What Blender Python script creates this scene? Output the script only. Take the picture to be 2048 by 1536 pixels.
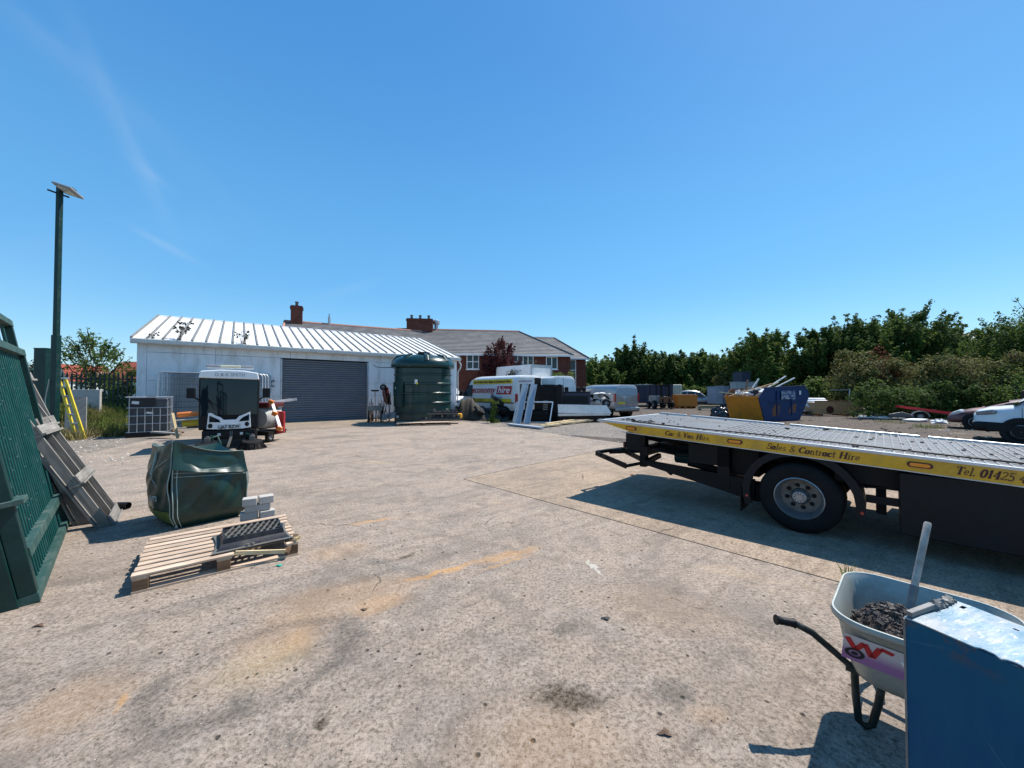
import bpy, math, random
import numpy as np
from mathutils import Matrix, Vector, Euler
R = math.radians
PI = math.pi
for o in list(bpy.data.objects): bpy.data.objects.remove(o)
scene = bpy.context.scene
COL = scene.collection
# ---------------------------------------------------------------- camera, sky, sun
CAMH, FPX, PITCH = 1.6, 739.0, R(1.1)
cam = bpy.data.cameras.new('camera'); cam.sensor_width = 36; cam.lens = 36*FPX/2048
cam.clip_start = 0.05; cam.clip_end = 3000
co = bpy.data.objects.new('camera', cam); COL.objects.link(co)
co.location = (0, 0, CAMH); co.rotation_euler = (R(90)+PITCH, 0, 0)
scene.camera = co
SUN_EL, SUN_AZ = 58.0, 54.5            # azimuth clockwise from +Y
world = bpy.data.worlds.new('World'); scene.world = world; world.use_nodes = True
wn = world.node_tree; wn.nodes.clear()
def wnode(t, **k):
    n = wn.nodes.new(t)
    for a, b in k.items(): setattr(n, a, b)
    return n
wo = wnode('ShaderNodeOutputWorld'); wb = wnode('ShaderNodeBackground'); sky = wnode('ShaderNodeTexSky')
sky.sky_type = 'NISHITA'; sky.sun_disc = False
sky.sun_elevation = R(SUN_EL); sky.sun_rotation = R(SUN_AZ)
sky.air_density = 1.0; sky.dust_density = 0.25; sky.ozone_density = 1.6
wb.inputs['Strength'].default_value = 0.08
tc = wnode('ShaderNodeTexCoord')
def wisp(dirv, along, a, b, amt, seed):
    d = Vector(dirv).normalized(); t = Vector(along); t = (t - d*t.dot(d)).normalized(); s = d.cross(t)
    def dot(v):
        n = wnode('ShaderNodeVectorMath', operation='DOT_PRODUCT'); wn.links.new(tc.outputs['Generated'], n.inputs[0]); n.inputs[1].default_value = v; return n.outputs['Value']
    def m(op, x, y=None):
        n = wnode('ShaderNodeMath', operation=op)
        for i, q in enumerate((x, y)):
            if q is None: continue
            if isinstance(q, (int, float)): n.inputs[i].default_value = q
            else: wn.links.new(q, n.inputs[i])
        return n.outputs[0]
    u = dot(t); v = dot(s); w = dot(d)
    nz = wnode('ShaderNodeTexNoise'); nz.inputs['Scale'].default_value = 9; nz.inputs['Detail'].default_value = 6
    cb = wnode('ShaderNodeCombineXYZ'); wn.links.new(m('MULTIPLY', u, 1.0), cb.inputs[0]); wn.links.new(m('MULTIPLY', v, 3.2), cb.inputs[1]); cb.inputs[2].default_value = seed
    wn.links.new(cb.outputs[0], nz.inputs['Vector'])
    vv = m('ADD', v, m('MULTIPLY', m('SUBTRACT', nz.outputs['Fac'], 0.5), b*1.2))
    q = m('ADD', m('POWER', m('ABSOLUTE', m('DIVIDE', u, a)), 2), m('POWER', m('ABSOLUTE', m('DIVIDE', vv, b)), 2))
    e = m('EXPONENT', m('MULTIPLY', q, -1.0))
    e = m('MULTIPLY', e, m('GREATER_THAN', w, 0))
    return m('MULTIPLY', m('MULTIPLY', e, m('POWER', nz.outputs['Fac'], 1.5)), amt*.34)
col = sky.outputs['Color']
# saturation grade of the sky colour stays the sky itself; thin cirrus wisps lie over it
hs = wnode('ShaderNodeHueSaturation'); hs.inputs['Hue'].default_value = 0.488; hs.inputs['Saturation'].default_value = 1.30; hs.inputs['Value'].default_value = 1.42
wn.links.new(col, hs.inputs['Color']); col = hs.outputs['Color']
el = wnode('ShaderNodeSeparateXYZ'); wn.links.new(tc.outputs['Generated'], el.inputs[0])
gr = wnode('ShaderNodeValToRGB'); gr.color_ramp.interpolation = 'EASE'; cr_ = gr.color_ramp.elements
cr_[0].position = 0.0; cr_[0].color = (2.9, 6.2, 8.9, 1); cr_[1].position = .75; cr_[1].color = (.68, 2.8, 7.1, 1)
k_ = cr_.new(.28); k_.color = (1.4, 4.4, 8.5, 1)
# ramp colours above 1 are fine for a sky: this is clear summer air blended with the computed sky
wn.links.new(el.outputs[2], gr.inputs[0]); mg = wnode('ShaderNodeMix', data_type='RGBA'); mg.inputs['Factor'].default_value = .58
wn.links.new(col, mg.inputs['A']); wn.links.new(gr.outputs[0], mg.inputs['B']); col = mg.outputs['Result']
def pdir(px, py): return ((px-1024)/FPX, 1, (782-py)/FPX)
def pal(a, b):
    A = Vector(pdir(*a)).normalized(); B = Vector(pdir(*b)).normalized(); return B-A
for (c, a0, a1, la, lb, am, sd) in [((245, 270), (190, 120), (300, 350), .14, .014, .55, 1), ((150, 140), (60, 60), (220, 200), .16, .02, .30, 5),
                                   ((330, 492), (290, 470), (370, 512), .045, .006, .8, 2), ((290, 340), (270, 325), (305, 352), .03, .008, .5, 9), ((700, 578), (640, 595), (760, 560), .07, .012, .35, 3), ((180, 500), (60, 520), (300, 480), .2, .05, .22, 7)]:
    w = wisp(pdir(*c), pal(a0, a1), la, lb, am, sd)
    mx = wnode('ShaderNodeMix', data_type='RGBA'); mx.inputs['B'].default_value = (6.5, 7.2, 8.0, 1)
    wn.links.new(w, mx.inputs['Factor']); wn.links.new(col, mx.inputs['A']); col = mx.outputs['Result']
wn.links.new(col, wb.inputs['Color']); wn.links.new(wb.outputs[0], wo.inputs[0])
sd = bpy.data.lights.new('sun', 'SUN'); sd.energy = 4.9; sd.angle = R(0.53); sd.color = (1.0, 0.955, 0.89)
so = bpy.data.objects.new('sun', sd); COL.objects.link(so)
sv = Vector((math.sin(R(SUN_AZ))*math.cos(R(SUN_EL)), math.cos(R(SUN_AZ))*math.cos(R(SUN_EL)), math.sin(R(SUN_EL))))
so.rotation_euler = (-sv).to_track_quat('-Z', 'Y').to_euler(); so.location = sv*60
vs = scene.view_settings; vs.view_transform = 'Standard'; vs.look = 'None'; vs.gamma = 1; vs.use_curve_mapping = False
vs.exposure = 0.52
scene.cycles.max_bounces = 6
# ---------------------------------------------------------------- helpers
def ray(px, py):
    a = (px-1024)/FPX; b = (768-py)/FPX
    return a, math.cos(PITCH)-b*math.sin(PITCH), math.sin(PITCH)+b*math.cos(PITCH)
def G(px, py, z=0.0):                     # where a sight line meets the level z
    a, b, c = ray(px, py); t = (z-CAMH)/c; return Vector((a*t, b*t, z))
def P(px, py, Y):                         # where it meets the distance Y
    a, b, c = ray(px, py); t = Y/b; return Vector((a*t, Y, CAMH+c*t))
class MB:
    def __init__(s): s.v = []; s.f = []; s.T = Matrix.Identity(4)
    def add(s, vs, fs):
        k = len(s.v); T = s.T
        s.v += [tuple(T @ Vector(p)) for p in vs]; s.f += [tuple(k+i for i in f) for f in fs]; return s
    def box(s, x0, x1, y0, y1, z0, z1):
        return s.add([(x0,y0,z0),(x1,y0,z0),(x1,y1,z0),(x0,y1,z0),(x0,y0,z1),(x1,y0,z1),(x1,y1,z1),(x0,y1,z1)],
                     [(0,3,2,1),(4,5,6,7),(0,1,5,4),(1,2,6,5),(2,3,7,6),(3,0,4,7)])
    def obox(s, c, d, rot=(0,0,0)):
        m = Matrix.Translation(c) @ Euler(rot).to_matrix().to_4x4(); T = s.T; s.T = T @ m
        s.box(-d[0]/2, d[0]/2, -d[1]/2, d[1]/2, -d[2]/2, d[2]/2); s.T = T; return s
    def bar(s, p0, p1, w, h, up=(0,0,1)):
        p0 = Vector(p0); p1 = Vector(p1); z = (p1-p0); L = z.length; z.normalize(); u = Vector(up)
        if abs(u.dot(z)) > .98: u = Vector((0,1,0)) if abs(z.y) < .9 else Vector((1,0,0))
        x = u.cross(z).normalized(); y = z.cross(x)
        pts = []
        for q in (p0, p1):
            for a, b in ((-1,-1),(1,-1),(1,1),(-1,1)): pts.append(q+x*(a*w/2)+y*(b*h/2))
        return s.add(pts, [(0,3,2,1),(4,5,6,7),(0,1,5,4),(1,2,6,5),(2,3,7,6),(3,0,4,7)])
    def tube(s, pts, r, n=8, caps=True):
        pts = [Vector(p) for p in pts]; rs = r if isinstance(r, (list, tuple)) else [r]*len(pts)
        V = []; prev = None
        for i, p in enumerate(pts):
            t = (pts[min(i+1, len(pts)-1)]-pts[max(i-1, 0)])
            if t.length < 1e-9: t = Vector((0,0,1))
            t.normalize()
            if prev is None:
                a = Vector((0,0,1)) if abs(t.z) < .9 else Vector((1,0,0)); x = a.cross(t).normalized()
            else: x = (prev - t*prev.dot(t)).normalized()
            prev = x; y = t.cross(x)
            for k in range(n):
                an = 2*PI*k/n; V.append(p+(x*math.cos(an)+y*math.sin(an))*rs[i])
        F = []
        for i in range(len(pts)-1):
            for k in range(n): F.append((i*n+k, i*n+(k+1)%n, (i+1)*n+(k+1)%n, (i+1)*n+k))
        if caps: F += [tuple(reversed(range(n))), tuple(range((len(pts)-1)*n, len(pts)*n))]
        return s.add(V, F)
    def cyl(s, p0, p1, r, n=16, r1=None): return s.tube([p0, p1], [r, r if r1 is None else r1], n)
    def lathe(s, prof, n=24, c=(0,0,0), axis='Z', a0=0, a1=2*PI):
        full = abs(a1-a0-2*PI) < 1e-6; m = n if full else n+1; V = []
        for r, z in prof:
            for k in range(m):
                a = a0+(a1-a0)*k/n; x, y = r*math.cos(a), r*math.sin(a)
                q = (x, y, z) if axis == 'Z' else ((x, z, y) if axis == 'Y' else (z, x, y))
                V.append((q[0]+c[0], q[1]+c[1], q[2]+c[2]))
        F = []
        for i in range(len(prof)-1):
            for k in range(n):
                k2 = (k+1) % m; F.append((i*m+k, i*m+k2, (i+1)*m+k2, (i+1)*m+k))
        return s.add(V, F)
    def prism(s, poly, a0, a1, axis='Y'):      # polygon in the plane across axis
        n = len(poly)
        def q(p, t): return (p[0], t, p[1]) if axis == 'Y' else ((t, p[0], p[1]) if axis == 'X' else (p[0], p[1], t))
        V = [q(p, a0) for p in poly]+[q(p, a1) for p in poly]
        F = [tuple(range(n)), tuple(reversed(range(n, 2*n)))]+[(i, n+i, n+(i+1)%n, (i+1)%n) for i in range(n)]
        return s.add(V, F)
    def grid(s, fn, nu, nv, wrap=False):
        V = []
        for i in range(nu+1):
            for j in range(nv if wrap else nv+1): V.append(fn(i/nu, j/nv))
        m = nv if wrap else nv+1; F = []
        for i in range(nu):
            for j in range(nv): F.append((i*m+j, i*m+(j+1)%m, (i+1)*m+(j+1)%m, (i+1)*m+j))
        return s.add(V, F)
    def build(s, name, mat, parent=None, smooth=None, bevel=0, label=None, kind=None, recalc=True, seg=2):
        me = bpy.data.meshes.new(name); me.from_pydata(s.v, [], s.f)
        if recalc:
            import bmesh
            b = bmesh.new(); b.from_mesh(me); bmesh.ops.recalc_face_normals(b, faces=b.faces); b.to_mesh(me); b.free()
        return link(name, me, mat, parent, smooth, bevel, label, kind, seg)
def link(name, me, mat, parent=None, smooth=None, bevel=0, label=None, kind=None, seg=2):
    me.materials.append(mat)
    if smooth is not None:
        for p in me.polygons: p.use_smooth = True
        me.set_sharp_from_angle(angle=R(smooth))
    o = bpy.data.objects.new(name, me); COL.objects.link(o)
    if parent is not None: o.parent = parent
    if bevel:
        md = o.modifiers.new('bevel', 'BEVEL'); md.width = bevel; md.segments = seg; md.limit_method = 'ANGLE'; md.angle_limit = R(35); md.harden_normals = False
    if label: o['label'] = label
    if kind: o['kind'] = kind
    return o
def thing(name, label, cat, loc=(0,0,0), rotz=0, group=None):
    o = bpy.data.objects.new(name, None); COL.objects.link(o); o.empty_display_size = .2
    o.location = loc; o.rotation_euler = (0, 0, rotz); o['label'] = label; o['category'] = cat
    if group: o['group'] = group
    return o
def tag(o, label, cat, group=None):
    o['label'] = label; o['category'] = cat
    if group: o['group'] = group
    return o
def copy_tree(root, label=None, loc=None, rotz=None):
    def rec(o, par):
        c = o.copy(); COL.objects.link(c); c.parent = par
        for ch in [x for x in bpy.data.objects if x.parent == o]: rec(ch, c)
        return c
    r = rec(root, None)
    if label: r['label'] = label
    if loc is not None: r.location = loc
    if rotz is not None: r.rotation_euler = (0, 0, rotz)
    return r
def text(s, size, mat, parent, loc, xdir, updir, shear=.0, bold=0.0, xs=1.0, name='lettering', width=None, space=1.0):
    c = bpy.data.curves.new('t', 'FONT'); c.body = s; c.size = size; c.shear = shear; c.offset = bold; c.extrude = .0015
    c.resolution_u = 3; c.space_character = space
    ob = bpy.data.objects.new('t', c); me = bpy.data.meshes.new_from_object(ob); bpy.data.objects.remove(ob); bpy.data.curves.remove(c)
    v = np.zeros(len(me.vertices)*3); me.vertices.foreach_get('co', v); v = v.reshape(-1, 3)
    if width: xs = width/(v[:,0].max()-v[:,0].min()); v[:,0] -= v[:,0].min()
    x = Vector(xdir).normalized(); u = Vector(updir); u = (u-x*u.dot(x)).normalized(); n = x.cross(u)
    A = np.array([list(x*xs), list(u), list(n)]); w = v @ A + np.array(list(loc))
    me.vertices.foreach_set('co', w.ravel()); me.materials.clear()
    return link(name, me, mat, parent)
# ---------------------------------------------------------------- materials
MATS = {}
class NT:
    def __init__(s, name):
        s.m = bpy.data.materials.new(name); s.m.use_nodes = True; s.t = s.m.node_tree; s.t.nodes.clear()
        s.out = s.n('ShaderNodeOutputMaterial'); s.b = s.n('ShaderNodeBsdfPrincipled'); s.l(s.b.outputs[0], s.out.inputs[0])
    def n(s, t, **k):
        x = s.t.nodes.new(t)
        for a, b in k.items(): setattr(x, a, b)
        return x
    def l(s, a, b): s.t.links.new(a, b)
    def put(s, sock, v):
        if isinstance(v, (int, float)): sock.default_value = v
        elif isinstance(v, (tuple, list)): sock.default_value = tuple(v)+((1,) if len(v) == 3 and sock.type == 'RGBA' else ())
        else: s.l(v, sock)
    def math(s, op, a, b=None, clamp=False):
        x = s.n('ShaderNodeMath', operation=op, use_clamp=clamp); s.put(x.inputs[0], a)
        if b is not None: s.put(x.inputs[1], b)
        return x.outputs[0]
    def mix(s, f, a, b, mode='MIX'):
        x = s.n('ShaderNodeMix', data_type='RGBA', blend_type=mode); s.put(x.inputs['Factor'], f); s.put(x.inputs['A'], a); s.put(x.inputs['B'], b); return x.outputs['Result']
    def noise(s, vec, scale, detail=4, rough=.55, dist=0):
        x = s.n('ShaderNodeTexNoise'); s.l(vec, x.inputs['Vector']); x.inputs['Scale'].default_value = scale; x.inputs['Detail'].default_value = detail
        x.inputs['Roughness'].default_value = rough; x.inputs['Distortion'].default_value = dist; return x.outputs['Fac']
    def ramp(s, f, a, b, c0=0., c1=1.):
        x = s.n('ShaderNodeMapRange'); s.put(x.inputs[0], f); x.inputs[1].default_value = a; x.inputs[2].default_value = b; x.inputs[3].default_value = c0; x.inputs[4].default_value = c1; return x.outputs[0]
    def vmul(s, v, k):
        x = s.n('ShaderNodeVectorMath', operation='MULTIPLY'); s.l(v, x.inputs[0]); x.inputs[1].default_value = k; return x.outputs[0]
    def bump(s, h, dist, strength=1.0):
        x = s.n('ShaderNodeBump'); s.l(h, x.inputs['Height']); x.inputs['Distance'].default_value = dist; x.inputs['Strength'].default_value = strength; s.l(x.outputs[0], s.b.inputs['Normal'])
    def obj(s): return s.n('ShaderNodeTexCoord').outputs['Object']
    def pos(s): return s.n('ShaderNodeNewGeometry').outputs['Position']
def mat(name, c, rough=.6, metal=0., var=.12, scale=6., dirt=None, dirt_amt=.35, dscale=2.5, bump=0., bscale=60., coat=0., spec=.5, stretch=(1,1,1), fine=.06):
    if name in MATS: return MATS[name]
    t = NT(name); v = t.vmul(t.obj(), stretch)
    n1 = t.noise(v, scale, 5); n2 = t.noise(v, scale*14, 3)
    k = t.math('ADD', t.ramp(n1, .25, .75, 1-var, 1+var), t.ramp(n2, .3, .7, -fine, fine))
    cc = t.n('ShaderNodeCombineXYZ')
    for i in range(3): t.l(t.math('MULTIPLY', k, c[i]), cc.inputs[i])
    col = cc.outputs[0]; rr = rough
    if dirt:
        d = t.ramp(t.noise(v, dscale, 8, .68, .4), .48, .68, 0, dirt_amt); col = t.mix(d, col, dirt)
        rr = t.math('ADD', t.math('MULTIPLY', d, .5), rough, True)
    t.put(t.b.inputs['Base Color'], col); t.put(t.b.inputs['Roughness'], rr); t.b.inputs['Metallic'].default_value = metal
    t.b.inputs['Coat Weight'].default_value = coat; t.b.inputs['Specular IOR Level'].default_value = spec
    if bump: t.bump(t.noise(v, bscale, 4, .6), bump)
    MATS[name] = t.m; return t.m
def glassy(name, c, rough=.06):
    if name in MATS: return MATS[name]
    t = NT(name); t.put(t.b.inputs['Base Color'], c); t.b.inputs['Roughness'].default_value = rough; t.b.inputs['Specular IOR Level'].default_value = .4
    t.bump(t.noise(t.obj(), 2.5, 2), .01, .35)
    MATS[name] = t.m; return t.m
def wood(name, c, c2, ax=0, sc=1.0, rough=.8):
    if name in MATS: return MATS[name]
    t = NT(name); st = [40*sc]*3; st[ax] = 2.2*sc
    inf = t.n('ShaderNodeObjectInfo'); add = t.n('ShaderNodeVectorMath', operation='ADD'); t.l(t.obj(), add.inputs[0])
    cb = t.n('ShaderNodeCombineXYZ'); r = t.math('MULTIPLY', inf.outputs['Random'], 37.); [t.l(r, cb.inputs[i]) for i in range(3)]; t.l(cb.outputs[0], add.inputs[1])
    v = add.outputs[0]; g = t.noise(t.vmul(v, st), 1., 6, .65, .3); b = t.noise(v, 4., 5)
    col = t.mix(t.ramp(g, .35, .65), c, c2); col = t.mix(t.ramp(b, .4, .7, 0, .45), col, tuple(x*.45 for x in c2))
    k = t.ramp(inf.outputs['Random'], 0, 1, .82, 1.15); hsv = t.n('ShaderNodeHueSaturation'); t.l(col, hsv.inputs['Color']); t.l(k, hsv.inputs['Value'])
    t.l(hsv.outputs[0], t.b.inputs['Base Color']); t.b.inputs['Roughness'].default_value = rough; t.b.inputs['Specular IOR Level'].default_value = .25
    t.bump(g, .003); MATS[name] = t.m; return t.m
def leafmat(name, a, b, c=None, trans=.35):
    if name in MATS: return MATS[name]
    t = NT(name); v = t.obj(); f = t.noise(v, 9., 3, .7); g = t.noise(v, .9, 4)
    col = t.mix(t.ramp(f, .35, .65), a, b)
    if c: col = t.mix(t.ramp(g, .5, .66, 0, .8), col, c)
    wnz = t.n('ShaderNodeTexWhiteNoise'); sn = t.n('ShaderNodeVectorMath', operation='SNAP'); t.l(v, sn.inputs[0]); sn.inputs[1].default_value = (.12,.12,.12); t.l(sn.outputs[0], wnz.inputs['Vector'])
    hsv = t.n('ShaderNodeHueSaturation'); t.l(col, hsv.inputs['Color']); t.l(t.ramp(wnz.outputs['Value'], 0, 1, .55, 1.45), hsv.inputs['Value'])
    t.l(hsv.outputs[0], t.b.inputs['Base Color']); t.b.inputs['Roughness'].default_value = .7; t.b.inputs['Specular IOR Level'].default_value = .12
    tr = t.n('ShaderNodeBsdfTranslucent'); t.l(hsv.outputs[0], tr.inputs['Color']); ms = t.n('ShaderNodeMixShader'); ms.inputs[0].default_value = trans
    t.l(t.b.outputs[0], ms.inputs[1]); t.l(tr.outputs[0], ms.inputs[2]); t.l(ms.outputs[0], t.out.inputs[0])
    MATS[name] = t.m; return t.m
def K(s): return MATS[s]
mat('white_paint', (.74,.75,.76), .3, var=.05, dirt=(.35,.32,.27), dirt_amt=.22, coat=.3)
mat('van_white', (.70,.71,.70), .28, var=.04, dirt=(.33,.29,.22), dirt_amt=.35, dscale=1.5, coat=.4)
mat('van_silver', (.36,.37,.38), .32, .5, var=.05, dirt=(.2,.19,.17), dirt_amt=.3, coat=.4)
mat('black_plastic', (.006,.0065,.0085), .5, var=.2, dirt=(.028,.026,.025), dirt_amt=.35, bump=.002, spec=.25)
mat('black_steel', (.006,.006,.007), .55, var=.25, dirt=(.035,.025,.018), dirt_amt=.5, spec=.2)
mat('tyre', (.009,.009,.0095), .8, var=.2, spec=.2, dirt=(.04,.036,.03), dirt_amt=.35, bump=.004, bscale=80)
mat('steel_rim', (.30,.32,.34), .38, .75, var=.12, dirt=(.12,.1,.08), dirt_amt=.5, dscale=6)
mat('galvanised', (.45,.47,.49), .42, .8, var=.12, scale=12, dirt=(.3,.3,.3), dirt_amt=.4)
mat('aluminium', (.55,.57,.60), .38, .85, var=.08, dirt=(.3,.28,.25), dirt_amt=.4)
mat('dark_glass', (.012,.016,.02), .05)
glassy('window_glass', (.02,.035,.045))
glassy('screen_glass', (.004,.012,.018), .04)
mat('green_steel', (.003,.026,.023), .42, var=.2, dirt=(.02,.05,.045), dirt_amt=.5, dscale=5, bump=.001, spec=.3)
mat('green_steel_dusty', (.030,.075,.065), .6, var=.2, spec=.25, dirt=(.12,.135,.115), dirt_amt=.65, dscale=6, bump=.001)
mat('yellow_paint', (.68,.35,.008), .42, var=.08, dirt=(.24,.15,.05), dirt_amt=.5, dscale=4, coat=.15)
mat('yellow_plastic', (.70,.52,.02), .45, dirt=(.25,.2,.08))
mat('orange_plastic', (.75,.20,.03), .45, dirt=(.3,.15,.08))
mat('red_paint', (.45,.02,.02), .35, dirt=(.12,.06,.05), coat=.3)
mat('red_dark', (.10,.012,.012), .35, dirt=(.08,.06,.05), coat=.2)
mat('text_maroon', (.06,.008,.006), .5, var=.02)
mat('text_red', (.42,.03,.035), .5, var=.02)
mat('text_white', (.8,.8,.8), .5, var=.02)
mat('text_black', (.01,.01,.012), .5, var=.02)
mat('text_purple', (.12,.05,.2), .5, var=.02)
mat('brick', (.115,.034,.022), .85, var=.25, scale=3, dirt=(.06,.02,.015), dirt_amt=.5)
mat('render_white', (.70,.72,.74), .6, var=.07, scale=1.2, dirt=(.36,.34,.30), dirt_amt=.55, dscale=1.6, stretch=(1.6,1.6,.35))
mat('upvc', (.78,.79,.8), .4, var=.03)
mat('concrete_block', (.42,.39,.35), .9, var=.12, scale=10, dirt=(.3,.27,.23), bump=.004, bscale=90)
mat('grey_plastic', (.035,.042,.052), .35, var=.1, dirt=(.12,.12,.11), dirt_amt=.4)
mat('cream_plastic', (.62,.58,.42), .5, dirt=(.3,.28,.2))
mat('rust', (.17,.07,.035), .85, var=.3, dirt=(.28,.10,.03), dirt_amt=.7, bump=.002)
mat('orange_skip', (.60,.22,.015), .5, var=.12, dirt=(.2,.09,.03), dirt_amt=.55, dscale=3, bump=.001)
mat('blue_skip', (.002,.028,.105), .45, var=.2, spec=.2, dirt=(.05,.03,.025), dirt_amt=.4, dscale=3)
mat('navy', (.012,.018,.045), .5, var=.2, dirt=(.07,.06,.05), dirt_amt=.4)
mat('ply', (.46,.26,.12), .8, var=.12, dirt=(.28,.15,.08), dirt_amt=.4)
mat('white_sheet', (.72,.72,.70), .6, var=.06, dirt=(.4,.37,.32), dirt_amt=.4)
mat('bin_orange', (.55,.17,.01), .5, var=.1, dirt=(.25,.1,.03))
mat('bag_black', (.02,.02,.022), .25, var=.3)
mat('red_tile', (.28,.055,.035), .85, var=.18, scale=1)
mat('pale_blue', (.30,.36,.42), .5, var=.1, dirt=(.25,.25,.24))
mat('amber', (.8,.25,.02), .25)
mat('lamp_glass', (.6,.6,.58), .2)
mat('tail_red', (.35,.008,.01), .2, coat=.5)
mat('bark', (.075,.055,.038), .9, var=.3, bump=.01, bscale=20)
wood('pallet_wood', (.62,.48,.36), (.40,.28,.19)); wood('pallet_wood_y', (.62,.48,.36), (.40,.28,.19), 1)
wood('grey_wood', (.36,.34,.31), (.20,.185,.165)); wood('grey_wood_y', (.36,.34,.31), (.20,.185,.165), 1)
wood('fresh_wood', (.72,.60,.38), (.52,.38,.2)); wood('brown_wood', (.22,.13,.075), (.12,.07,.04))
leafmat('leaf_dark', (.040,.072,.018), (.082,.13,.030), (.12,.155,.04), .42)
leafmat('leaf_mid', (.06,.105,.022), (.115,.175,.04), (.17,.20,.055), .42)
leafmat('leaf_olive', (.085,.10,.028), (.15,.155,.05), (.17,.13,.06))
leafmat('leaf_bright', (.06,.11,.02), (.12,.18,.04), (.20,.20,.05))
leafmat('leaf_purple', (.035,.010,.014), (.085,.022,.028), (.13,.04,.03))
leafmat('leaf_pine', (.012,.03,.014), (.03,.055,.024), (.05,.07,.03))
leafmat('grass_green', (.09,.13,.025), (.17,.20,.05), (.26,.22,.09))
leafmat('grass_dry', (.28,.23,.11), (.18,.17,.06), (.33,.28,.15))
# ---------------------------------------------------------------- ground
def stain_mask(t, pos, c, rx, ry, ang, edge=.5, ring=None):
    x = t.n('ShaderNodeVectorMath', operation='SUBTRACT'); t.l(pos, x.inputs[0]); x.inputs[1].default_value = (c[0], c[1], 0)
    r = t.n('ShaderNodeVectorRotate', rotation_type='Z_AXIS'); t.l(x.outputs[0], r.inputs['Vector']); r.inputs['Angle'].default_value = -ang
    s = t.vmul(r.outputs[0], (1/rx, 1/ry, 0)); L = t.n('ShaderNodeVectorMath', operation='LENGTH'); t.l(s, L.inputs[0]); L = L.outputs['Value']
    if ring: return t.ramp(t.math('ABSOLUTE', t.math('SUBTRACT', L, 1.0)), ring, 0, 0, 1)
    return t.ramp(L, 1.0, 1.0-edge, 0, 1)
def seg(p0, p1):
    a = G(*p0); b = G(*p1); d = b-a; return (a+b)/2, d.length/2, math.atan2(d.y, d.x)
def ground_mat(name, base, warm, dark, stains=True, agg=0.5, fine=210):
    t = NT(name); pos = t.pos()
    n_big = t.noise(pos, .45, 6, .6); n_mid = t.noise(pos, 2.4, 7, .65); n_sm = t.noise(pos, 14, 6, .7); n_f = t.noise(pos, 42, 5, .8); n_ff = t.noise(pos, fine, 3, .8)
    st = t.n('ShaderNodeVectorRotate', rotation_type='Z_AXIS'); t.l(pos, st.inputs['Vector']); st.inputs['Angle'].default_value = R(-38)
    n_str = t.noise(t.vmul(st.outputs[0], (.5, 5.5, 1)), 1.2, 6, .65)
    col = t.mix(t.ramp(n_mid, .35, .68), base, warm)
    col = t.mix(t.ramp(n_big, .42, .68, 0, .40), col, tuple(x*.72 for x in base))
    col = t.mix(t.ramp(n_str, .50, .66, 0, .58), col, tuple(x*.58 for x in base))
    col = t.mix(t.ramp(n_sm, .46, .66, 0, .45), col, tuple(x*.55 for x in warm))
    col = t.mix(t.ramp(n_f, .50, .60, 0, .72), col, tuple(x*.34 for x in base))
    col = t.mix(t.ramp(n_f, .48, .30, 0, .45), col, tuple(min(.75, x*1.55) for x in base))
    n_b2 = t.noise(pos, 1.1, 8, .7, .6); n_b3 = t.noise(t.vmul(pos, (1.0,1.0,1)), 5.5, 7, .72, .4)
    col = t.mix(t.ramp(n_b2, .49, .62, 0, .55), col, tuple(x*y for x, y in zip(base, (.56,.57,.58))))
    col = t.mix(t.ramp(n_b3, .53, .64, 0, .50), col, tuple(x*.50 for x in base))
    col = t.mix(t.ramp(n_b3, .44, .32, 0, .35), col, tuple(min(.7, x*1.35) for x in base))
    col = t.mix(t.ramp(n_b2, .40, .30, 0, .45), col, (.40,.30,.20))
    vo = t.n('ShaderNodeTexVoronoi', feature='F1'); t.l(pos, vo.inputs['Vector']); vo.inputs['Scale'].default_value = 95; vo.inputs['Randomness'].default_value = 1.0
    sep = t.n('ShaderNodeSeparateColor'); t.l(vo.outputs['Color'], sep.inputs[0])
    col = t.mix(t.math('MULTIPLY', t.ramp(sep.outputs[0], .80, .9), t.math('MULTIPLY', t.ramp(vo.outputs['Distance'], .5, .25), agg)), col, (.12,.10,.085))
    col = t.mix(t.math('MULTIPLY', t.ramp(sep.outputs[1], .82, .9), t.math('MULTIPLY', t.ramp(vo.outputs['Distance'], .5, .25), agg*.5)), col, (.50,.44,.37))
    col = t.mix(t.ramp(n_ff, .54, .68, 0, .55), col, dark)
    # pits
    vp = t.n('ShaderNodeTexVoronoi', feature='F1'); t.l(pos, vp.inputs['Vector']); vp.inputs['Scale'].default_value = 9
    sp = t.n('ShaderNodeSeparateColor'); t.l(vp.outputs['Color'], sp.inputs[0])
    pit = t.math('MULTIPLY', t.ramp(vp.outputs['Distance'], .13, .06), t.ramp(sp.outputs[0], .45, .5))
    col = t.mix(t.math('MULTIPLY', pit, .75), col, (.06,.05,.04))
    # cracks
    wv = t.n('ShaderNodeVectorMath', operation='ADD'); t.l(pos, wv.inputs[0]); nzc = t.n('ShaderNodeTexNoise'); t.l(pos, nzc.inputs['Vector']); nzc.inputs['Scale'].default_value = 3; nzc.inputs['Detail'].default_value = 8
    t.l(t.vmul(nzc.outputs['Color'], (.35,.35,0)), wv.inputs[1])
    cr = t.n('ShaderNodeTexVoronoi', feature='DISTANCE_TO_EDGE'); t.l(wv.outputs[0], cr.inputs['Vector']); cr.inputs['Scale'].default_value = .55
    crack = t.math('MULTIPLY', t.ramp(cr.outputs['Distance'], .004, .001), t.ramp(t.noise(pos, .8, 3), .54, .64))
    col = t.mix(t.math('MULTIPLY', crack, .45), col, tuple(x*.35 for x in base))
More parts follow.
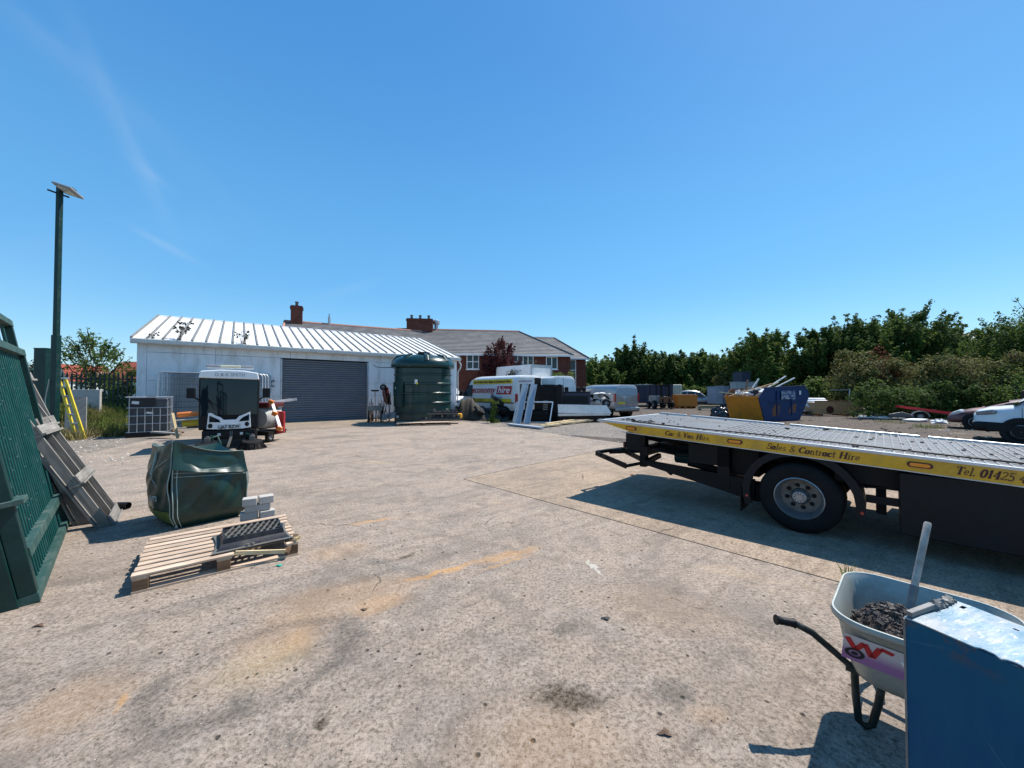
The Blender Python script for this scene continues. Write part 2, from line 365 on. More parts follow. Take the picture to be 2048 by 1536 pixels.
    if stains:
        dn = t.n('ShaderNodeTexNoise'); t.l(pos, dn.inputs['Vector']); dn.inputs['Scale'].default_value = 5; dn.inputs['Detail'].default_value = 7; dn.inputs['Roughness'].default_value = .7
        off = t.n('ShaderNodeVectorMath', operation='SUBTRACT'); t.l(dn.outputs['Color'], off.inputs[0]); off.inputs[1].default_value = (.5,.5,.5)
        sc = t.n('ShaderNodeVectorMath', operation='SCALE'); t.l(off.outputs[0], sc.inputs[0]); sc.inputs['Scale'].default_value = .28
        wp = t.n('ShaderNodeVectorMath', operation='ADD'); t.l(pos, wp.inputs[0]); t.l(sc.outputs[0], wp.inputs[1]); wp = wp.outputs[0]
        grain = t.ramp(n_f, .3, .6, .5, 1)
        def st_(c, rx, ry, ang, colr, amt, edge=.6, ring=None, warp=True):
            nonlocal col
            m = stain_mask(t, wp if warp else pos, c, rx, ry, ang, edge, ring)
            if ring: m = t.math('MULTIPLY', m, t.ramp(t.noise(pos, 1.9, 5, .7), .34, .58, .25, 1))
            col = t.mix(t.math('MULTIPLY', t.math('MULTIPLY', m, grain), amt), col, colr)
        rust = (.44,.25,.11)
        for a, b, w, am in [((800,1165),(960,1122),.05,.85),((930,1130),(1090,1092),.09,.5),((945,1142),(1080,1105),.04,.5),((690,1050),(800,1034),.05,.6),((500,1225),(860,1165),.34,.22),((430,1300),(680,1240),.3,.22),((900,1480),(1300,1500),.3,.16),((1150,1180),(1500,1250),.35,.10),((20,1420),(260,1400),.3,.2),((600,1110),(760,1090),.25,.2),
                            ((690,1230),(820,1190),.16,.26),((560,1290),(640,1270),.16,.22),((240,1430),(250,1380),.03,.55),((800,1110),(830,1106),.04,.0),((1380,1440),(1460,1420),.1,.15)]:
            c, L, an = seg(a, b); st_(c, L*1.1, w, an, rust, am)
        oil = (.055,.046,.036)
        for a, b, w, am in [((790,1118),(835,1106),.05,.65),((618,1445),(665,1438),.045,.75),((740,1128),(790,1120),.05,.4),((1048,1392),(1230,1405),.10,.65),((1090,1262),(1150,1256),.07,.5),
                            ((1290,1378),(1400,1390),.11,.5),((760,1105),(840,1092),.06,.3),((600,880),(720,870),.5,.35),((300,905),(560,892),.6,.4),((880,1035),(930,1030),.05,.35),((1210,1060),(1260,1075),.06,.3),
                            ((430,1430),(520,1390),.12,.4),((250,1250),(520,1180),.16,.3),((560,1470),(620,1490),.06,.35),((1040,960),(1140,955),.15,.3),((650,1150),(820,1130),.3,.18),((1500,1240),(1620,1290),.2,.2)]:
            c, L, an = seg(a, b); st_(c, L*1.1, w, an, oil if am > .6 else (.10,.095,.085), am*1.15)
        # ring left by a tyre turning on the spot
        c, L, an = seg((285,1420), (700,1262)); st_(c, L, .36, an-.02, (.085,.08,.075), .68, ring=.22)
        st_(c, L*.75, .26, an, (.42,.30,.15), .30, .8)
        c, L, an = seg((1170,1110), (1210,1160)); st_(c, L, .02, an, (.6,.57,.5), .6, .7)
        for i, (a, b) in enumerate([((620,1010),(1400,1180)), ((560,1060),(1100,1230)), ((650,930),(1000,960)), ((330,960),(900,905)), ((200,1180),(420,1030))]):
            c, L, an = seg(a, b); st_(c, L, .09, an, (.12,.11,.10), .30, .8)
    kc = t.n('ShaderNodeVectorMath', operation='MULTIPLY_ADD'); t.l(col, kc.inputs[0]); kc.inputs[1].default_value = (1.36,)*3; kc.inputs[2].default_value = (-.21*base[0], -.225*base[1], -.245*base[2])
    mxx = t.n('ShaderNodeVectorMath', operation='MAXIMUM'); t.l(kc.outputs[0], mxx.inputs[0]); mxx.inputs[1].default_value = (.012,.011,.010)
    t.l(mxx.outputs[0], t.b.inputs['Base Color']); t.b.inputs['Roughness'].default_value = .9; t.b.inputs['Specular IOR Level'].default_value = .2
    h = t.math('ADD', t.math('MULTIPLY', n_sm, .5), t.math('ADD', t.math('MULTIPLY', n_f, .35), t.math('MULTIPLY', n_ff, .2)))
    h = t.math('SUBTRACT', h, t.math('ADD', t.math('MULTIPLY', pit, .5), crack))
    t.bump(h, .022, 1.0); MATS[name] = t.m
ground_mat('concrete', (.325,.272,.228), (.36,.285,.222), (.085,.068,.052))
ground_mat('aggregate', (.345,.272,.208), (.37,.282,.205), (.14,.095,.06), agg=.9, fine=130)
ground_mat('concrete_apron', (.285,.235,.18), (.295,.232,.172), (.11,.09,.07), fine=120)
ground_mat('dirt', (.085,.070,.058), (.11,.082,.062), (.035,.028,.022), stains=False, agg=.8, fine=60)
ground_mat('gravel', (.21,.185,.16), (.23,.195,.16), (.07,.06,.055), stains=False, agg=.9, fine=60)
t = NT('field'); t.put(t.b.inputs['Base Color'], t.mix(t.noise(t.pos(), .05, 6), (.07,.10,.03), (.14,.14,.06))); t.b.inputs['Roughness'].default_value = 1; MATS['field'] = t.m
def poly_obj(name, pts, z0, z1, m):
    b = MB(); b.prism([(p[0], p[1]) for p in pts], z0, z1, 'Z'); o = b.build(name, m, kind='structure'); return o
def clip(poly, p, n):            # keep the side n points to
    out = []; k = len(poly)
    for i in range(k):
        a = Vector(poly[i]); b = Vector(poly[(i+1) % k]); da = (a-Vector(p)).dot(Vector(n)); db = (b-Vector(p)).dot(Vector(n))
        if da >= 0: out.append(tuple(a))
        if (da >= 0) != (db >= 0): out.append(tuple(a+(b-a)*(da/(da-db))))
    return out
b = MB(); b.box(-900, 900, -60, 1500, -1.0, -.02)
b.build('ground', K('field'), kind='structure')
SH = Vector((-15.853, 15.589)); SU = Vector((math.sin(R(53.45)), math.cos(R(53.45)))); SN = Vector((-SU.y, SU.x))
yard = [(-40,-12),(40,-12),(60,60),(-10,62),(-30,30)]
poly_obj('dirt_yard', yard, -.3, -.012, K('dirt'))
sq = .70711
base = [(-14,-8),(14,-8),(14,40),(-20,40)]
ge = G(1110, 868).xy; gn = Vector((-SU.x, -SU.y))         # gravel edge, square to the shed wall
pav = clip(base, (ge.x, ge.y), tuple(gn)); pav = clip(pav, tuple(SH+SN*.4), tuple(-SN))
le = G(185, 905).xy
pav = clip(pav, tuple(le), (.93, .37))
C0 = Vector((-.89, 6.76)); d1 = Vector((sq,-sq)); d2 = Vector((sq,sq)); g = .011
A = clip(clip(pav, tuple(C0+d1*0-d2*g), tuple(-d2)), (0,0), (0,1)) if False else None
# aggregate bay: the quarter between the two seams
bay = clip(clip(pav, tuple(C0+d2*g), tuple(d2)), tuple(C0+d1*g), tuple(d1))
poly_obj('aggregate_slab', bay, -.2, 0, K('aggregate'))
rest1 = clip(pav, tuple(C0-d2*g), tuple(-d2))                                 # everything on our side of the long seam
rest2 = clip(clip(pav, tuple(C0+d2*g), tuple(d2)), tuple(C0-d1*g), tuple(-d1))
ap = SH-SN*4.6
def cut(poly, p, n, gap=g):
    n = Vector(n).normalized(); p = Vector(p); return clip(poly, tuple(p+n*gap), tuple(n)), clip(poly, tuple(p-n*gap), tuple(-n))
fill = [tuple(C0-d1*g-d2*g), tuple(C0-d1*g+d2*g), tuple(C0-d1*60+d2*g), tuple(C0-d1*60-d2*g)]
fill = clip(clip(fill, tuple(ap-SN*g), tuple(-SN)), tuple(le), (.93, .37))
poly_obj('concrete_slab', fill, -.2, 0, K('concrete'))
near, far = cut(rest1, ap, -SN); near2, far2 = cut(rest2, ap, -SN)
s_j = G(766, 853).xy
for nm, pl, m in [('concrete_slab', near, 'concrete'), ('concrete_slab', near2, 'concrete')]:
    if len(pl) > 2: poly_obj(nm, pl, -.2, 0, K(m))
for pl in (far, far2):
    if len(pl) < 3: continue
    rem = pl
    for s in (3.2, 5.1, 9.5, 12.6, 14.3):
        q = SH+SU*s; rem2, piece = cut(rem, q, SU)
        if len(piece) > 2: poly_obj('apron_slab', piece, -.2, .001, K('concrete_apron'))
        rem = rem2
        if len(rem) < 3: break
    if len(rem) > 2: poly_obj('apron_slab', rem, -.2, .001, K('concrete_apron'))
def strip(name, a, b, w, m, z=.003):
    a = Vector(a); b = Vector(b); d = (b-a).normalized(); n = Vector((-d.y, d.x))*w/2
    poly_obj(name, [tuple(a-n), tuple(b-n), tuple(b+n), tuple(a+n)], -.01, z, m)
# gravelly strip along the yard edge
gp = [tuple(ge-gn*.02), tuple(ge-gn*.02+SN*26), tuple(ge-gn*5+SN*26), tuple(ge-gn*7), tuple(ge-gn*2-SN*5)]
poly_obj('gravel_strip', gp, -.2, -.006, K('gravel'))
gl = [tuple(le-Vector((.93,.37))*.02), tuple(le+Vector((-.37,.93))*8), tuple(le+Vector((-4.5,7))), tuple(le+Vector((-5,-4))), tuple(le+Vector((1.6,-4.2)))]
poly_obj('gravel_verge', gl, -.2, -.007, K('gravel'))
rng = np.random.default_rng(5)
def stones(name, regions, n, s0, s1, m, label, zb=0.0, seed=1):
    rg = np.random.default_rng(seed); V = []; F = []
    for i in range(n):
        px0, px1, py0, py1 = regions[rg.integers(len(regions))]
        c = G(rg.uniform(px0, px1), rg.uniform(py0, py1)); s = s0*(s1/s0)**(rg.random()**2.2); k = len(V)
        a = rg.uniform(0, 6.28); sx, sy, sz = s*rg.uniform(.6, 1.2), s*rg.uniform(.5, 1), s*rg.uniform(.3, .6)
        for j in range(5):
            an = a+j*1.2566; rr = rg.uniform(.75, 1.1); V.append((c.x+math.cos(an)*sx*rr, c.y+math.sin(an)*sy*rr, zb-.002))
        for j in range(5):
            an = a+j*1.2566+.3; rr = rg.uniform(.45, .85); V.append((c.x+math.cos(an)*sx*rr, c.y+math.sin(an)*sy*rr, zb+sz*rg.uniform(.7, 1)))
        F += [(k+j, k+(j+1) % 5, k+5+(j+1) % 5, k+5+j) for j in range(5)]+[tuple(k+5+j for j in range(5))]
    me = bpy.data.meshes.new(name); me.from_pydata(V, [], F); o = link(name, me, m, kind='stuff'); o['label'] = label; return o
mat('stone_dark', (.045,.038,.033), .8, var=.5, scale=20); mat('stone_pale', (.55,.50,.43), .8, var=.2, scale=20)
stones('loose_grit', [(0,2048,1130,1536),(200,1700,960,1300),(600,1300,880,1000)], 1100, .0022, .009, K('stone_dark'), 'dark grit and crumbs scattered over the pale concrete', seed=3)
stones('pale_grit', [(0,2048,1150,1536),(200,1700,960,1300)], 600, .002, .006, K('stone_pale'), 'pale grit scattered over the concrete', seed=4)
stones('gravel_stones', [(900,1250,842,885),(60,260,872,925),(1000,1240,846,872)], 1500, .015, .05, K('stone_pale'), 'pale loose gravel beside the concrete yard', zb=-.008, seed=7)
stones('rubble_crumbs', [(1280,2048,812,905)], 1500, .02, .10, K('stone_dark'), 'dark clods and crumbs on the dirt yard', zb=-.012, seed=8)
stones('rubbish_scraps', [(1280,2048,812,900),(130,270,820,870)], 130, .03, .12, K('white_sheet'), 'small white scraps of rubbish on the dirt', zb=-.01, seed=9)
for (px, py, s, m, lb) in [(558,1132,.028,'green_bit','small bright green plastic scrap beside the front pallet'),(1212,1238,.03,'stone_dark','dark oval pebble lying on the open concrete'),(78,1252,.03,'leaf_dead','brown dead leaf on the concrete by the green gate'),(728,1220,.022,'leaf_dead','curled brown leaf in the middle of the yard'),(1330,1468,.03,'leaf_dead','brown twig scrap near the wheelbarrow shadow'),(1265,951,.05,'brick','small brown brick chip near the truck rear')]:
    if m == 'green_bit': mat('green_bit', (.0,.32,.22), .4)
    if m == 'leaf_dead': mat('leaf_dead', (.10,.055,.03), .8)
    c = G(px, py); bb = MB(); n = 9
    def fn(u, v, s=s): 
        a = u*2*PI; r = s*v*(.8+.3*math.sin(3*a+px)); return (math.cos(a)*r*1.3, math.sin(a)*r*.7, .004+.4*s*(1-v)+.2*s*math.sin(a)**2*v)
    bb.grid(fn, 10, 3); o = bb.build('scrap' if m != 'stone_dark' else 'pebble', K(m), smooth=50); o.location = c; tag(o, lb, 'litter' if m != 'stone_dark' else 'stone')
# ---------------------------------------------------------------- leaves, trees
def foliage(name, m, parent, blobs, n, size, seed, up=.35, flat=.55, kind=None, droop=0):
    rg = np.random.default_rng(seed); B = np.array([list(b[0])+list(b[1]) for b in blobs], float); w = (B[:,3]*B[:,4]*B[:,5])**.66; w /= w.sum()
    k = rg.choice(len(B), n, p=w); d = rg.normal(size=(n, 3)); d /= np.linalg.norm(d, axis=1)[:,None]
    r = rg.random(n)**.42; lump = 1+.22*np.sin(d[:,0]*7+k*3.1)*np.sin(d[:,1]*6+k)+.15*np.sin(d[:,2]*9+k*1.7)
    c = B[k,:3]+d*B[k,3:]*(r*lump)[:,None]
    nr = d*.8+rg.normal(size=(n, 3))*.55+np.array([0, 0, up]); nr /= np.linalg.norm(nr, axis=1)[:,None]
    a = rg.normal(size=(n, 3)); a[:,2] -= droop; u = np.cross(nr, a); u /= np.linalg.norm(u, axis=1)[:,None]; v = np.cross(nr, u)
    s = size*rg.uniform(.55, 1.3, n)[:,None]
    q = np.stack([c-u*s, c+v*s*flat+nr*s*.15, c+u*s, c-v*s*flat+nr*s*.15], 1).reshape(-1, 3)
    me = bpy.data.meshes.new(name); me.vertices.add(4*n); me.vertices.foreach_set('co', q.ravel()); me.loops.add(4*n); me.loops.foreach_set('vertex_index', np.arange(4*n, dtype=np.int32))
    me.polygons.add(n); me.polygons.foreach_set('loop_start', np.arange(0, 4*n, 4, dtype=np.int32)); me.polygons.foreach_set('loop_total', np.full(n, 4, dtype=np.int32)); me.update(calc_edges=True)
    return link(name, me, m, parent, kind=kind)
def tree(label, x, y, h, rad, m, seed, n=9000, leaf=.16, cat='tree', trunk=.3, spiky=.5, base=.12, name='tree', group=None, nb=16):
    rg = random.Random(seed); t = thing(name, label, cat, (x, y, 0), group=group); blobs = []; lim = MB()
    lim.tube([(0,0,-.1),(.05*h*rg.uniform(-1,1)*.3,0,h*.3),(0,.02*h,h*.6)], [trunk*.5, trunk*.4, trunk*.2], 7)
    for i in range(nb):
        f = (i+.5)/nb; zz = h*(base+(1-base)*f*.86); env = math.sin(PI*min(1, max(.12, (f*.82+.15))))**.6
        a = i*2.4+rg.random(); rr = rad*env*rg.uniform(.25, .75); s = rad*rg.uniform(.34, .55)*(1-.35*f)
        blobs.append(((rr*math.cos(a), rr*math.sin(a), zz), (s, s, s*.8)))
        lim.tube([(0,0,zz*.55),(rr*.5*math.cos(a), rr*.5*math.sin(a), zz*.8),(rr*math.cos(a), rr*math.sin(a), zz)], [trunk*.2, trunk*.12, trunk*.04], 5)
    blobs.append(((0,0,h*.5), (rad*.6, rad*.6, h*.33)))
    for i in range(int(nb*1.6*spiky)):            # shoots that break the outline
        a = rg.uniform(0, 6.28); f = rg.uniform(.35, 1); rr = rad*math.sin(PI*min(1, f*.8+.15))**.6*rg.uniform(.6, 1.0); z0 = h*(base+(1-base)*f*.83)
        dx, dy, dz = math.cos(a)*rg.uniform(.1,.5), math.sin(a)*rg.uniform(.1,.5), rg.uniform(.5, 1); L = rad*rg.uniform(.2, .42)
        for j in range(4): blobs.append(((rr*math.cos(a)+dx*L*j*.45, rr*math.sin(a)+dy*L*j*.45, z0+dz*L*j*.45), (.13*rad*(1-j*.18),)*3))
        lim.tube([(rr*math.cos(a)*.7, rr*math.sin(a)*.7, z0*.92), (rr*math.cos(a)+dx*L*1.5, rr*math.sin(a)+dy*L*1.5, z0+dz*L*1.5)], [.03, .012], 4)
    lim.build('trunk', K('bark'), t, smooth=60)
    foliage('crown', m, t, blobs, n, leaf, seed, droop=.2); return t
def bush(label, x, y, w, d, h, m, seed, n=6000, leaf=.12, name='bush', cat='bush', rot=0, group=None, nb=14):
    rg = random.Random(seed); t = thing(name, label, cat, (x, y, 0), rot, group); blobs = []; st = MB()
    for i in range(nb):
        bx = (i+.5)/nb*w-w/2+rg.uniform(-.5,.5)*w/nb; by = rg.uniform(-.3, .3)*d; hh = h*rg.uniform(.72, 1.0)
        blobs.append(((bx, by, hh*.42), (w/nb*1.3, d*.45, hh*.5)))
        for j in range(3): blobs.append(((bx+rg.uniform(-1,1)*w/nb, by+rg.uniform(-.4,.2)*d, hh*rg.uniform(.55,.92)), (h*.12, h*.12, h*.10)))
        st.tube([(bx, by, 0), (bx+rg.uniform(-.2,.2), by, hh*.7)], [.04, .015], 5)
    st.build('stem', K('bark'), t); foliage('foliage', m, t, blobs, n, leaf, seed); return t
# ---------------------------------------------------------------- far setting
def hill():
    b = MB(); b.grid(lambda u, v: (-700+1400*u, 330+v*260, -3+ (math.sin(u*9)*3+math.sin(u*23+1)*2+28-max(0,(u-.46))*60)*math.sin(v*PI/2)), 60, 8)
    b.build('distant_hill', leafmat('leaf_far', (.05,.075,.04), (.07,.10,.05)), smooth=60, kind='structure')
hill()
# ---------------------------------------------------------------- white shed
shed = thing('storage_shed', 'long low white shed with ribbed metal roof and grey roller shutter', 'shed', (SH.x, SH.y, 0), math.atan2(SU.y, SU.x))
HE, HR, HD, SL = 3.86, 5.80, 6.3, 15.14
rows = [0.02, .66, 1.34, 2.06, 3.28, HE-.02]
def wp(x0, x1, z0, z1):
    b = MB(); b.box(x0+.006, x1-.006, 0, .12, z0+.006, z1-.006); b.build('wall_panel', K('render_white'), shed, bevel=.006)
for i in range(5):
    xs = [(.3, 2.6), (2.6, 5.165), (9.46, 12.3), (12.3, SL-.25)] if i < 4 else [(.3, 2.6), (2.6, 5.6), (5.6, 9.0), (9.0, 12.3), (12.3, SL-.25)]
    for a, c in xs: wp(a, c, rows[i], rows[i+1])
for xa, xb in ((0, .3), (SL-.25, SL)): b = MB(); b.box(xa, xb, -.012, .2, 0, HE); b.build('corner_trim', K('render_white'), shed, bevel=.01)
b = MB(); b.box(.02, SL-.02, .13, .2, 0, HE)
for x in (.02, SL-.1): b.prism([(0.2,0),(2*HD,0),(2*HD,HE),(HD,HR-.03),(.2,HE+.04)], x, x+.08, 'X')
b.box(.02, SL-.02, 2*HD-.08, 2*HD, 0, HE)
o = b.build('inner_wall', K('render_white'), shed)
# shutter: real corrugation
b = MB(); n = 44
def shfn(u, v, n=27):
    z = v*3.22+.02; return (5.2+u*4.22, .12-.055*abs(math.sin(v*n*PI/1.0)), z)
b.grid(shfn, 1, 27*8); mat('shutter_grey', (.15,.17,.20), .45, .3, var=.08, scale=1.5, dirt=(.24,.23,.21), dirt_amt=.5, dscale=2)
sh = b.build('roller_shutter', K('shutter_grey'), shed, smooth=50)
for xa, xb in ((5.168, 5.24), (9.385, 9.457)): b = MB(); b.box(xa, xb, -.01, .125, 0, 3.24); b.build('shutter_guide', K('galvanised'), shed)
b = MB(); b.box(5.165, 9.46, .02, .125, 3.24, 3.32); b.build('shutter_lintel', K('black_steel'), shed)
pitch = math.atan2(HR-HE, HD); slen = math.hypot(HR-HE, HD)+.18
t = NT('roof_sheet'); v = t.obj(); k = t.noise(t.vmul(v, (1.6, 5, 1)), 2.2, 5); sp = t.n('ShaderNodeTexNoise'); t.l(t.vmul(v, (4, 6, 1)), sp.inputs['Vector']); sp.inputs['Scale'].default_value = 1.6; sp.inputs['Detail'].default_value = 5
cc = t.mix(t.ramp(k, .45, .7, 0, .5), (.80,.80,.78), (.60,.57,.50)); cc = t.mix(t.ramp(sp.outputs['Fac'], .52, .66, 0, .85), cc, (.38,.34,.28)); t.l(cc, t.b.inputs['Base Color']); t.b.inputs['Roughness'].default_value = .45; t.bump(k, .004); MATS['roof_sheet'] = t.m
mat('rib_cap', (.20,.19,.17), .5, var=.1, dirt=(.12,.11,.09), dirt_amt=.8, dscale=3)  # shadow side of the ribs put into the colour, darker than the sheets
for side in (0, 1):
    nrib = 32; step = (SL+.3)/nrib
    T = Matrix.Translation((0, -.18 if not side else 2*HD+.18, HE-.055)) @ Matrix.Rotation(pitch if not side else -pitch, 4, 'X')
    sg = 1 if not side else -1
    for i in range(nrib):
        x = -.15+i*step
        b = MB(); b.T = T; b.box(x+.012, x+step-.012, min(0, sg*slen), max(0, sg*slen), 0, .025)
        for q in (.33, .66): b.box(x+step*q-.012, x+step*q+.012, min(0, sg*slen), max(0, sg*slen), .025, .034)
        b.build('roof_sheet', K('roof_sheet'), shed)
    for i in range(nrib+1):
        x = -.15+i*step; b = MB(); b.T = T; y0 = .03 if not side else -slen; y1 = slen if not side else -.03
        b.prism([(x-.05,.0),(x-.028,.085),(x+.028,.085),(x+.05,.0)], y0, y1, 'Y'); b.build('roof_rib', K('rib_cap'), shed)
b = MB(); b.prism([(HD-.22, HR-.02),(HD, HR+.05),(HD+.22, HR-.02),(HD, HR-.03)], -.17, SL+.17, 'X'); b.build('ridge_cap', K('white_paint'), shed)
b = MB(); b.prism([(-.30, HE-.26),(-.17, HE-.26),(-.17,HE-.07),(-.34,HE-.07),(-.34,HE-.22)], -.16, SL+.16, 'X'); mat('gutter_grey', (.55,.55,.53), .5, dirt=(.3,.28,.24), dirt_amt=.4); b.build('gutter', K('gutter_grey'), shed, bevel=.01)
b = MB(); b.box(0, SL, -.165, -.014, HE-.20, HE-.10); b.build('soffit', K('white_paint'), shed)
b = MB(); b.tube([(SL+.02,-.25,HE-.26),(SL+.22,-.2,HE-.5),(SL+.22,-.1,HE-.75),(SL+.06,-.06,HE-1.0),(SL+.06,-.06,.1)], .045, 8); b.build('downpipe', K('gutter_grey'), shed, smooth=60)
for x in (1.2, 4.2, 11.0):
    for k in range(3): pass
b = MB()
for i in range(40):
    x = random.Random(i).choice([.12, 2.65, SL-.12, 9.7]); z = .2+(i*.37) % 3.4; b.obox((x, -.016, z), (.02, .02, .03))
b.build('bolt_row', K('galvanised'), shed, kind='stuff')
b = MB(); cpts = [(4.86+.09*math.cos(a), -.05, 1.98+.15*math.sin(a)) for a in [R(50+i*26) for i in range(11)]]; b.tube(cpts, .022, 6); b.build('wall_hook', K('black_steel'), shed, smooth=60)
# plants in the gutter
for (s, hh, nn, lb) in [(1.35, .95, 150, 'larger dry weed growing from the shed gutter near the gable'), (3.6, .7, 70, 'smaller dry weed in the shed gutter above the mesh panels'), (.5, .35, 25, 'tiny weed tuft at the left end of the shed gutter')]:
    c = SH+SU*s-SN*.05; w = thing('gutter_weed', lb, 'weed', (c.x, c.y, HE-.07)); sb = MB(); rg = random.Random(int(s*10)); bl = []
    for i in range(9):
        a = rg.uniform(0, 6.28); r = hh*rg.uniform(.2,.6); e = (math.cos(a)*r, math.sin(a)*r*.5, hh*rg.uniform(.5, 1)); sb.tube([(0,0,-.05),(e[0]*.3,e[1]*.3,e[2]*.5),e], [.012,.008,.004], 4); bl.append((e, (.09,.09,.09))); bl.append(((e[0]*.7,e[1]*.7,e[2]*.75), (.08,.08,.08)))
    sb.build('stem', K('brown_wood'), w); foliage('leaves', leafmat('leaf_weed', (.05,.05,.03), (.10,.09,.05)), w, bl, nn, .06, 3)
# ---------------------------------------------------------------- brick building behind
def tilemat():
    t = NT('roof_tile'); tc = t.n('ShaderNodeTexCoord').outputs['UV']
    n = t.noise(t.obj(), 1.1, 6, .65); n2 = t.noise(t.obj(), 9, 3)
    col = t.mix(t.ramp(n, .4, .66), (.125,.118,.115), (.195,.185,.178)); col = t.mix(t.ramp(n2, .45, .7, 0, .4), col, (.10,.09,.085)); t.l(col, t.b.inputs['Base Color']); t.b.inputs['Roughness'].default_value = .75
    MATS['roof_tile'] = t.m
tilemat(); mat('ridge_tile', (.42,.20,.15), .8, var=.15); mat('lead_trim', (.12,.12,.125), .7); mat('ridge_tile_grey', (.30,.28,.26), .8)
def wing(name, label, a, ang, L, hd, he, hr, hipL=0., hipR=0., gL=True, gR=True, chim=(), windows=(), ridge='ridge_tile', halfhip=0, par=None):
    w = thing(name, label, 'building', (a[0], a[1], 0), ang)
    b = MB(); b.box(0, L, 0, 2*hd, 0, he)
    if not hipL: b.prism([(0,he),(2*hd,he),(hd,hr-.1)], 0, .3, 'X')
    if not hipR: b.prism([(0,he),(2*hd,he),(hd,hr-.1)], L-.3, L, 'X')
    b.build('wall', K('brick'), w)
    pt = math.atan2(hr-he, hd); sl = math.hypot(hr-he, hd)+.35; nc = max(6, int(sl/.33))
    for side in (0, 1):                        # tile courses, each a stepped strip
        for c in range(nc):
            f0 = c/nc; f1 = (c+1)/nc
            def xr(f): return (-.15+hipL*max(0, f), L+.15-hipR*max(0, f))
            z0 = he-.12+f0*(hr-he+.12); z1 = he-.12+f1*(hr-he+.12); y0 = -.35+f0*(hd+.35); y1 = -.35+f1*(hd+.35)+.04
            if side: y0 = 2*hd-y0; y1 = 2*hd-y1
            (xa, xb), (xc, xd) = xr(f0), xr(f1); b = MB(); up = .045
            V = [(xa,y0,z0+up),(xb,y0,z0+up),(xd,y1,z1+.012),(xc,y1,z1+.012),(xa,y0,z0),(xb,y0,z0),(xd,y1,z1-.02),(xc,y1,z1-.02)]
            b.add(V, [(0,1,2,3),(7,6,5,4),(0,4,5,1),(1,5,6,2),(2,6,7,3),(3,7,4,0)]); b.build('tile_course', K('roof_tile'), w)
    b = MB()
    if hipL: b.add([(-.15,-.35,he-.1),(-.15,2*hd+.35,he-.1),(hipL-.15,hd,hr)], [(0,1,2)])
    if hipR: b.add([(L+.15,-.35,he-.1),(L+.15,2*hd+.35,he-.1),(L+.15-hipR,hd,hr)], [(0,1,2)])
    if b.v: b.build('hip_slope', K('roof_tile'), w)
    b = MB(); b.tube([(hipL-.15,hd,hr+.02),(L+.15-hipR,hd,hr+.02)], .11, 6); b.build('ridge', K(ridge), w)
    for x0, h_ in ((0, hipL), (L, hipR)):
        s_ = 1 if x0 == 0 else -1; b = MB(); b.tube([(x0-s_*.15,-.36,he-.06),(x0-s_*.15+s_*h_,hd,hr+.04)], .09, 6); b.build('verge', K('ridge_tile' if (x0 == 0 and ridge == 'ridge_tile') else ('lead_trim' if x0 else 'ridge_tile_grey')), w)
    b = MB(); b.box(-.1, L+.1, -.42, -.28, he-.24, he-.10); b.build('gutter', K('upvc'), w)
    for (x, y, wx, wy, h_, pots) in chim:
        b = MB(); b.box(x, x+wx, y, y+wy, he, h_); b.box(x-.06, x+wx+.06, y-.06, y+wy+.06, h_-.25, h_-.1); c = b.build('chimney', K('brick'), w)
        for i in range(pots):
            b = MB(); cx = x+wx*(i+.5)/pots; b.lathe([(0,h_-.1),(.14,h_-.1),(.11,h_+.28),(.15,h_+.32),(.15,h_+.4),(.1,h_+.4),(0,h_+.35)], 10, (cx, y+wy/2, 0)); b.build('chimney_pot', K('lead_trim'), c, smooth=50)
    for (x, z, ww, wh, nx, nz) in windows:
        b = MB(); f = .07
        b.box(x, x+f, -.03, .04, z, z+wh); b.box(x+ww-f, x+ww, -.03, .04, z, z+wh); b.box(x+f, x+ww-f, -.028, .04, z, z+f); b.box(x+f, x+ww-f, -.028, .04, z+wh-f, z+wh)
        for i in range(1, nx): b.box(x+ww*i/nx-f*.6, x+ww*i/nx+f*.6, -.026, .04, z+f, z+wh-f)
        for i in range(1, nz): b.box(x+f, x+ww-f, -.024, .04, z+wh*i/nz-f*.5, z+wh*i/nz+f*.5)
        fo = b.build('window', K('upvc'), w); b = MB(); b.box(x+f*.5, x+ww-f*.5, -.008, .0, z+f*.5, z+wh-f*.5); b.build('pane', K('window_glass'), fo)
        b = MB(); b.box(x-.06, x+ww+.06, -.09, -.031, z-.08, z-.004); b.build('sill', K('upvc'), fo)
    return w
# front left wing, parallel to the shed
W1 = Vector((-18.9, 30.9)); W1d = Vector((-7.0, 37.3)); a1 = math.atan2(W1d.y-W1.y, W1d.x-W1.x); n1 = Vector((-math.sin(a1), math.cos(a1)))
wing('brick_wing', 'left brick wing with tiled roof rising behind the white shed', tuple(W1-n1*5), a1, (W1d-W1).length, 5, 5.0, 7.45, chim=[(.3, 4.4, .85, .9, 8.75, 1)])
b = MB(); b.tube([(3.2,5.0,7.3),(3.2,5.0,8.1)], .11, 8); b.cyl((3.2,5,8.05),(3.2,5,8.4), .06, 8)
fl = b.build('flue', K('galvanised'), None, smooth=50); fl.location = (W1.x-n1.x*5, W1.y-n1.y*5, 0); fl.rotation_euler = (0,0,a1); tag(fl, 'thin metal flue standing on the left tiled roof ridge', 'flue')
W2 = Vector((-11.3, 36.6)); W2d = Vector((4.6, 38.7)); a2 = math.atan2(W2d.y-W2.y, W2d.x-W2.x); n2 = Vector((-math.sin(a2), math.cos(a2)))
wa = W2-n2*5
def wloc(px, Yd, w0, ang): 
    p = P(px, 720, Yd); d = Vector((math.cos(ang), math.sin(ang))); return (p.xy-w0).dot(d)
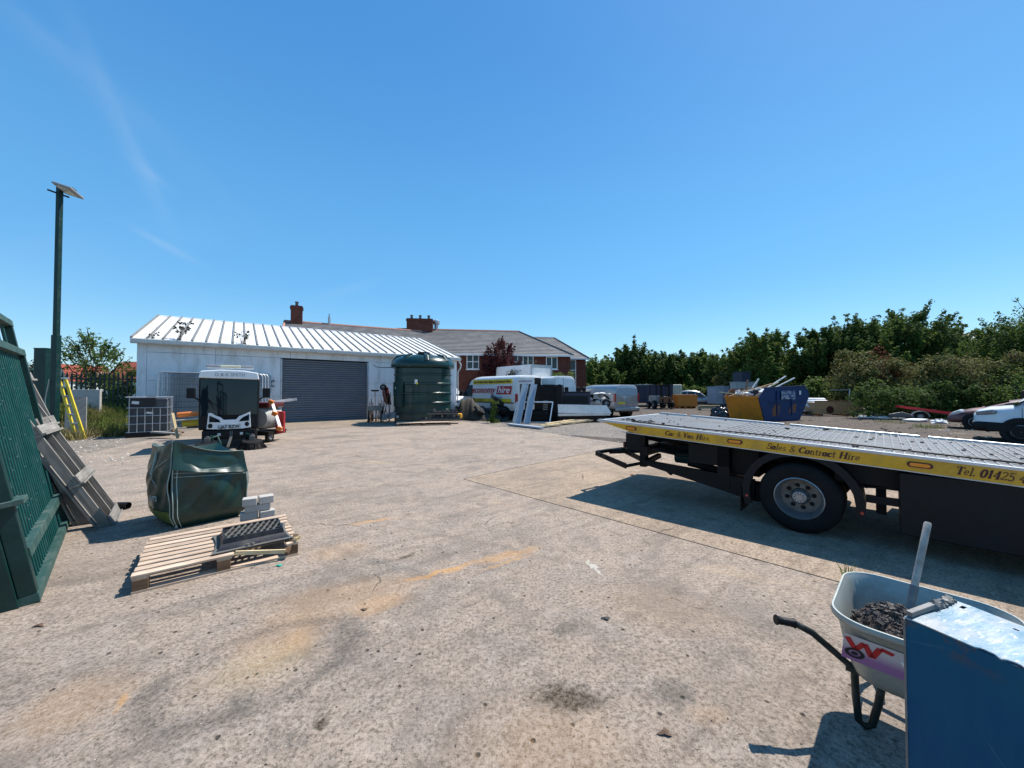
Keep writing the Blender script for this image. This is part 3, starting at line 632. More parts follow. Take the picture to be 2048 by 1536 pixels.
def onwall(px, w0, ang):        # distance along the wall line where a sight line crosses it
    rx = (px-1024)/FPX; d = Vector((math.cos(ang), math.sin(ang))); s = (rx*w0.y-w0.x)/(d.x-rx*d.y); return s, (w0+d*s).y
wins = []
for x0, x1, y0, y1, nx, nz in [(933,958,708,738,2,2),(1045,1067,711,738,2,1),(1092,1115,713,738,2,1)]:
    s0, Yw = onwall(x0, wa, a2); s1, Yw1 = onwall(x1, wa, a2); z1 = CAMH+(782-y0)/FPX*Yw; z0 = CAMH+(782-y1)/FPX*Yw; wins.append((s0, z0, s1-s0, z1-z0, nx, nz))
wins.append((wins[0][0]+4.0, wins[0][1], wins[0][2], wins[0][3], 2, 2)); 
se, _ = onwall(1141, wa, a2)
wing('brick_wing', 'middle brick wing with long tiled roof, white windows and purple tree in front', tuple(wa), a2, se, 5, 4.95, 7.75, hipR=4.2, chim=[(.9, 4.3, 2.5, 1.0, 8.75, 3)], windows=wins)
b = MB(); b.cyl((3.7,5.2,7.6),(3.7,5.2,8.55), .2, 10); b.lathe([(.2,8.3),(.36,8.4),(.36,8.7),(.2,8.8),(0,8.8)], 12, (3.7,5.2,0)); co_ = b.build('roof_vent', K('galvanised'), None, smooth=40); co_.location = (wa.x, wa.y, 0); co_.rotation_euler = (0,0,a2); tag(co_, 'round metal roof vent beside the three pot chimney', 'vent')
wb3 = wa+Vector((math.cos(a2), math.sin(a2)))*(se-2.4)+n2*2.6
s0, Yw = onwall(1137, wb3, a2+.02); s1, _ = onwall(1152, wb3, a2+.02); s2, _ = onwall(1172, wb3, a2+.02)
wing('brick_wing', 'right end brick wing with hipped tiled roof next to the trees', tuple(wb3), a2+.02, s2, 4.4, 4.95, 7.45, hipR=2.2, windows=[(s0, 1.6, s1-s0, 3.1, 1, 3)], ridge='ridge_tile_grey')
# bungalows far left
def bungalow(label, px0, px1, Y, zt, ze, m='red_tile', gable=False, chim=None):
    x0 = P(px0, 700, Y).x; x1 = P(px1, 700, Y).x; w = thing('bungalow', label, 'house', (x0, Y, 0), .12); L = x1-x0
    b = MB(); b.box(0, L, 0, 7, 0, ze); b.build('wall', K('render_white'), w)
    b = MB()
    if not gable: b.prism([(-.4,ze-.1),(3.5,zt),(7.4,ze-.1),(3.5,zt-.2)], -.3, L+.3, 'X')
    else: b.prism([(-.3,ze-.1),(L/2,zt),(L+.3,ze-.1),(L/2,zt-.25)], -.4, 8, 'Y')
    r = b.build('roof', K(m), w)
    if gable: b = MB(); b.prism([(0,ze),(L,ze),(L/2,zt-.25)], -.01, .2, 'Y'); b.build('gable', K('render_white'), w)
    if chim: b = MB(); b.box(chim, chim+.7, 3.2, 3.9, zt-.5, zt+.9); b.box(chim-.06, chim+.76, 3.14, 3.96, zt+.6, zt+.72); b.build('chimney', K('brick'), w)
    b = MB(); b.box(L*.2, L*.4, -.03, 0, 1, 2.1); b.build('window', K('window_glass'), w)
bungalow('bungalow with long red tiled roof and chimney left of the shed', 210, 292, 58, 6.5, 3.2, chim=4.6)
bungalow('small red roofed bungalow with white gable beside the lamp post', 112, 136, 64, 6.3, 3.4, gable=True)
mat('pink_tile', (.45,.26,.22), .85); bungalow('low bungalow with faded pink roof between the red roofs', 138, 168, 66, 5.2, 3.2, m='pink_tile')
# ---------------------------------------------------------------- trees along the back and right
TR = [ # px, Y, top py, radius, material, leaves
 (1200, 58, 716, 3.6, 'leaf_mid', 7000), (1238, 62, 714, 4.0, 'leaf_olive', 7000), (1268, 60, 688, 4.6, 'leaf_dark', 9000), (1312, 58, 708, 4.0, 'leaf_dark', 8000), (1345, 57, 704, 4.0, 'leaf_dark', 8000),
 (1382, 56, 700, 4.2, 'leaf_dark', 9000), (1410, 54, 708, 3.6, 'leaf_mid', 8000), (1450, 46, 706, 3.2, 'leaf_dark', 8000), (1492, 42, 690, 3.4, 'leaf_mid', 9000), (1530, 39, 660, 3.3, 'leaf_bright', 11000),
 (1586, 41, 694, 2.4, 'leaf_mid', 3600), (1650, 36, 646, 3.3, 'leaf_dark', 12000), (1708, 35, 630, 3.4, 'leaf_dark', 12000), (1760, 34, 626, 3.4, 'leaf_mid', 12000), (1815, 34, 608, 3.6, 'leaf_dark', 13000), (1872, 36, 640, 3.2, 'leaf_mid', 9000),
 (1930, 38, 668, 3.0, 'leaf_dark', 7000), (2010, 27, 628, 2.9, 'leaf_mid', 9000), (2062, 25, 606, 3.2, 'leaf_dark', 11000), (2150, 24, 590, 3.6, 'leaf_mid', 8000), (1990, 33, 650, 2.8, 'leaf_dark', 6000)]
tl = ['pale green tree right beside the brick gable', 'olive tree second from the brick gable', 'tallest round dark tree behind the grey van', 'dark tree just right of the tallest round one', 'dark tree behind the forklift mast',
 'dark round tree behind the silver car', 'mid green tree between silver car and skip, behind hedge', 'low dark tree behind the skip left edge', 'leafy tree behind the left half of the skip', 'bright green spiky tree rising above the blue skip',
 'thin sparse tree with sky showing through, right of the spiky one', 'large dark tree left of the big clump over the plywood box', 'dark leafy tree in the middle of the big clump', 'green tree left of the tallest crown on the right', 'tallest spiky tree of the right hand clump', 'green tree sloping down right of the tallest crown',
 'small dark tree before the hidden pale roof', 'green tree at right edge above the white van bonnet', 'tall dark tree cut by the right photo edge', 'green tree just beyond the right edge', 'dark tree beside the pale roof at the far right']
for i, (px, Y, py, rd, m, n) in enumerate(TR):
    p = P(px, py, Y); tree(tl[i], p.x, Y, p.z*1.0, rd, K(m), 100+i, n=int(n*1.7), leaf=.0036*Y, spiky=1.9 if m != 'leaf_dark' or px > 1600 else .9, base=.1, group='trees along the back of the yard')
# hedges and brambles in front of them
def hedge(label, px0, px1, Y, py, m, n, seed, leaf=None, d=2.6):
    a = P(px0, py, Y); c = P(px1, py, Y); bush(label, (a.x+c.x)/2, Y, c.x-a.x, d, a.z, K(m), seed, int(n*1.5), leaf or .0034*Y, name='hedge', cat='hedge', nb=max(6, int((c.x-a.x)/1.1)))
hedge('low clipped ivy hedge behind the grey van and navy container', 1165, 1350, 51, 764, 'leaf_olive', 11000, 1)
hedge('dark bramble bank behind the silver car', 1335, 1470, 49, 768, 'leaf_mid', 9000, 2)
hedge('olive bramble mound behind the skip', 1455, 1620, 41, 716, 'leaf_olive', 14000, 3)
hedge('leafy bramble bank between skip and plywood box', 1600, 1720, 31, 752, 'leaf_mid', 12000, 4)
hedge('tall olive bramble thicket above the rubble heap', 1700, 1900, 27, 690, 'leaf_olive', 22000, 5, d=4)
hedge('big green bramble thicket behind the red car', 1850, 2080, 23.5, 690, 'leaf_olive', 24000, 6, d=3.5)
hedge('dark bramble skirt at the foot of the thicket', 1720, 2090, 22.3, 748, 'leaf_dark', 16000, 7, d=2)
hedge('bramble thicket running on past the right edge', 2060, 2350, 20, 690, 'leaf_mid', 9000, 8)
p = P(1705, 700, 27.5); bush('reddish dry bramble top in the tall thicket', p.x+1.8, 27.0, 3, 1.6, p.z+.3, leafmat('leaf_red', (.10,.03,.02), (.16,.06,.035)), 31, 1500, .09, nb=5)
p = P(1000, 668, 31.5); tree('dark purple leaved tree in front of the brick building', p.x, 31.5, p.z, 1.75, K('leaf_purple'), 55, n=7500, leaf=.085, spiky=2.4, base=.22, nb=14)
for (px, Y, py, w, m, lb) in [(1050, 28, 722, 2.0, 'leaf_weed', 'olive bush between the purple tree and the box van'), (1096, 31, 728, 1.6, 'leaf_weed', 'thin bush under the right hand brick windows'), (1118, 30, 730, 1.5, 'leaf_bright', 'bright green shrub beside the box van rear')]:
    p = P(px, py, Y); bush(lb, p.x, Y, w, 1.2, p.z, K(m), int(px), 1500, .10, nb=4)
# small far-left vegetation
p = P(188, 662, 21); tree('small airy tree behind the palisade fence', p.x, 21, p.z, 1.55, K('leaf_mid'), 77, n=2600, leaf=.085, spiky=1.7, base=.35, trunk=.12)
p = P(70, 705, 40); bush('brown green bush behind the tall green gate post', p.x, 40, 4, 3, p.z, K('leaf_weed'), 78, 3000, .16, nb=5)
p = P(258, 722, 24); bush('dark bush against the left end of the shed', p.x, 24, 1.8, 1.5, p.z, K('leaf_dark'), 79, 2200, .1, nb=4)
p = P(150, 743, 22); bush('dark hedge seen through the palisade fence', p.x+.5, 20.5, 7, 1.5, 1.9, K('leaf_mid'), 80, 6000, .1, nb=8)
# ---------------------------------------------------------------- grass and weeds
BKX0, BKX1, BKY0, BKY1 = -19.4, -14.9, 12.9, 16.4
def bank_z(x, y):
    fx = max(0, min(1, (x-BKX0)/1.0, (BKX1-x)/1.6)); fy = max(0, min(1, (y-(BKY0+.25*(x+17)))/1.3)); return max(-.015, -.015+.62*fx*fy*fy*(3-2*fy)+.05*math.sin(x*3)*math.sin(y*4)*fx*fy)
b = MB(); b.grid(lambda u, v: (BKX0+(BKX1-BKX0)*u, BKY0+(BKY1-BKY0)*v, bank_z(BKX0+(BKX1-BKX0)*u, BKY0+(BKY1-BKY0)*v)), 40, 30); b.build('grass_bank', K('soil') if 'soil' in MATS else mat('soil', (.07,.065,.03), .95, var=.4, scale=4, dirt=(.05,.075,.02), dirt_amt=.8), smooth=70, kind='structure')

def blades(name, m, label, cells, h0, h1, seed, w=.012):
    rg = random.Random(seed); V = []; F = []
    for (cx, cy, r, n) in cells:
        for i in range(n):
            a = rg.uniform(0, 6.28); d = r*math.sqrt(rg.random()); x = cx+math.cos(a)*d; y = cy+math.sin(a)*d; h = rg.uniform(h0, h1); b = rg.uniform(0, 6.28); l = h*rg.uniform(.1, .6); q = rg.uniform(0, 6.28)
            k = len(V); wx, wy = math.cos(q)*w, math.sin(q)*w; zb = bank_z(x, y) if BKX0 < x < BKX1 and BKY0 < y < BKY1 else 0
            V += [(x-wx,y-wy,zb-.02),(x+wx,y+wy,zb-.02),(x+wx*.7+math.cos(b)*l*.4,y+wy*.7+math.sin(b)*l*.4,zb+h*.6),(x-wx*.7+math.cos(b)*l*.4,y-wy*.7+math.sin(b)*l*.4,zb+h*.6),(x+math.cos(b)*l,y+math.sin(b)*l,zb+h)]
            F += [(k,k+1,k+2,k+3),(k+3,k+2,k+4)]
    me = bpy.data.meshes.new(name); me.from_pydata(V, [], F); o = link(name, me, m, kind='stuff'); o['label'] = label
def cell(px, py, r, n): c = G(px, py); return (c.x, c.y, r, n)
blades('grass', K('grass_green'), 'long green grass growing on the bank by the palisade fence', [(-18.6,14.6,.9,1500),(-17.7,14.6,.9,1500),(-16.8,14.8,.9,1500),(-15.9,14.6,.8,1400),(-17.3,13.9,.6,400),(-15.4,13.9,.5,500),(-18.4,13.6,.8,700),(-16.3,15.4,.8,900), cell(240,866,.3,300), cell(228,872,.3,160)], .15, .6, 1, .014)
blades('dry_grass', K('grass_dry'), 'dry straw coloured grass among the green bank', [(-18,14.5,1.2,900),(-16.3,14.4,1.1,900), cell(130,880,.5,250), cell(160,875,.6,200), cell(240,872,.4,150)], .1, .5, 2, .012)
blades('yard_weeds', K('grass_green'), 'small weeds growing in the yard joints and dirt', [cell(1692,1165,.03,16), cell(990,845,.25,220), cell(1855,855,.5,200), cell(1900,842,.4,120), cell(1780,845,.6,120), cell(1030,845,.4,120), cell(985,842,.2,150)], .04, .22, 3, .006)
c = Vector((-17.3,13.3,0)); bush('dark weeds and rubbish in shade on the bank', c.x+1, c.y+.6, 3.4, 1.0, .55, K('leaf_dark'), 81, 3500, .05, nb=6)
c = G(118, 868); bush('leafy weeds at the foot of the yellow ladder', c.x, c.y+.2, 1.6, .6, .5, K('leaf_mid'), 82, 2200, .04, nb=5)
c = G(988, 846); w = thing('tall_weed', 'tall bright green weed in front of the white van wheel', 'weed', (c.x, c.y, 0)); sb = MB()
for i in range(5): sb.tube([(.02*i-.04,0,0),(.10*i-.2,0,.95-.14*abs(i-2))], .012, 5)
sb.build('stem', K('leaf_bright'), w); foliage('leaves', K('leaf_bright'), w, [((.05*i*(j-1.2)/1.6-.08,.03*i,.12+.22*j),(.16-.03*j,.10,.10)) for i in range(4) for j in range(5)], 380, .055, 5)
c = G(1760, 830); bush('pale sprouting weed on the rubble heap', c.x, c.y+.5, 1.6, .6, 1.15, K('leaf_olive'), 83, 700, .07, nb=4)
# ---------------------------------------------------------------- vehicle helpers
def wheel(parent, c, r, w, axis='Y', rimk=.62, out=-1, nuts=5, rimmat='steel_rim', n=24):
    """tyre and rim; out = side the outer face looks to along the axis"""
    p = .5*w; b = MB(); s = out
    b.lathe([(r*rimk, -p*.9), (r*.86, -p), (r*.965, -p*.82), (r, -p*.55), (r, p*.55), (r*.965, p*.82), (r*.86, p), (r*rimk, p*.9)], n, c, axis)
    ty = b.build('tyre', K('tyre'), parent, smooth=40)
    b = MB(); pr = [(r*rimk*1.02, s*p*.95), (r*rimk*.96, s*p*.99), (r*rimk*.88, s*p*.6), (r*rimk*.80, s*p*.15), (r*rimk*.42, s*p*.35), (r*rimk*.32, s*p*.55), (r*rimk*.12, s*p*.6), (.001, s*p*.6)]
    b.lathe(pr, n, c, axis); rm = b.build('rim', K(rimmat), parent, smooth=35)
    return ty, rm
def hull(st, n=20, pw=3.2):
    """st: (x, halfwidth at sill, halfwidth at roof, z0, z1)"""
    b = MB(); V = []; 
    for (x, w0, w1, z0, z1) in st:
        for k in range(n):
            a = 2*PI*(k+.5)/n; ca, sa = math.cos(a), math.sin(a)
            cy = math.copysign(abs(ca)**(2/pw), ca); cz = math.copysign(abs(sa)**(2/pw), sa); f = (cz+1)/2
            V.append((x, cy*(w0+(w1-w0)*f**1.4), z0+(z1-z0)*f))
    F = []
    for i in range(len(st)-1):
        for k in range(n): F.append((i*n+k, i*n+(k+1) % n, (i+1)*n+(k+1) % n, (i+1)*n+k))
    F += [tuple(reversed(range(n))), tuple(range((len(st)-1)*n, len(st)*n))]
    return b.add(V, F)
def side_y(z, w0, w1, z0, z1): return w0+(w1-w0)*max(0, min(1, (z-z0)/(z1-z0)))**1.4
mat('head_glass', (.22,.24,.26), .12, .3)
def van(name, label, cat, loc, heading, L, W, H, paint, low=False, box=False, rear_windows=True, wheels='steel_rim', loading=.0, lettered=False, rear_open=False):
    """x from the rear bumper (0) to the nose (L); y left; sides at +-W/2"""
    t = thing(name, label, cat, (loc[0], loc[1], 0), math.atan2(heading[1], heading[0])); w = W/2; tp = w*.86
    hz = H; bz = .32
    if box:
        st = [(L-2.15, w*.93, w*.80, bz, H*.60), (L-1.75, w*.95, w*.80, bz, H*.66), (L-1.15, w*.96, w*.8, bz, H*.62), (L-.95, w*.96, w*.84, bz, 1.32), (L-.35, w*.93, w*.8, bz, 1.12), (L-.08, w*.85, w*.72, bz, .88), (L, w*.78, w*.66, bz+.08, .74)]
        hull(st, 24, 4.2).build('cab', paint, t, smooth=45)
        b = MB(); b.box(0, L-2.1, -w*1.04, w*1.04, .85, H); bx = b.build('cargo_box', paint, t, bevel=.04)
        b = MB(); b.box(-.03, -.002, -w*.9, w*.9, 1.0, H-.22); b.build('rear_shutter', K('white_sheet'), t)
        b = MB(); 
        b.box(-.05, 0, -w*1.05, -w*.93, .8, H+.01); b.box(-.05, 0, w*.93, w*1.05, .8, H+.01); b.box(-.052, 0, -w*.93, w*.93, H-.2, H+.012)
        b.build('rear_frame', K('galvanised'), t)
    else:
        wl = 1.25 if not low else 1.12
        st = [(0, w*.97, tp*.98, bz+.06, hz-.05), (.03, w*.995, tp, bz, hz-.01), (.35, w, tp, bz, hz), (L-2.35, w, tp, bz, hz), (L-1.95, w, tp*.98, bz, hz*.985), (L-1.55, w*.99, tp*.95, bz, hz*.93), (L-1.0, w*.98, tp*.92, bz, wl+(hz-wl)*.28), (L-.82, w*.97, tp*.98, bz, wl*1.02), (L-.35, w*.96, w*.86, bz, wl*(.96 if low else .88)), (L-.10, w*.90, w*.80, bz, wl*(.87 if low else .68)), (L, w*.82, w*.72, bz+.06, wl*(.76 if low else .55))]
        hull(st, 28, 5.5).build('body', paint, t, smooth=45)
    # sides
    for s in (1, -1):
        zb, zt = (1.28 if not low else 1.15), (H*.79 if not box else H*.60)
        x1 = L-.98; x0 = L-1.95
        def yy(z): return s*(side_y(z, w, tp, bz, hz)+.012)
        if not box:
            b = MB(); pts = [(x0, zb), (x1+.02, zb), (x1-.12, zb+.16), (x0+.32, zt), (x0, zt)]
            b.add([(x, yy(z)-s*.02, z) for x, z in pts]+[(x, yy(z), z) for x, z in pts], [tuple(range(5)), tuple(range(9, 4, -1))]+[(i, 5+i, 5+(i+1) % 5, (i+1) % 5) for i in range(5)])
            b.build('side_window', K('window_glass'), t)
            b = MB()
            for xx in (x0-.06, L-.95 if not low else L-.95): b.box(xx, xx+.012, min(yy(.9), yy(.9)-s*.02), max(yy(.9), yy(.9)-s*.02)+.001, .5, H*.72 if xx < L-1.2 else 1.1)
            b.bar((.25, yy(.95)-s*.004, .95), (x0-.1, yy(.95)-s*.004, .95), .02, .06); b.build('door_seam', K('black_plastic'), t, kind='stuff')
            b = MB(); b.box(x0+.05, x0+.13, min(yy(1.05), yy(1.05)+s*.03), max(yy(1.05), yy(1.05)+s*.03), .98, 1.18); b.box(x0-.32, x0-.24, min(yy(1.05), yy(1.05)+s*.03), max(yy(1.05), yy(1.05)+s*.03), .98, 1.18)
            b.build('door_handle', K('black_plastic'), t, kind='stuff')
        b = MB(); b.box(.15, L-.25, min(s*w*.99, s*(w*.99+.03)), max(s*w*.99, s*(w*.99+.03)), bz+.02, bz+.2); b.build('rubbing_strip', K('black_plastic'), t)
        for xx in ((.95 if not box else 1.0), L-.92):
            b = MB(); b.lathe([(.02, s*w*.6), (.43, s*w*.6), (.43, s*(w+.006)), (.40, s*(w+.014)), (.02, s*(w+.008))], 20, (xx, 0, .34), 'Y'); b.build('wheel_arch', K('black_plastic'), t)  # black disc proud of the body; its colour stands in for the shaded arch recess
            wheel(t, (xx, s*(w-.10), .335), .335, .24, 'Y', .60, s, rimmat=wheels)
        m = MB(); m.obox((L-1.05, s*(w+.16), 1.45), (.10, .22, .34)); m.bar((L-1.05, s*w*.9, 1.35), (L-1.05, s*(w+.12), 1.35), .05, .05); m.build('mirror', K('black_plastic'), t, bevel=.03)
        b = MB(); b.box(-.035 if not box else -.06, .12, min(s*w*.90, s*(w+.004)), max(s*w*.90, s*(w+.004)), .95 if not box else .5, 1.45 if not box else .62); b.build('tail_light', K('tail_red'), t, bevel=.02)
        b = MB(); b.obox((L-.27, s*w*.80, .90), (.44, .22, .15), (0, R(12), s*R(-24))); b.build('headlight', K('head_glass'), t, bevel=.05)
    b = MB(); b.box(-.08, .12, -w*.95, w*.95, bz+.02, bz+.26); b.build('rear_bumper', K('black_plastic'), t, bevel=.03)
    hull([(L-.60,w*1.0,w*1.0,bz-.02,.62),(L-.35,w*.985,w*.985,bz-.04,.64),(L-.10,w*.93,w*.93,bz-.04,.64),(L+.03,w*.84,w*.84,bz-.02,.60)], 24, 6).build('front_bumper', K('black_plastic'), t, smooth=45)
    # windscreen
    zt = (hz*.92 if not box else H*.61); wl2 = 1.25 if not low else 1.12
    if not box:
        b = MB(); b.add([(L-.80, -w*.86, wl2+.03), (L-.80, w*.86, wl2+.03), (L-1.52, tp*.86, zt-.02), (L-1.52, -tp*.86, zt-.02)], [(0,1,2,3)]); b.build('windscreen', K('screen_glass'), t)
        if rear_windows and not rear_open:
            for s in (1, -1):
                b = MB(); b.box(-.012, .02, min(s*.05, s*tp*.86), max(s*.05, s*tp*.86), 1.35, H-.28); b.build('rear_window', K('window_glass'), t, bevel=.01)
        b = MB(); b.box(-.008, .01, -.008, .008, bz+.3, H-.15); b.build('rear_seam', K('black_plastic'), t)
    return t
VH = Vector((-.65, .76)).normalized(); VR = Vector((VH.y, -VH.x))         # heading and right-hand side
def at_corner(px, Y, H, W):      # origin (rear centre) from the rear left corner on sight line px
    c = Vector(((px-1024)/FPX*Y, Y)); r = Vector((H[1], -H[0])); return c+r*W/2
# economy hire van
VE = Vector((-.68,.73)).normalized(); o = at_corner(1033, 19.9, VE, 2.05)
ev = van('hire_van', 'dirty white hire van with red hire lettering and open rear doors', 'van', o, VE, 6.0, 2.05, 2.5, K('van_white'), rear_windows=False, rear_open=True)
w = 1.025; tp = w*.86
def evy(z): return side_y(z, w, tp, .32, 2.5)+.014
def panel_on_side(x0, x1, z0, z1, m, name, off=0., sl=0.):
    b = MB(); b.add([(x0, evy(z0)+off, z0), (x1, evy(z0)+off, z0), (x1-sl, evy(z1)+off, z1), (x0-sl, evy(z1)+off, z1)], [(0,1,2,3)]); return b.build(name, m, ev)
# texts read from front (left) to rear, so their x axis runs towards the rear
panel_on_side(.45, 4.0, 2.02, 2.27, K('yellow_plastic'), 'yellow_banner')
text('Car & Van Hire, Sales & Contract Hire', .17, K('text_maroon'), ev, (3.92, evy(2.08)+.006, 2.085), (-1,0,0), (0,-.08,1), .25, .008, width=3.35)
text('economy', .54, K('text_red'), ev, (4.05, evy(1.5)+.006, 1.50), (-1,0,0), (0,-.08,1), .28, .010, width=2.25)
panel_on_side(.50, 1.74, 1.42, 1.88, K('text_red'), 'red_panel', 0, .08)
text('hire', .50, K('text_white'), ev, (1.60, evy(1.5)+.012, 1.50), (-1,0,0), (0,-.08,1), .28, .006, width=1.0)
panel_on_side(.45, 3.95, .98, 1.17, K('yellow_plastic'), 'yellow_banner', .01)
text('Tel. 01425 4', .15, K('text_maroon'), ev, (3.88, evy(1.02)+.018, 1.02), (-1,0,0), (0,-.08,1), .25, .004, width=1.15)
b = MB(); b.box(-.012, .02, -.9, .9, .75, 2.36); b.build('load_space_shade', K('black_plastic'), ev)  # black sheet over the closed tail: shade of the open interior put into colour
for s, ang, lab in ((1, 62, 0), (-1, 105, 0)):
    hinge = (-.02, s*.93, 0); d = MB(); d.T = Matrix.Translation(hinge) @ Matrix.Rotation(R(-s*(ang)), 4, 'Z')
    y0, y1 = (-.92, 0) if s > 0 else (0, .92)
    d.box(-.05, 0, y0, y1, .62, 2.34); dr = d.build('rear_door', K('van_white'), ev, bevel=.03)
    d = MB(); d.T = Matrix.Translation(hinge) @ Matrix.Rotation(R(-s*(ang)), 4, 'Z'); d.box(-.062, -.048, y0+.12, y1-.12, 1.3, 1.98); d.box(-.002, .008, y0+.12, y1-.12, 1.3, 1.98); d.build('door_window', K('window_glass'), dr)
    if s > 0:
        T = Matrix.Translation(hinge) @ Matrix.Rotation(R(-s*ang), 4, 'Z'); q = T @ Vector((-.056, -.06, 2.08)); ax = T.to_3x3() @ Vector((0,-1,0))
        text('econom', .2, K('text_purple'), dr, q, ax, (0,0,1), .25, .003, width=.72)
b = MB(); b.tube([(1.2, evy(1.25)+.05, 1.26), (3.0-1.0, evy(1.25)+.05, 1.26)], .02, 6); b.build('side_rail', K('galvanised'), ev)
H2 = Vector((-.35, .94)).normalized()
o = at_corner(1100, 24.3, H2, 2.0); van('parked_van', 'tall plain white van seen from behind, right of the hire van', 'van', o, H2, 5.6, 2.0, 2.62, K('van_white'), rear_windows=False)
o = at_corner(1062, 27.0, VH, 2.15); van('box_van', 'white box van whose body rises above the hire van', 'van', o, VH, 6.2, 2.15, 3.55, K('white_paint'), box=True)
H3 = Vector((-.44, .9)).normalized()
o = at_corner(1229, 22.2, H3, 1.95); gv = van('grey_van', 'silver grey panel van with red tail lights and yellow plate', 'van', o, H3, 5.0, 1.95, 2.0, K('van_silver'), low=True, rear_windows=False)
b = MB(); b.box(-.018, .02, -.80, .80, 1.32, 1.80); b.build('rear_window', K('pale_blue'), gv, bevel=.02)
b = MB(); b.box(-.03, 0, .18, .70, .82, .94); b.build('number_plate', K('yellow_plastic'), gv)
b = MB(); b.box(-.12, .0, -.95, .95, .40, .60); b.build('bumper_step', K('van_silver'), gv, bevel=.04)
o = Vector(((930-1024)/FPX*25.5, 25.5)); van('white_van', 'white van half hidden behind the green tank', 'van', (o.x-4.6, o.y+2.2), Vector((.92,-.4)).normalized(), 5.2, 2.0, 2.35, K('white_paint'))
# white van and red car at the right edge
HN = Vector((-.61,.79)).normalized(); wc = Vector((15.75,11.45))-HN*4.08+Vector((HN.y,-HN.x))*.95; van('white_van', 'newer white van nose with black bumper at the right edge', 'van', (wc.x, wc.y), HN, 5.0, 1.9, 1.93, K('white_paint'), low=True)
def car(label, loc, heading, paint, L=4.1, W=1.72, H=1.5, name='parked_car', cat='car', wreck=False):
    t = thing(name, label, cat, (loc[0], loc[1], 0), math.atan2(heading[1], heading[0])); w = W/2; bz = .24
    st = [(0, w*.82, w*.74, bz+.1, .78), (.12, w*.92, w*.82, bz, .95), (.6, w, w*.9, bz, .98), (1.6, w, w*.92, bz, .97), (2.9, w, w*.9, bz, .95), (3.4, w*.98, w*.86, bz, .86), (L-.25, w*.92, w*.76, bz, .72), (L-.06, w*.82, w*.66, bz, .62), (L, w*.74, w*.6, bz+.06, .5)]
    hull(st, 24, 4).build('body', paint, t, smooth=50)
    cb = [(.18, w*.86, w*.62, .8, 1.02), (.5, w*.9, w*.70, .8, H*.93), (1.1, w*.92, w*.72, .8, H), (1.9, w*.92, w*.72, .8, H*.985), (2.5, w*.9, w*.70, .8, H*.90), (3.15, w*.86, w*.74, .8, .93)]
    hull(cb, 20, 4).build('roof', paint, t, smooth=50)
    for s in (1, -1):
        for pts in ([(.42, .98), (1.05, .98), (1.05, H*.92), (.62, H*.88)], [(1.13, .98), (1.9, .98), (1.9, H*.925), (1.13, H*.925)], [(1.98, .98), (2.85, .98), (2.45, H*.83), (1.98, H*.915)]):
            def yy(z): return s*(side_y(z, w*.92, w*.72, .8, H)+.004)
            b = MB(); n = len(pts); b.add([(x, yy(z)-s*.05, z) for x, z in pts]+[(x, yy(z)+s*.008, z) for x, z in pts], [tuple(range(n)), tuple(range(2*n-1, n-1, -1))]+[(i, n+i, n+(i+1) % n, (i+1) % n) for i in range(n)]); b.build('side_window', K('window_glass'), t)
        for xx in (.72, L-.78):
            b = MB(); b.lathe([(.02, s*w*.6), (.38, s*w*.6), (.38, s*(w+.002)), (.02, s*(w+.004))], 20, (xx, 0, .31), 'Y'); b.build('wheel_arch', K('black_plastic'), t)  # arch recess drawn as a black disc, its shade in the colour
            wheel(t, (xx, s*(w-.09), .305), .305, .2, 'Y', .62, s)
        b = MB(); b.obox((L-.3, s*w*.66, .66), (.36, .26, .13), (0, R(25), s*R(-28))); b.build('headlight', K('lamp_glass'), t, bevel=.04)
        b = MB(); b.obox((.1, s*w*.72, .86), (.16, .22, .26)); b.build('tail_light', K('tail_red'), t, bevel=.03)
        b = MB(); b.obox((2.62, s*(w+.06), 1.0), (.09, .16, .12)); b.build('mirror', K('black_plastic'), t, bevel=.02)
    b = MB(); b.add([(3.08, -w*.70, .97), (3.08, w*.70, .97), (2.46, w*.64, H*.915), (2.46, -w*.64, H*.915)], [(0,1,2,3)]); b.build('windscreen', K('screen_glass'), t)
    b = MB(); b.add([(.22, -w*.62, 1.03), (.22, w*.62, 1.03), (.5, w*.60, H*.925), (.5, -w*.60, H*.925)], [(3,2,1,0)]); b.build('rear_screen', K('screen_glass'), t)
    b = MB(); b.box(L-.06, L+.012, -w*.55, w*.55, .3, .46); b.build('grille', K('black_plastic'), t, bevel=.02)
    return t
rc = G(1888, 852); t_ = NT('faded_red'); v_ = t_.obj(); t_.l(t_.mix(t_.ramp(t_.noise(v_, 1.6, 6), .42, .62), (.05,.010,.012), (.20,.085,.075)), t_.b.inputs['Base Color']); t_.b.inputs['Roughness'].default_value = .42; MATS['faded_red'] = t_.m
wc = Vector((19.35,15.45))-HN*3.32+Vector((HN.y,-HN.x))*.86
car('faded dark red car parked nose out beside the white van', (wc.x, wc.y), HN, K('faded_red'), H=1.34)
c0 = G(1352, 811); c1 = G(1448, 813)
car('silver people carrier parked behind the orange bin', (19.2, 43.2), (.93, -.36), K('van_silver'), L=4.5, W=1.85, H=1.72)
car('black car mostly hidden behind the silver car roof', (25.0, 50.0), (.9, -.43), K('black_plastic'), L=4.3, H=1.75)
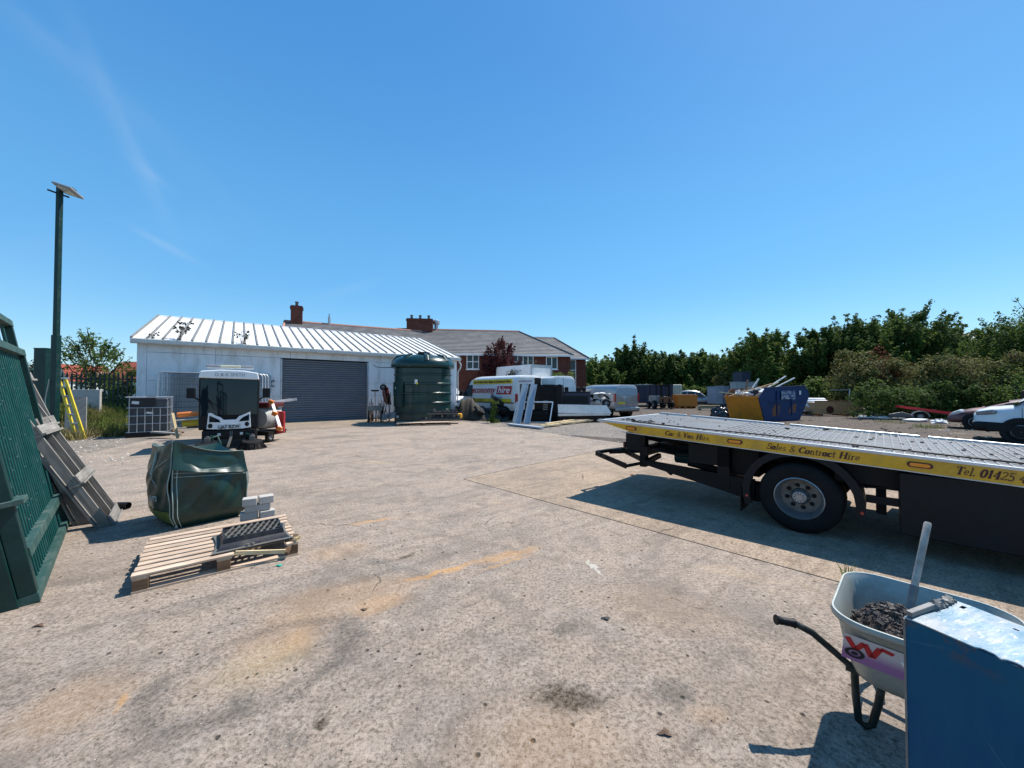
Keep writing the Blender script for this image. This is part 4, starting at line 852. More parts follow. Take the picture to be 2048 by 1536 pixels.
# ---------------------------------------------------------------- recovery truck
TF = Vector((sq, -sq)); TO = Vector((3.22, 4.18))
tr = thing('recovery_truck', 'yellow sided flatbed recovery truck with aluminium deck and lettering', 'truck', (TO.x, TO.y, 0), math.atan2(TF.y, TF.x))
DS = -.048
def dz(x): return 1.02+DS*x
DT = Matrix.Translation((0, 0, 1.02)) @ Matrix.Rotation(-math.atan(DS), 4, 'Y')
DX0, DX1, DW = -2.56, 3.9, 2.27
def deckmb(): b = MB(); b.T = DT; return b
mat('deck_alu', (.10,.106,.112), .55, .15, var=.15, scale=3, dirt=(.11,.10,.09), dirt_amt=.7, dscale=2.2, bump=.001)
mat('deck_rib', (.21,.22,.23), .45, .2, var=.1, scale=8, dirt=(.25,.23,.2), dirt_amt=.5)
npl = 9
for i in range(npl):
    y0 = .03+i*(DW-.06)/npl; y1 = .03+(i+1)*(DW-.06)/npl; b = deckmb(); b.box(DX0+.03, DX1, y0+.003, y1-.003, -.035, -.004); b.build('deck_plank', K('deck_alu'), tr)
b = deckmb(); x = -.9
while x < DX1:
    for i in range(npl):
        y0 = .03+i*(DW-.06)/npl; y1 = .03+(i+1)*(DW-.06)/npl; b.box(x, x+.012, y0+.018, y1-.018, -.006, .003)
    x += .072
b.build('deck_tread', K('deck_rib'), tr, kind='stuff')
b = deckmb(); b.prism([(DX0,-.035),(DX0-.03,-.01),(DX0,.006),(DX1,.006),(DX1,-.012),(DX0+.1,-.03)], -.012, .028, 'Y'); b.build('edge_trim', K('aluminium'), tr)
b = deckmb(); b.prism([(DX0+.05,-.034),(DX0+.62,-.145),(DX1,-.145),(DX1,-.013),(DX0+.1,-.031)], -.006, .014, 'Y'); b.build('side_rave', K('yellow_paint'), tr)
b = deckmb(); b.prism([(DX0+.05,-.034),(DX0+.62,-.145),(DX1,-.145),(DX1,-.013),(DX0+.1,-.031)], DW-.014, DW+.006, 'Y'); b.build('side_rave', K('yellow_paint'), tr)
b = deckmb(); b.box(DX0+.4, DX1, -.008, .016, -.155, -.146); b.build('rave_lip', K('aluminium'), tr)
for x0, x1 in ((DX0+.05, DX0+.55), (DX0+.62, DX0+2.1), (DX0+2.17, DX0+3.6), (DX0+3.67, DX1)):
    b = deckmb(); b.box(x0, x1, DW-.035, DW+.008, -.01, .028); b.build('edge_rail', K('aluminium'), tr, bevel=.006)
b = deckmb(); b.box(DX0, DX0+.05, .03, DW-.04, -.05, -.002); b.build('rear_edge', K('aluminium'), tr)
for xx in (-2.0, -.62, .93, 2.9):                     # oval marker lamps
    b = deckmb(); pts = [(xx+(.058 if math.cos(a) > 0 else -.058)+.026*math.cos(a), -.078+.026*math.sin(a)) for a in [i*2*PI/20 for i in range(20)]]
    b.prism(pts, -.016, -.004, 'Y'); mk = b.build('marker_lamp', K('text_maroon'), tr)
    b = deckmb(); pts = [(xx+(.050 if math.cos(a) > 0 else -.050)+.017*math.cos(a), -.078+.017*math.sin(a)) for a in [i*2*PI/20 for i in range(20)]]
    b.prism(pts, -.022, -.014, 'Y'); b.build('lens', K('amber'), mk)
def serif_text(s, size, x0, x1, z):
    q = DT @ Vector((x0, -.009, z)); ax = DT.to_3x3() @ Vector((1,0,0)); up = DT.to_3x3() @ Vector((0,0,1))
    return glyph_text(s, q, ax, up, size, x1-x0, K('text_maroon'), tr)
# thick-and-thin slanted serif letters drawn as strokes
def arc(cx, cy, rx, ry, a0, a1, n=10): return [(cx+rx*math.cos(R(a0+(a1-a0)*i/n)), cy+ry*math.sin(R(a0+(a1-a0)*i/n))) for i in range(n+1)]
TK, TN = .22, .09
GL = {
 'C': (.72, [(arc(.38,.5,.32,.48,50,310), 'o'), ([(.6,.98),(.6,.74)], TN), ([(.66,.22),(.62,.14)], TN)]),
 'H': (.86, [([(.18,0),(.18,1)], TK), ([(.68,0),(.68,1)], TK), ([(.18,.5),(.68,.5)], TN), ([(.04,0),(.32,0)], TN), ([(.04,1),(.32,1)], TN), ([(.54,0),(.82,0)], TN), ([(.54,1),(.82,1)], TN)]),
 'V': (.74, [([(.14,1),(.36,0)], TK), ([(.36,0),(.62,1)], TN), ([(.02,1),(.28,1)], TN), ([(.5,1),(.74,1)], TN)]),
 'S': (.62, [(arc(.32,.74,.21,.23,40,270,8)+arc(.30,.26,.24,.25,90,-140,8), .11), ([(.52,.98),(.5,.72)], TN), ([(.07,.02),(.08,.28)], TN)]),
 'T': (.72, [([(.36,0),(.36,1)], TK), ([(.04,.98),(.68,.98)], .06), ([(.05,.98),(.03,.74)], TN), ([(.67,.98),(.69,.74)], TN), ([(.2,0),(.52,0)], TN)]),
 'a': (.54, [(arc(.22,.3,.17,.30,0,360,14), 'o'), ([(.40,.62),(.40,.02),(.5,.02)], .11)]),
 'r': (.44, [([(.15,0),(.15,.6)], .12), ([(.15,.42),(.24,.58),(.38,.6)], .07), ([(.04,0),(.28,0)], TN), ([(.04,.6),(.16,.6)], TN)]),
 'n': (.56, [([(.13,0),(.13,.6)], .12), (arc(.27,.38,.14,.22,160,0,8)+[(.41,0)], .1), ([(.03,0),(.23,0)], TN), ([(.31,0),(.53,0)], TN), ([(.02,.6),(.14,.6)], TN)]),
 'i': (.30, [([(.14,0),(.14,.6)], .12), ([(.03,0),(.26,0)], TN), ([(.03,.6),(.14,.6)], TN), ([(.14,.80),(.14,.93)], .13)]),
 'e': (.50, [([(.08,.32),(.40,.32)]+arc(.24,.32,.17,.29,10,320,12), .08)]),
 'l': (.30, [([(.14,0),(.14,1)], .12), ([(.03,0),(.26,0)], TN), ([(.03,1),(.14,1)], TN)]),
 's': (.44, [(arc(.22,.45,.13,.15,40,270,6)+arc(.20,.16,.15,.15,90,-140,6), .085)]),
 'o': (.52, [(arc(.25,.3,.19,.30,0,360,14), 'o')]),
 't': (.38, [([(.16,.84),(.16,.08),(.24,.0),(.34,.06)], .11), ([(.03,.6),(.32,.6)], TN)]),
 'c': (.46, [(arc(.24,.3,.18,.30,45,320,10), 'o')]),
 '&': (.80, [([(.66,.05),(.22,.68)]+arc(.34,.80,.14,.17,200,-60,8)+[(.14,.36)]+arc(.3,.22,.2,.2,160,330,8)+[(.64,.5)], .08)]),
 ',': (.26, [([(.12,.06),(.13,-.04),(.05,-.18)], .09)]), '.': (.28, [([(.12,0),(.12,.12)], .14)]),
 '0': (.60, [(arc(.28,.5,.22,.5,0,360,16), 'o')]), '1': (.46, [([(.24,0),(.24,1)], TK), ([(.24,1),(.08,.84)], TN), ([(.1,0),(.38,0)], TN)]),
 '4': (.62, [([(.42,0),(.42,1)], TK), ([(.42,1),(.04,.3),(.58,.3)], TN), ([(.28,0),(.56,0)], TN)]),
 '2': (.58, [(arc(.28,.74,.2,.24,160,-40,8)+[(.06,.04)], .09), ([(.06,.05),(.5,.05),(.52,.2)], .09)]),
 '5': (.58, [([(.5,.95),(.16,.95),(.12,.56)], .08), (arc(.26,.3,.23,.29,120,-150,10), .11)]), ' ': (.34, []),
}
def glyph_text(s, loc, xd, ud, size, width, m, parent, slant=.22, name='lettering'):
    b = MB(); x = 0; xd = Vector(xd); ud = Vector(ud); total = sum(GL[c][0] for c in s); kx = width/total; nd = xd.cross(ud)
    def W(p): return loc+xd*((p[0])*kx+p[1]*size*slant)+ud*(p[1]*size)
    for c in s:
        adv, strokes = GL[c]
        for pts, th in strokes:
            for i in range(len(pts)-1):
                a, q = pts[i], pts[i+1]; dx, dy = q[0]-a[0], q[1]-a[1]; L = math.hypot(dx, dy) or 1
                if th == 'o': tt = TN+(TK-TN)*abs(dy/L)**1.3
                else: tt = th
                nx, ny = -dy/L*tt/2, dx/L*tt/2; ex, ey = dx/L*tt*.15, dy/L*tt*.15
                quad = [(x+a[0]-nx-ex, a[1]-ny-ey), (x+q[0]-nx+ex, q[1]-ny+ey), (x+q[0]+nx+ex, q[1]+ny+ey), (x+a[0]+nx-ex, a[1]+ny-ey)]
                lift = nd*.0002*(i % 3); b.add([W(p)+lift for p in quad], [(0,1,2,3)])
        x += adv
    return b.build(name, m, parent, recalc=False)
def lx(px):      # truck x of a pixel column on the near side face
    r = (px-1024)/FPX; s = (TO.x-r*TO.y)/(1+r); return -s/sq if False else -(s*1.41421)
serif_text('Car & Van Hire,', .062, lx(1330), lx(1421), -.112)
serif_text('Sales & Contract Hire', .066, lx(1532), lx(1718), -.112)
serif_text('Tel. 01425 474848'[:12], .070, lx(1908), lx(2050), -.115)
# chassis
for y in (.72, 1.52):
    b = MB(); b.prism([(-1.95,.62),(-1.95,.76),(4.6,.70),(4.6,.48),(-.5,.50)], y-.035, y+.035, 'Y'); b.build('chassis_rail', K('black_steel'), tr)
    b = MB(); b.prism([(-2.0,.80),(-2.0,.90),(3.9,dz(3.9)-.05),(3.9,dz(3.9)-.17)], y-.04, y+.04, 'Y'); b.build('subframe_rail', K('black_steel'), tr)
for x in (-1.85, -1.1, -.45, .5, 1.4, 2.3, 3.2):
    b = MB(); b.box(x, x+.08, .06, DW-.06, dz(x)-.14, dz(x)-.05); b.build('cross_member', K('black_steel'), tr)
b = MB(); b.box(-1.95, -1.85, .2, 2.05, .62, .75); b.build('rear_cross_member', K('black_steel'), tr)
# dark under-body masses
b = MB(); b.box(-.86, -.72, .12, 1.0, .35, .92); b.box(-1.22, -.72, .12, .70, .62, .88); b.build('hanging_plate', K('black_steel'), tr)
b = MB(); b.prism([(-1.9,.50),(-1.9,.56),(-.45,.50),(-.45,.24)], .13, .2, 'Y'); b.build('lower_rail', K('black_steel'), tr)
b = MB(); b.prism([(-.85,.30),(-.85,.42),(-.42,.42),(-.42,.22)], .2, .5, 'Y'); b.build('stay_plate', K('black_steel'), tr)
b = MB(); b.cyl((-1.32,.4,.56),(-.86,.4,.5), .05, 10); b.build('hydraulic_ram', K('black_steel'), tr)
b = MB(); b.cyl((-1.55,.55,.60),(-1.15,.55,.60), .09, 12); b.build('air_tank', K('green_steel'), tr, smooth=40)
rg = random.Random(4); b = MB()
for i in range(7):
    y = .25+.1*i; b.tube([(-1.8,y,.72),(-1.5,y+.1,.66-.02*i),(-1.2,y,.70),(-.85,y-.05,.66)], .012, 5)
b.build('hose_bundle', K('black_plastic'), tr, kind='stuff')
b = MB(); b.cyl((-1.62,.28,.46),(-1.50,.24,.40), .035, 10); b.build('hook', K('black_steel'), tr)
# rear light box
b = MB(); b.box(-2.32, -2.26, .42, 1.15, .66, .93); b.build('lamp_board', K('black_plastic'), tr, bevel=.01)
b = MB(); b.box(-2.28, -1.93, .40, .419, .64, .93); b.build('side_plate', K('black_plastic'), tr)
b = MB(); b.box(-2.36, -2.32, .40, .47, .66, .76); b.build('tail_light', K('text_maroon'), tr, bevel=.015)
b = MB(); b.bar((-2.26,.45,.78),(-1.9,.45,.72), .04, .06); b.bar((-2.26,1.1,.78),(-1.9,1.1,.72), .04, .06); b.build('lamp_bracket', K('black_steel'), tr, kind='stuff')
b = MB(); b.tube([(-2.35,.45,.66),(-2.28,.5,.58),(-2.15,.55,.60),(-2.0,.6,.63)], .01, 5); b.tube([(-2.5,.62,.62),(-1.9,.5,.64)], .008, 5); b.build('cable', K('black_plastic'), tr, kind='stuff')
# spectacle lift frame: two drilled arms and ties
def drilled(p0, p1, h, holes, name='lift_arm'):
    p0 = Vector(p0); p1 = Vector(p1); d = p1-p0; L = d.length; b = MB(); up = Vector((0,0,1)); ax = d.normalized(); u2 = (up-ax*up.dot(ax)).normalized(); nn = ax.cross(u2)
    xs = [0]; 
    for hh in holes: xs += [hh-.017, hh+.017]
    xs += [L]; 
    for i in range(len(xs)-1):
        solid = (i % 2 == 0)
        for (a0, a1) in ([(-h/2, h/2)] if solid else [(-h/2, -.018), (.018, h/2)]):
            V = []
            for t_ in (-.012, .012):
                for (xx, zz) in ((xs[i], a0), (xs[i+1], a0), (xs[i+1], a1), (xs[i], a1)): V.append(p0+ax*xx+u2*zz+nn*t_)
            b.add(V, [(0,1,2,3),(7,6,5,4),(0,4,5,1),(1,5,6,2),(2,6,7,3),(3,7,4,0)])
    return b.build(name, K('black_steel'), tr)
def tloc(px, py, z):      # a point at height z in truck coordinates
    g = G(px, py, z); d = Vector((g.x-TO.x, g.y-TO.y)); return Vector((d.dot(TF), d.dot(Vector((sq, sq))), z))
A0 = tloc(1192, 906, .56); A1 = tloc(1252, 932, .50); B0 = tloc(1243, 899, .56); B1 = tloc(1294, 924, .50)
drilled(A0, A1, .075, [.16, .33, .38]); drilled(B0, B1, .075, [.12, .30, .35])
b = MB(); b.bar(A0+Vector((.03,0,.02)), B0+Vector((.03,0,.02)), .05, .05); b.build('lift_tie', K('black_steel'), tr)
b = MB(); b.bar(A1, B1, .03, .04); b.build('lift_tie', K('black_steel'), tr)
b = MB(); b.bar((A0+B0)/2, (-1.9, 1.0, .62), .07, .08); b.bar(B1, (-1.9, .75, .55), .06, .07); b.build('lift_boom', K('black_steel'), tr, kind='stuff')
b = MB(); b.box(-2.02, -1.93, .3, .42, .42, .95); b.build('lift_post', K('black_steel'), tr)
# guards, locker
for xs_, lab in ((0, 'near'),):
    b = MB()
    for k in range(16):
        a0 = R(200-k*13.2); a1 = R(200-(k+1)*13.2); r0, r1 = .50, .535
        V = []
        for y in (.01, .34):
            for a, r in ((a0,r0),(a1,r0),(a1,r1),(a0,r1)): V.append((r*math.cos(a)*1.03, y, .40+r*math.sin(a)))
        b.add(V, [(0,1,2,3),(7,6,5,4),(0,4,5,1),(2,6,7,3),(1,5,6,2),(3,7,4,0)])
        V = []
        for y in (-.004, .03):
            for a, r in ((a0,.46),(a1,.46),(a1,r1),(a0,r1)): V.append((r*math.cos(a)*1.03, y, .40+r*math.sin(a)))
        b.add(V, [(0,1,2,3),(7,6,5,4)])
    b.build('mudguard', K('black_plastic'), tr, smooth=40)
b = MB(); b.box(-.58, -.565, .02, .36, .12, .40); b.build('mud_flap', K('black_plastic'), tr)
for x, z in ((-.50,.33),(.52,.35)):
    b = MB(); b.cyl((x,-.015,z),(x,.0,z), .016, 12); b.build('reflector', K('tail_red'), tr)
def truck_wheel(x, y, s, twin=False):
    b = MB(); r = .39; c = (x, y, r)
    pr = [(.225,-.105),(.25,-.118),(.33,-.12),(.372,-.10),(.39,-.07),(.39,-.045),(.383,-.04),(.383,-.028),(.39,-.023),(.39,.023),(.383,.028),(.383,.04),(.39,.045),(.39,.07),(.372,.10),(.33,.12),(.25,.118),(.225,.105)]
    b.lathe(pr, 44, c, 'Y'); ty = b.build('tyre', K('tyre'), tr, smooth=40)
    b = MB(); b.lathe([(.232, -.114),(.222, -.119),(.214,-.10),(.208,-.06),(.198,.0),(.186,.035),(.168,.045),(.155,.04)] if s < 0 else [(.232,.114),(.222,.119),(.214,.10),(.208,.06),(.198,0),(.186,-.035),(.168,-.045),(.155,-.04)], 44, c, 'Y'); rm = b.build('rim', K('steel_rim'), tr, smooth=30)
    mat('hub_dirty', (.2,.19,.175), .6, .5, dirt=(.06,.05,.04), dirt_amt=.5, dscale=8)
    b = MB(); q = .03*(-s); b.lathe([(.19, q+.004),(.155, q),(.095, q-.004*(-s)),(.093, q)], 40, c, 'Y'); ds = b.build('disc', K('hub_dirty'), rm, smooth=30)
    b = MB(); q = -.02*(-s); b.lathe([(.095,.03*(-s)),(.085,-.0*(-s)),(.070,-.02*(-s)),(.066,-.05*(-s)),(.058,-.055*(-s)),(.03,-.055*(-s)),(.028,-.062*(-s)),(.001,-.062*(-s))], 32, c, 'Y'); hb = b.build('hub', K('steel_rim'), rm, smooth=30)
    for k in range(8):
        a = 2*PI*k/8+.2; b = MB(); cx, cz = x+.125*math.cos(a), r+.125*math.sin(a); yy = y+.03*(-s); b.cyl((cx, yy, cz), (cx, yy+.028*s, cz), .017, 6); b.cyl((cx, yy+.002*s, cz), (cx, yy+.006*s, cz), .024, 12); b.build('wheel_nut', K('black_steel'), rm)
    for k in range(10):
        a = 2*PI*k/10; b = MB(); b.cyl((x+.045*math.cos(a), y+.055*s, r+.045*math.sin(a)), (x+.045*math.cos(a), y+.062*s, r+.045*math.sin(a)), .006, 6); b.build('hub_bolt', K('black_steel'), rm)
truck_wheel(0, .125, -1); truck_wheel(0, DW-.12, 1); truck_wheel(4.25, .14, -1); truck_wheel(4.25, DW-.14, 1)
for y in (.36, DW-.36):
    b = MB(); b.lathe([(.2,-.1),(.33,-.12),(.39,-.08),(.39,.08),(.33,.12),(.2,.1)], 28, (0, y, .39), 'Y'); b.build('inner_tyre', K('tyre'), tr, smooth=40)
b = MB(); b.cyl((0,.3,.40),(0,DW-.3,.40), .07, 10); b.lathe([(.0,-.16),(.14,-.1),(.17,0),(.14,.1),(0,.16)], 16, (0,DW/2,.4), 'Y'); b.build('axle', K('black_steel'), tr)
b = MB(); b.prism([(-.55,.52),(0,.60),(.55,.52),(.55,.49),(0,.56),(-.55,.49)], .62, .70, 'Y'); b.build('leaf_spring', K('black_steel'), tr)
b = MB(); b.box(.79, 2.9, .03, .50, .20, .80); b.build('side_locker', K('black_plastic'), tr, bevel=.01)
b = MB(); b.box(.79, 2.9, DW-.5, DW-.03, .30, .80); b.build('side_locker', K('black_plastic'), tr, bevel=.01)
b = MB(); b.box(.55, .82, .06, .10, .455, .53); b.build('side_guard', K('black_steel'), tr)
b = MB(); b.tube([(.42,.2,.62),(.55,.2,.585),(.68,.2,.60),(.82,.2,.61)], .012, 5); b.build('brake_hose', K('black_plastic'), tr)
b = MB(); b.box(.30, .79, .15, 1.9, .62, .95); b.box(-.75, -.42, .25, 1.9, .52, .9); b.box(-.42, .42, .40, 1.85, .72, .92); b.build('tank_body', K('black_steel'), tr, kind='stuff')
b = MB(); b.box(.62, .70, .3, .38, .3, .65); b.build('stay', K('black_steel'), tr)
# cab, beyond the frame
cab = hull([(3.75,1.0,.92,.5,2.3),(3.8,1.05,.98,.42,2.36),(4.9,1.05,.98,.42,2.38),(5.2,1.05,.95,.42,2.3),(5.5,1.03,.95,.42,1.4),(5.62,1.0,.9,.45,1.2)], 24, 6); cab.v = [(x, y+DW/2, z) for x, y, z in cab.v]; cab.build('cab', K('white_paint'), tr, smooth=45)
b = MB(); b.add([(5.28,.2,2.1),(5.28,DW-.2,2.1),(5.53,DW-.2,1.38),(5.53,.2,1.38)], [(0,1,2,3)]); b.build('windscreen', K('screen_glass'), tr)
# ratchet strap, chains, grit on the deck
st_ = deckmb(); st_.tube([(DX0+.55,.16,.012),(-1.6,.13,.012),(-1.05,.16,.014),(-.5,.30,.012),(.2,.34,.012),(1.2,.30,.012),(2.2,.36,.012),(3.6,.34,.012)], .009, 5)
o = st_.build('winch_cable', K('black_steel'), None); 
for ch in (o,): ch.location = (TO.x, TO.y, 0); ch.rotation_euler = (0,0,math.atan2(TF.y,TF.x))
tag(o, 'thin black winch cable lying along the near side of the truck deck', 'cable')
cb_ = MB(); cb_.T = DT
for i in range(11):
    a = i*.13; cx = DX0+.28+.045*i; cy = .26+.10*math.sin(i*.8); 
    cb_.tube([(cx+.03*math.cos(k*PI/4), cy+.015*math.sin(k*PI/4), .018+.012*(i % 2)*math.sin(k*PI/4)) for k in range(9)], .007, 5)
o = cb_.build('chain', K('black_steel'), None); o.location = (TO.x, TO.y, 0); o.rotation_euler = (0,0,math.atan2(TF.y,TF.x)); tag(o, 'short loose chain at the rear corner of the truck deck', 'chain')
rg = random.Random(9); V = MB(); V.T = DT
for i in range(110):
    x = rg.uniform(DX0+.2, DX1); y = rg.uniform(.1, DW-.1); s = rg.uniform(.004, .02) if rg.random() < .9 else rg.uniform(.02, .035); V.obox((x, y, s*.3), (s*rg.uniform(1,2), s, s*.6), (0,0,rg.uniform(0,3)))
o = V.build('deck_grit', K('stone_dark'), None, kind='stuff'); o.location = (TO.x, TO.y, 0); o.rotation_euler = (0,0,math.atan2(TF.y,TF.x)); o['label'] = 'dark crumbs of dirt scattered on the truck deck'
# ---------------------------------------------------------------- wheelbarrow with spoil, and the blue cabinet
wbx = Vector((1.46, 1.68)); RZ = .58
cA = Vector((1.43,1.69)); cB = Vector((1.915,2.13)); cC = Vector((2.31,1.70)); cD = Vector((1.825,1.26))
cen = (cA+cB+cC+cD)/4; wang = math.atan2((cC-cB).y, (cC-cB).x)
wbr = thing('wheelbarrow', 'galvanised wheelbarrow with black handle holding dark stony spoil', 'wheelbarrow', (cen.x, cen.y, 0), wang)
HL, HWd = (cC-cB).length/2, (cB-cA).length/2
def rr(u, hl, hw, rad):      # rounded rectangle outline
    pts = []; 
    for (cx, cy, a0) in ((hl-rad, hw-rad, 0), (-hl+rad, hw-rad, 90), (-hl+rad, -hw+rad, 180), (hl-rad, -hw+rad, 270)):
        for k in range(9): a = R(a0+k*90/8); pts.append((cx+rad*math.cos(a), cy+rad*math.sin(a)))
    return pts
def ringmesh(levels):
    b = MB(); V = []; n = 36
    for (z, hl, hw, rad, ox) in levels: V += [(x+ox, y, z) for x, y in rr(0, hl, hw, rad)]
    F = []
    for i in range(len(levels)-1):
        for k in range(n): F.append((i*n+k, i*n+(k+1) % n, (i+1)*n+(k+1) % n, (i+1)*n+k))
    return b.add(V, F), n, len(levels)
lv = [(.275,HL*.50,HWd*.52,.09,-.06),(.285,HL*.60,HWd*.62,.10,-.05),(.33,HL*.68,HWd*.72,.11,-.04),(.45,HL*.83,HWd*.86,.12,-.02),(RZ-.015,HL*.955,HWd*.955,.135,0),(RZ,HL*.985,HWd*.985,.14,0),(RZ+.012,HL,HWd,.14,0),(RZ+.012,HL*1.015,HWd*1.02,.145,0),(RZ-.002,HL*1.03,HWd*1.04,.15,0),(RZ-.014,HL*1.022,HWd*1.03,.15,0)]
b, n, m_ = ringmesh(lv); b.f.append(tuple(reversed(range(n))))
mat('barrow_zinc', (.33,.35,.32), .42, .35, var=.1, scale=5, dirt=(.24,.22,.18), dirt_amt=.6, dscale=4, bump=.0008, bscale=30)
tr_ = b.build('tray', K('barrow_zinc'), wbr, smooth=60)
md = tr_.modifiers.new('solid', 'SOLIDIFY'); md.thickness = .004; md.offset = 0
def wl(v, z=None): d = Vector((v[0]-cen.x, v[1]-cen.y)); c_, s_ = math.cos(-wang), math.sin(-wang); return Vector((d.x*c_-d.y*s_, d.x*s_+d.y*c_, v[2] if z is None else z))
mat('frame_green', (.014,.024,.022), .4, .3, var=.2, dirt=(.12,.11,.09), dirt_amt=.6, dscale=7)
tip = wl((1.345,1.85,.462)); tip2 = wl((1.395,1.843,.455)); bend = wl((1.46,1.82,.425)); J = wl((1.635,1.79,.272)); Jr = wl((2.05,1.30,.25))
b = MB(); b.tube([tip2, bend.lerp(tip2,.3), bend, bend.lerp(J,.25), J, J.lerp(Jr,.3)+Vector((0,0,-.01)), Jr], .0155, 12); b.build('frame_tube', K('frame_green'), wbr, smooth=60)
foot = wl((1.665,1.79,.012)); lt = wl((1.72,1.74,.265))
b = MB(); b.tube([J, wl((1.64,1.79,.14)), wl((1.655,1.795,.03)), wl((1.68,1.785,.010)), wl((1.695,1.77,.03)), wl((1.71,1.75,.15)), lt], .0155, 10); b.build('leg', K('frame_green'), wbr, smooth=60)
far = lambda v: Vector((v.x, v.y+.42, v.z))
b = MB(); b.tube([far(J), far(wl((1.64,1.79,.14))), far(wl((1.68,1.785,.010))), far(wl((1.71,1.75,.15))), far(lt)], .0155, 10); b.build('leg', K('frame_green'), wbr, smooth=60)
b = MB(); b.tube([far(J), far(Jr)+Vector((0,-.1,0))], .0155, 10); b.build('frame_tube', K('frame_green'), wbr, smooth=60)
dg = (tip-tip2).normalized()
for off in (Vector((0,0,0)),):
    b = MB(); a = tip2+dg*-.0+off; pr = [0,.004,.012,.03,.045,.06,.075,.086,.095,.1]; rd = [.016,.023,.020,.018,.0195,.018,.0195,.019,.024,.021]
    b.tube([a+dg*(x*.9) for x in pr], rd, 14); b.build('grip', K('black_plastic'), wbr, smooth=50)
b = MB(); b.box(J.x-.03, J.x+.05, J.y-.02, J.y+.03, .262, .285); b.build('bracket', K('frame_green'), wbr)
b = MB(); b.bar((J.x+.02, J.y, .268), (J.x+.02, J.y+.42, .268), .02, .02); b.build('cross_bar', K('frame_green'), wbr)
wheel(wbr, (HL*.9+.05, 0, .19), .19, .09, 'Y', .5, -1, n=24)
# sticker on the near side of the tray
def tside(x, z):            # point on the near side wall of the tray
    f = (z-.33)/(RZ-.33); k = (.72+.14*(z-.33)/.12) if z < .45 else (.86+.095*(z-.45)/.115); y = -HWd*k; return Vector((x-.04+.04*f, y-.006, z))
q0, q1 = -.235, .22
b = MB(); b.add([tside(q0+.006,.395), tside(q1,.395), tside(q1,.525), tside(q0,.525)], [(0,1,2,3)]); t = NT('sticker'); sx = t.n('ShaderNodeSeparateXYZ'); t.l(t.obj(), sx.inputs[0]); t.l(t.mix(t.ramp(sx.outputs[2], .43, .48), (.30,.14,.30), (.52,.48,.48)), t.b.inputs['Base Color']); MATS['sticker'] = t.m
st2 = b.build('sticker', K('sticker'), wbr, recalc=False)
xa = (tside(q1,.46)-tside(q0,.46)).normalized(); ua = (tside(q0,.52)-tside(q0,.41)).normalized()
W_ = MB(); nn_ = xa.cross(ua)
def wq(p): return tside(q0, .397)+xa*(p[0]*1.5)+ua*(p[1]*1.22)+nn_*.002
for a, c in [((.008,.100),(.030,.055)),((.030,.055),(.046,.095)),((.046,.095),(.066,.045)),((.066,.045),(.078,.097)),((.078,.097),(.105,.090))]:
    d = Vector(c)-Vector(a); nrm = Vector((-d.y, d.x)).normalized()*.007; W_.add([wq(Vector(a)-nrm), wq(Vector(c)-nrm), wq(Vector(c)+nrm), wq(Vector(a)+nrm)], [(0,1,2,3)])
W_.build('logo_letter', K('red_paint'), st2, recalc=False)
b = MB()
for k in range(20):
    a0 = 2*PI*k/20; a1 = 2*PI*(k+1)/20; c_ = (.030,.036); b.add([wq((c_[0]+r*math.cos(a), c_[1]+r*math.sin(a))) for a, r in ((a0,.013),(a1,.013),(a1,.022),(a0,.022))], [(0,1,2,3)])
    b.add([wq((c_[0]+r*math.cos(a), c_[1]+r*math.sin(a))) for a, r in ((a0,.0),(a1,.004),(a1,.008),(a0,.008))], [(0,1,2,3)])
b.build('logo_wheel', K('text_black'), st2, recalc=False)
text('WB', .05, K('text_white'), st2, wq((.125,.045)), xa, ua, 0, .002)
# spoil heap
mat('spoil', (.045,.030,.024), .9, var=.5, scale=12, bump=.006, bscale=70); mat('spoil_stone', (.055,.045,.04), .75, var=.6, scale=25, fine=.2)
sp_c = Vector((-HL*.22, -.03))
b = MB()
def spf(u, v):
    a = u*2*PI; r = v; x = sp_c.x+math.cos(a)*r*HL*.64; y = sp_c.y+math.sin(a)*r*HWd*.70; z = .455+(.115)*max(0, 1-r**2.8)+.012*math.sin(x*60)*math.sin(y*55)
    return (x, y, z)
b.grid(spf, 40, 14, False); hp = b.build('spoil_heap', K('spoil'), None, smooth=70); hp.location = (cen.x, cen.y, 0); hp.rotation_euler = (0,0,wang); tag(hp, 'heap of dark earthy spoil lying in the wheelbarrow tray', 'spoil')
rg = random.Random(3); b = MB()
for i in range(1700):
    a = rg.uniform(0, 2*PI); r = math.sqrt(rg.random())*.98; x, y, z = spf(a/(2*PI), r); s = rg.uniform(.003, .008) if rg.random() < .93 else rg.uniform(.010, .017)
    T = b.T; b.T = Matrix.Translation((x, y, z+s*.2)) @ Euler((rg.uniform(0,6), rg.uniform(0,6), rg.uniform(0,6))).to_matrix().to_4x4()
    V = []; 
    for sx in (-1, 1):
        for sy in (-1, 1):
            for sz in (-1, 1): V.append((sx*s*rg.uniform(.5,1.1), sy*s*rg.uniform(.4,.9), sz*s*rg.uniform(.25,.7)))
    b.add(V, [(0,1,3,2),(4,6,7,5),(0,4,5,1),(2,3,7,6),(0,2,6,4),(1,5,7,3)]); b.T = T
sps = b.build('spoil_stones', K('spoil_stone'), hp, kind='stuff')
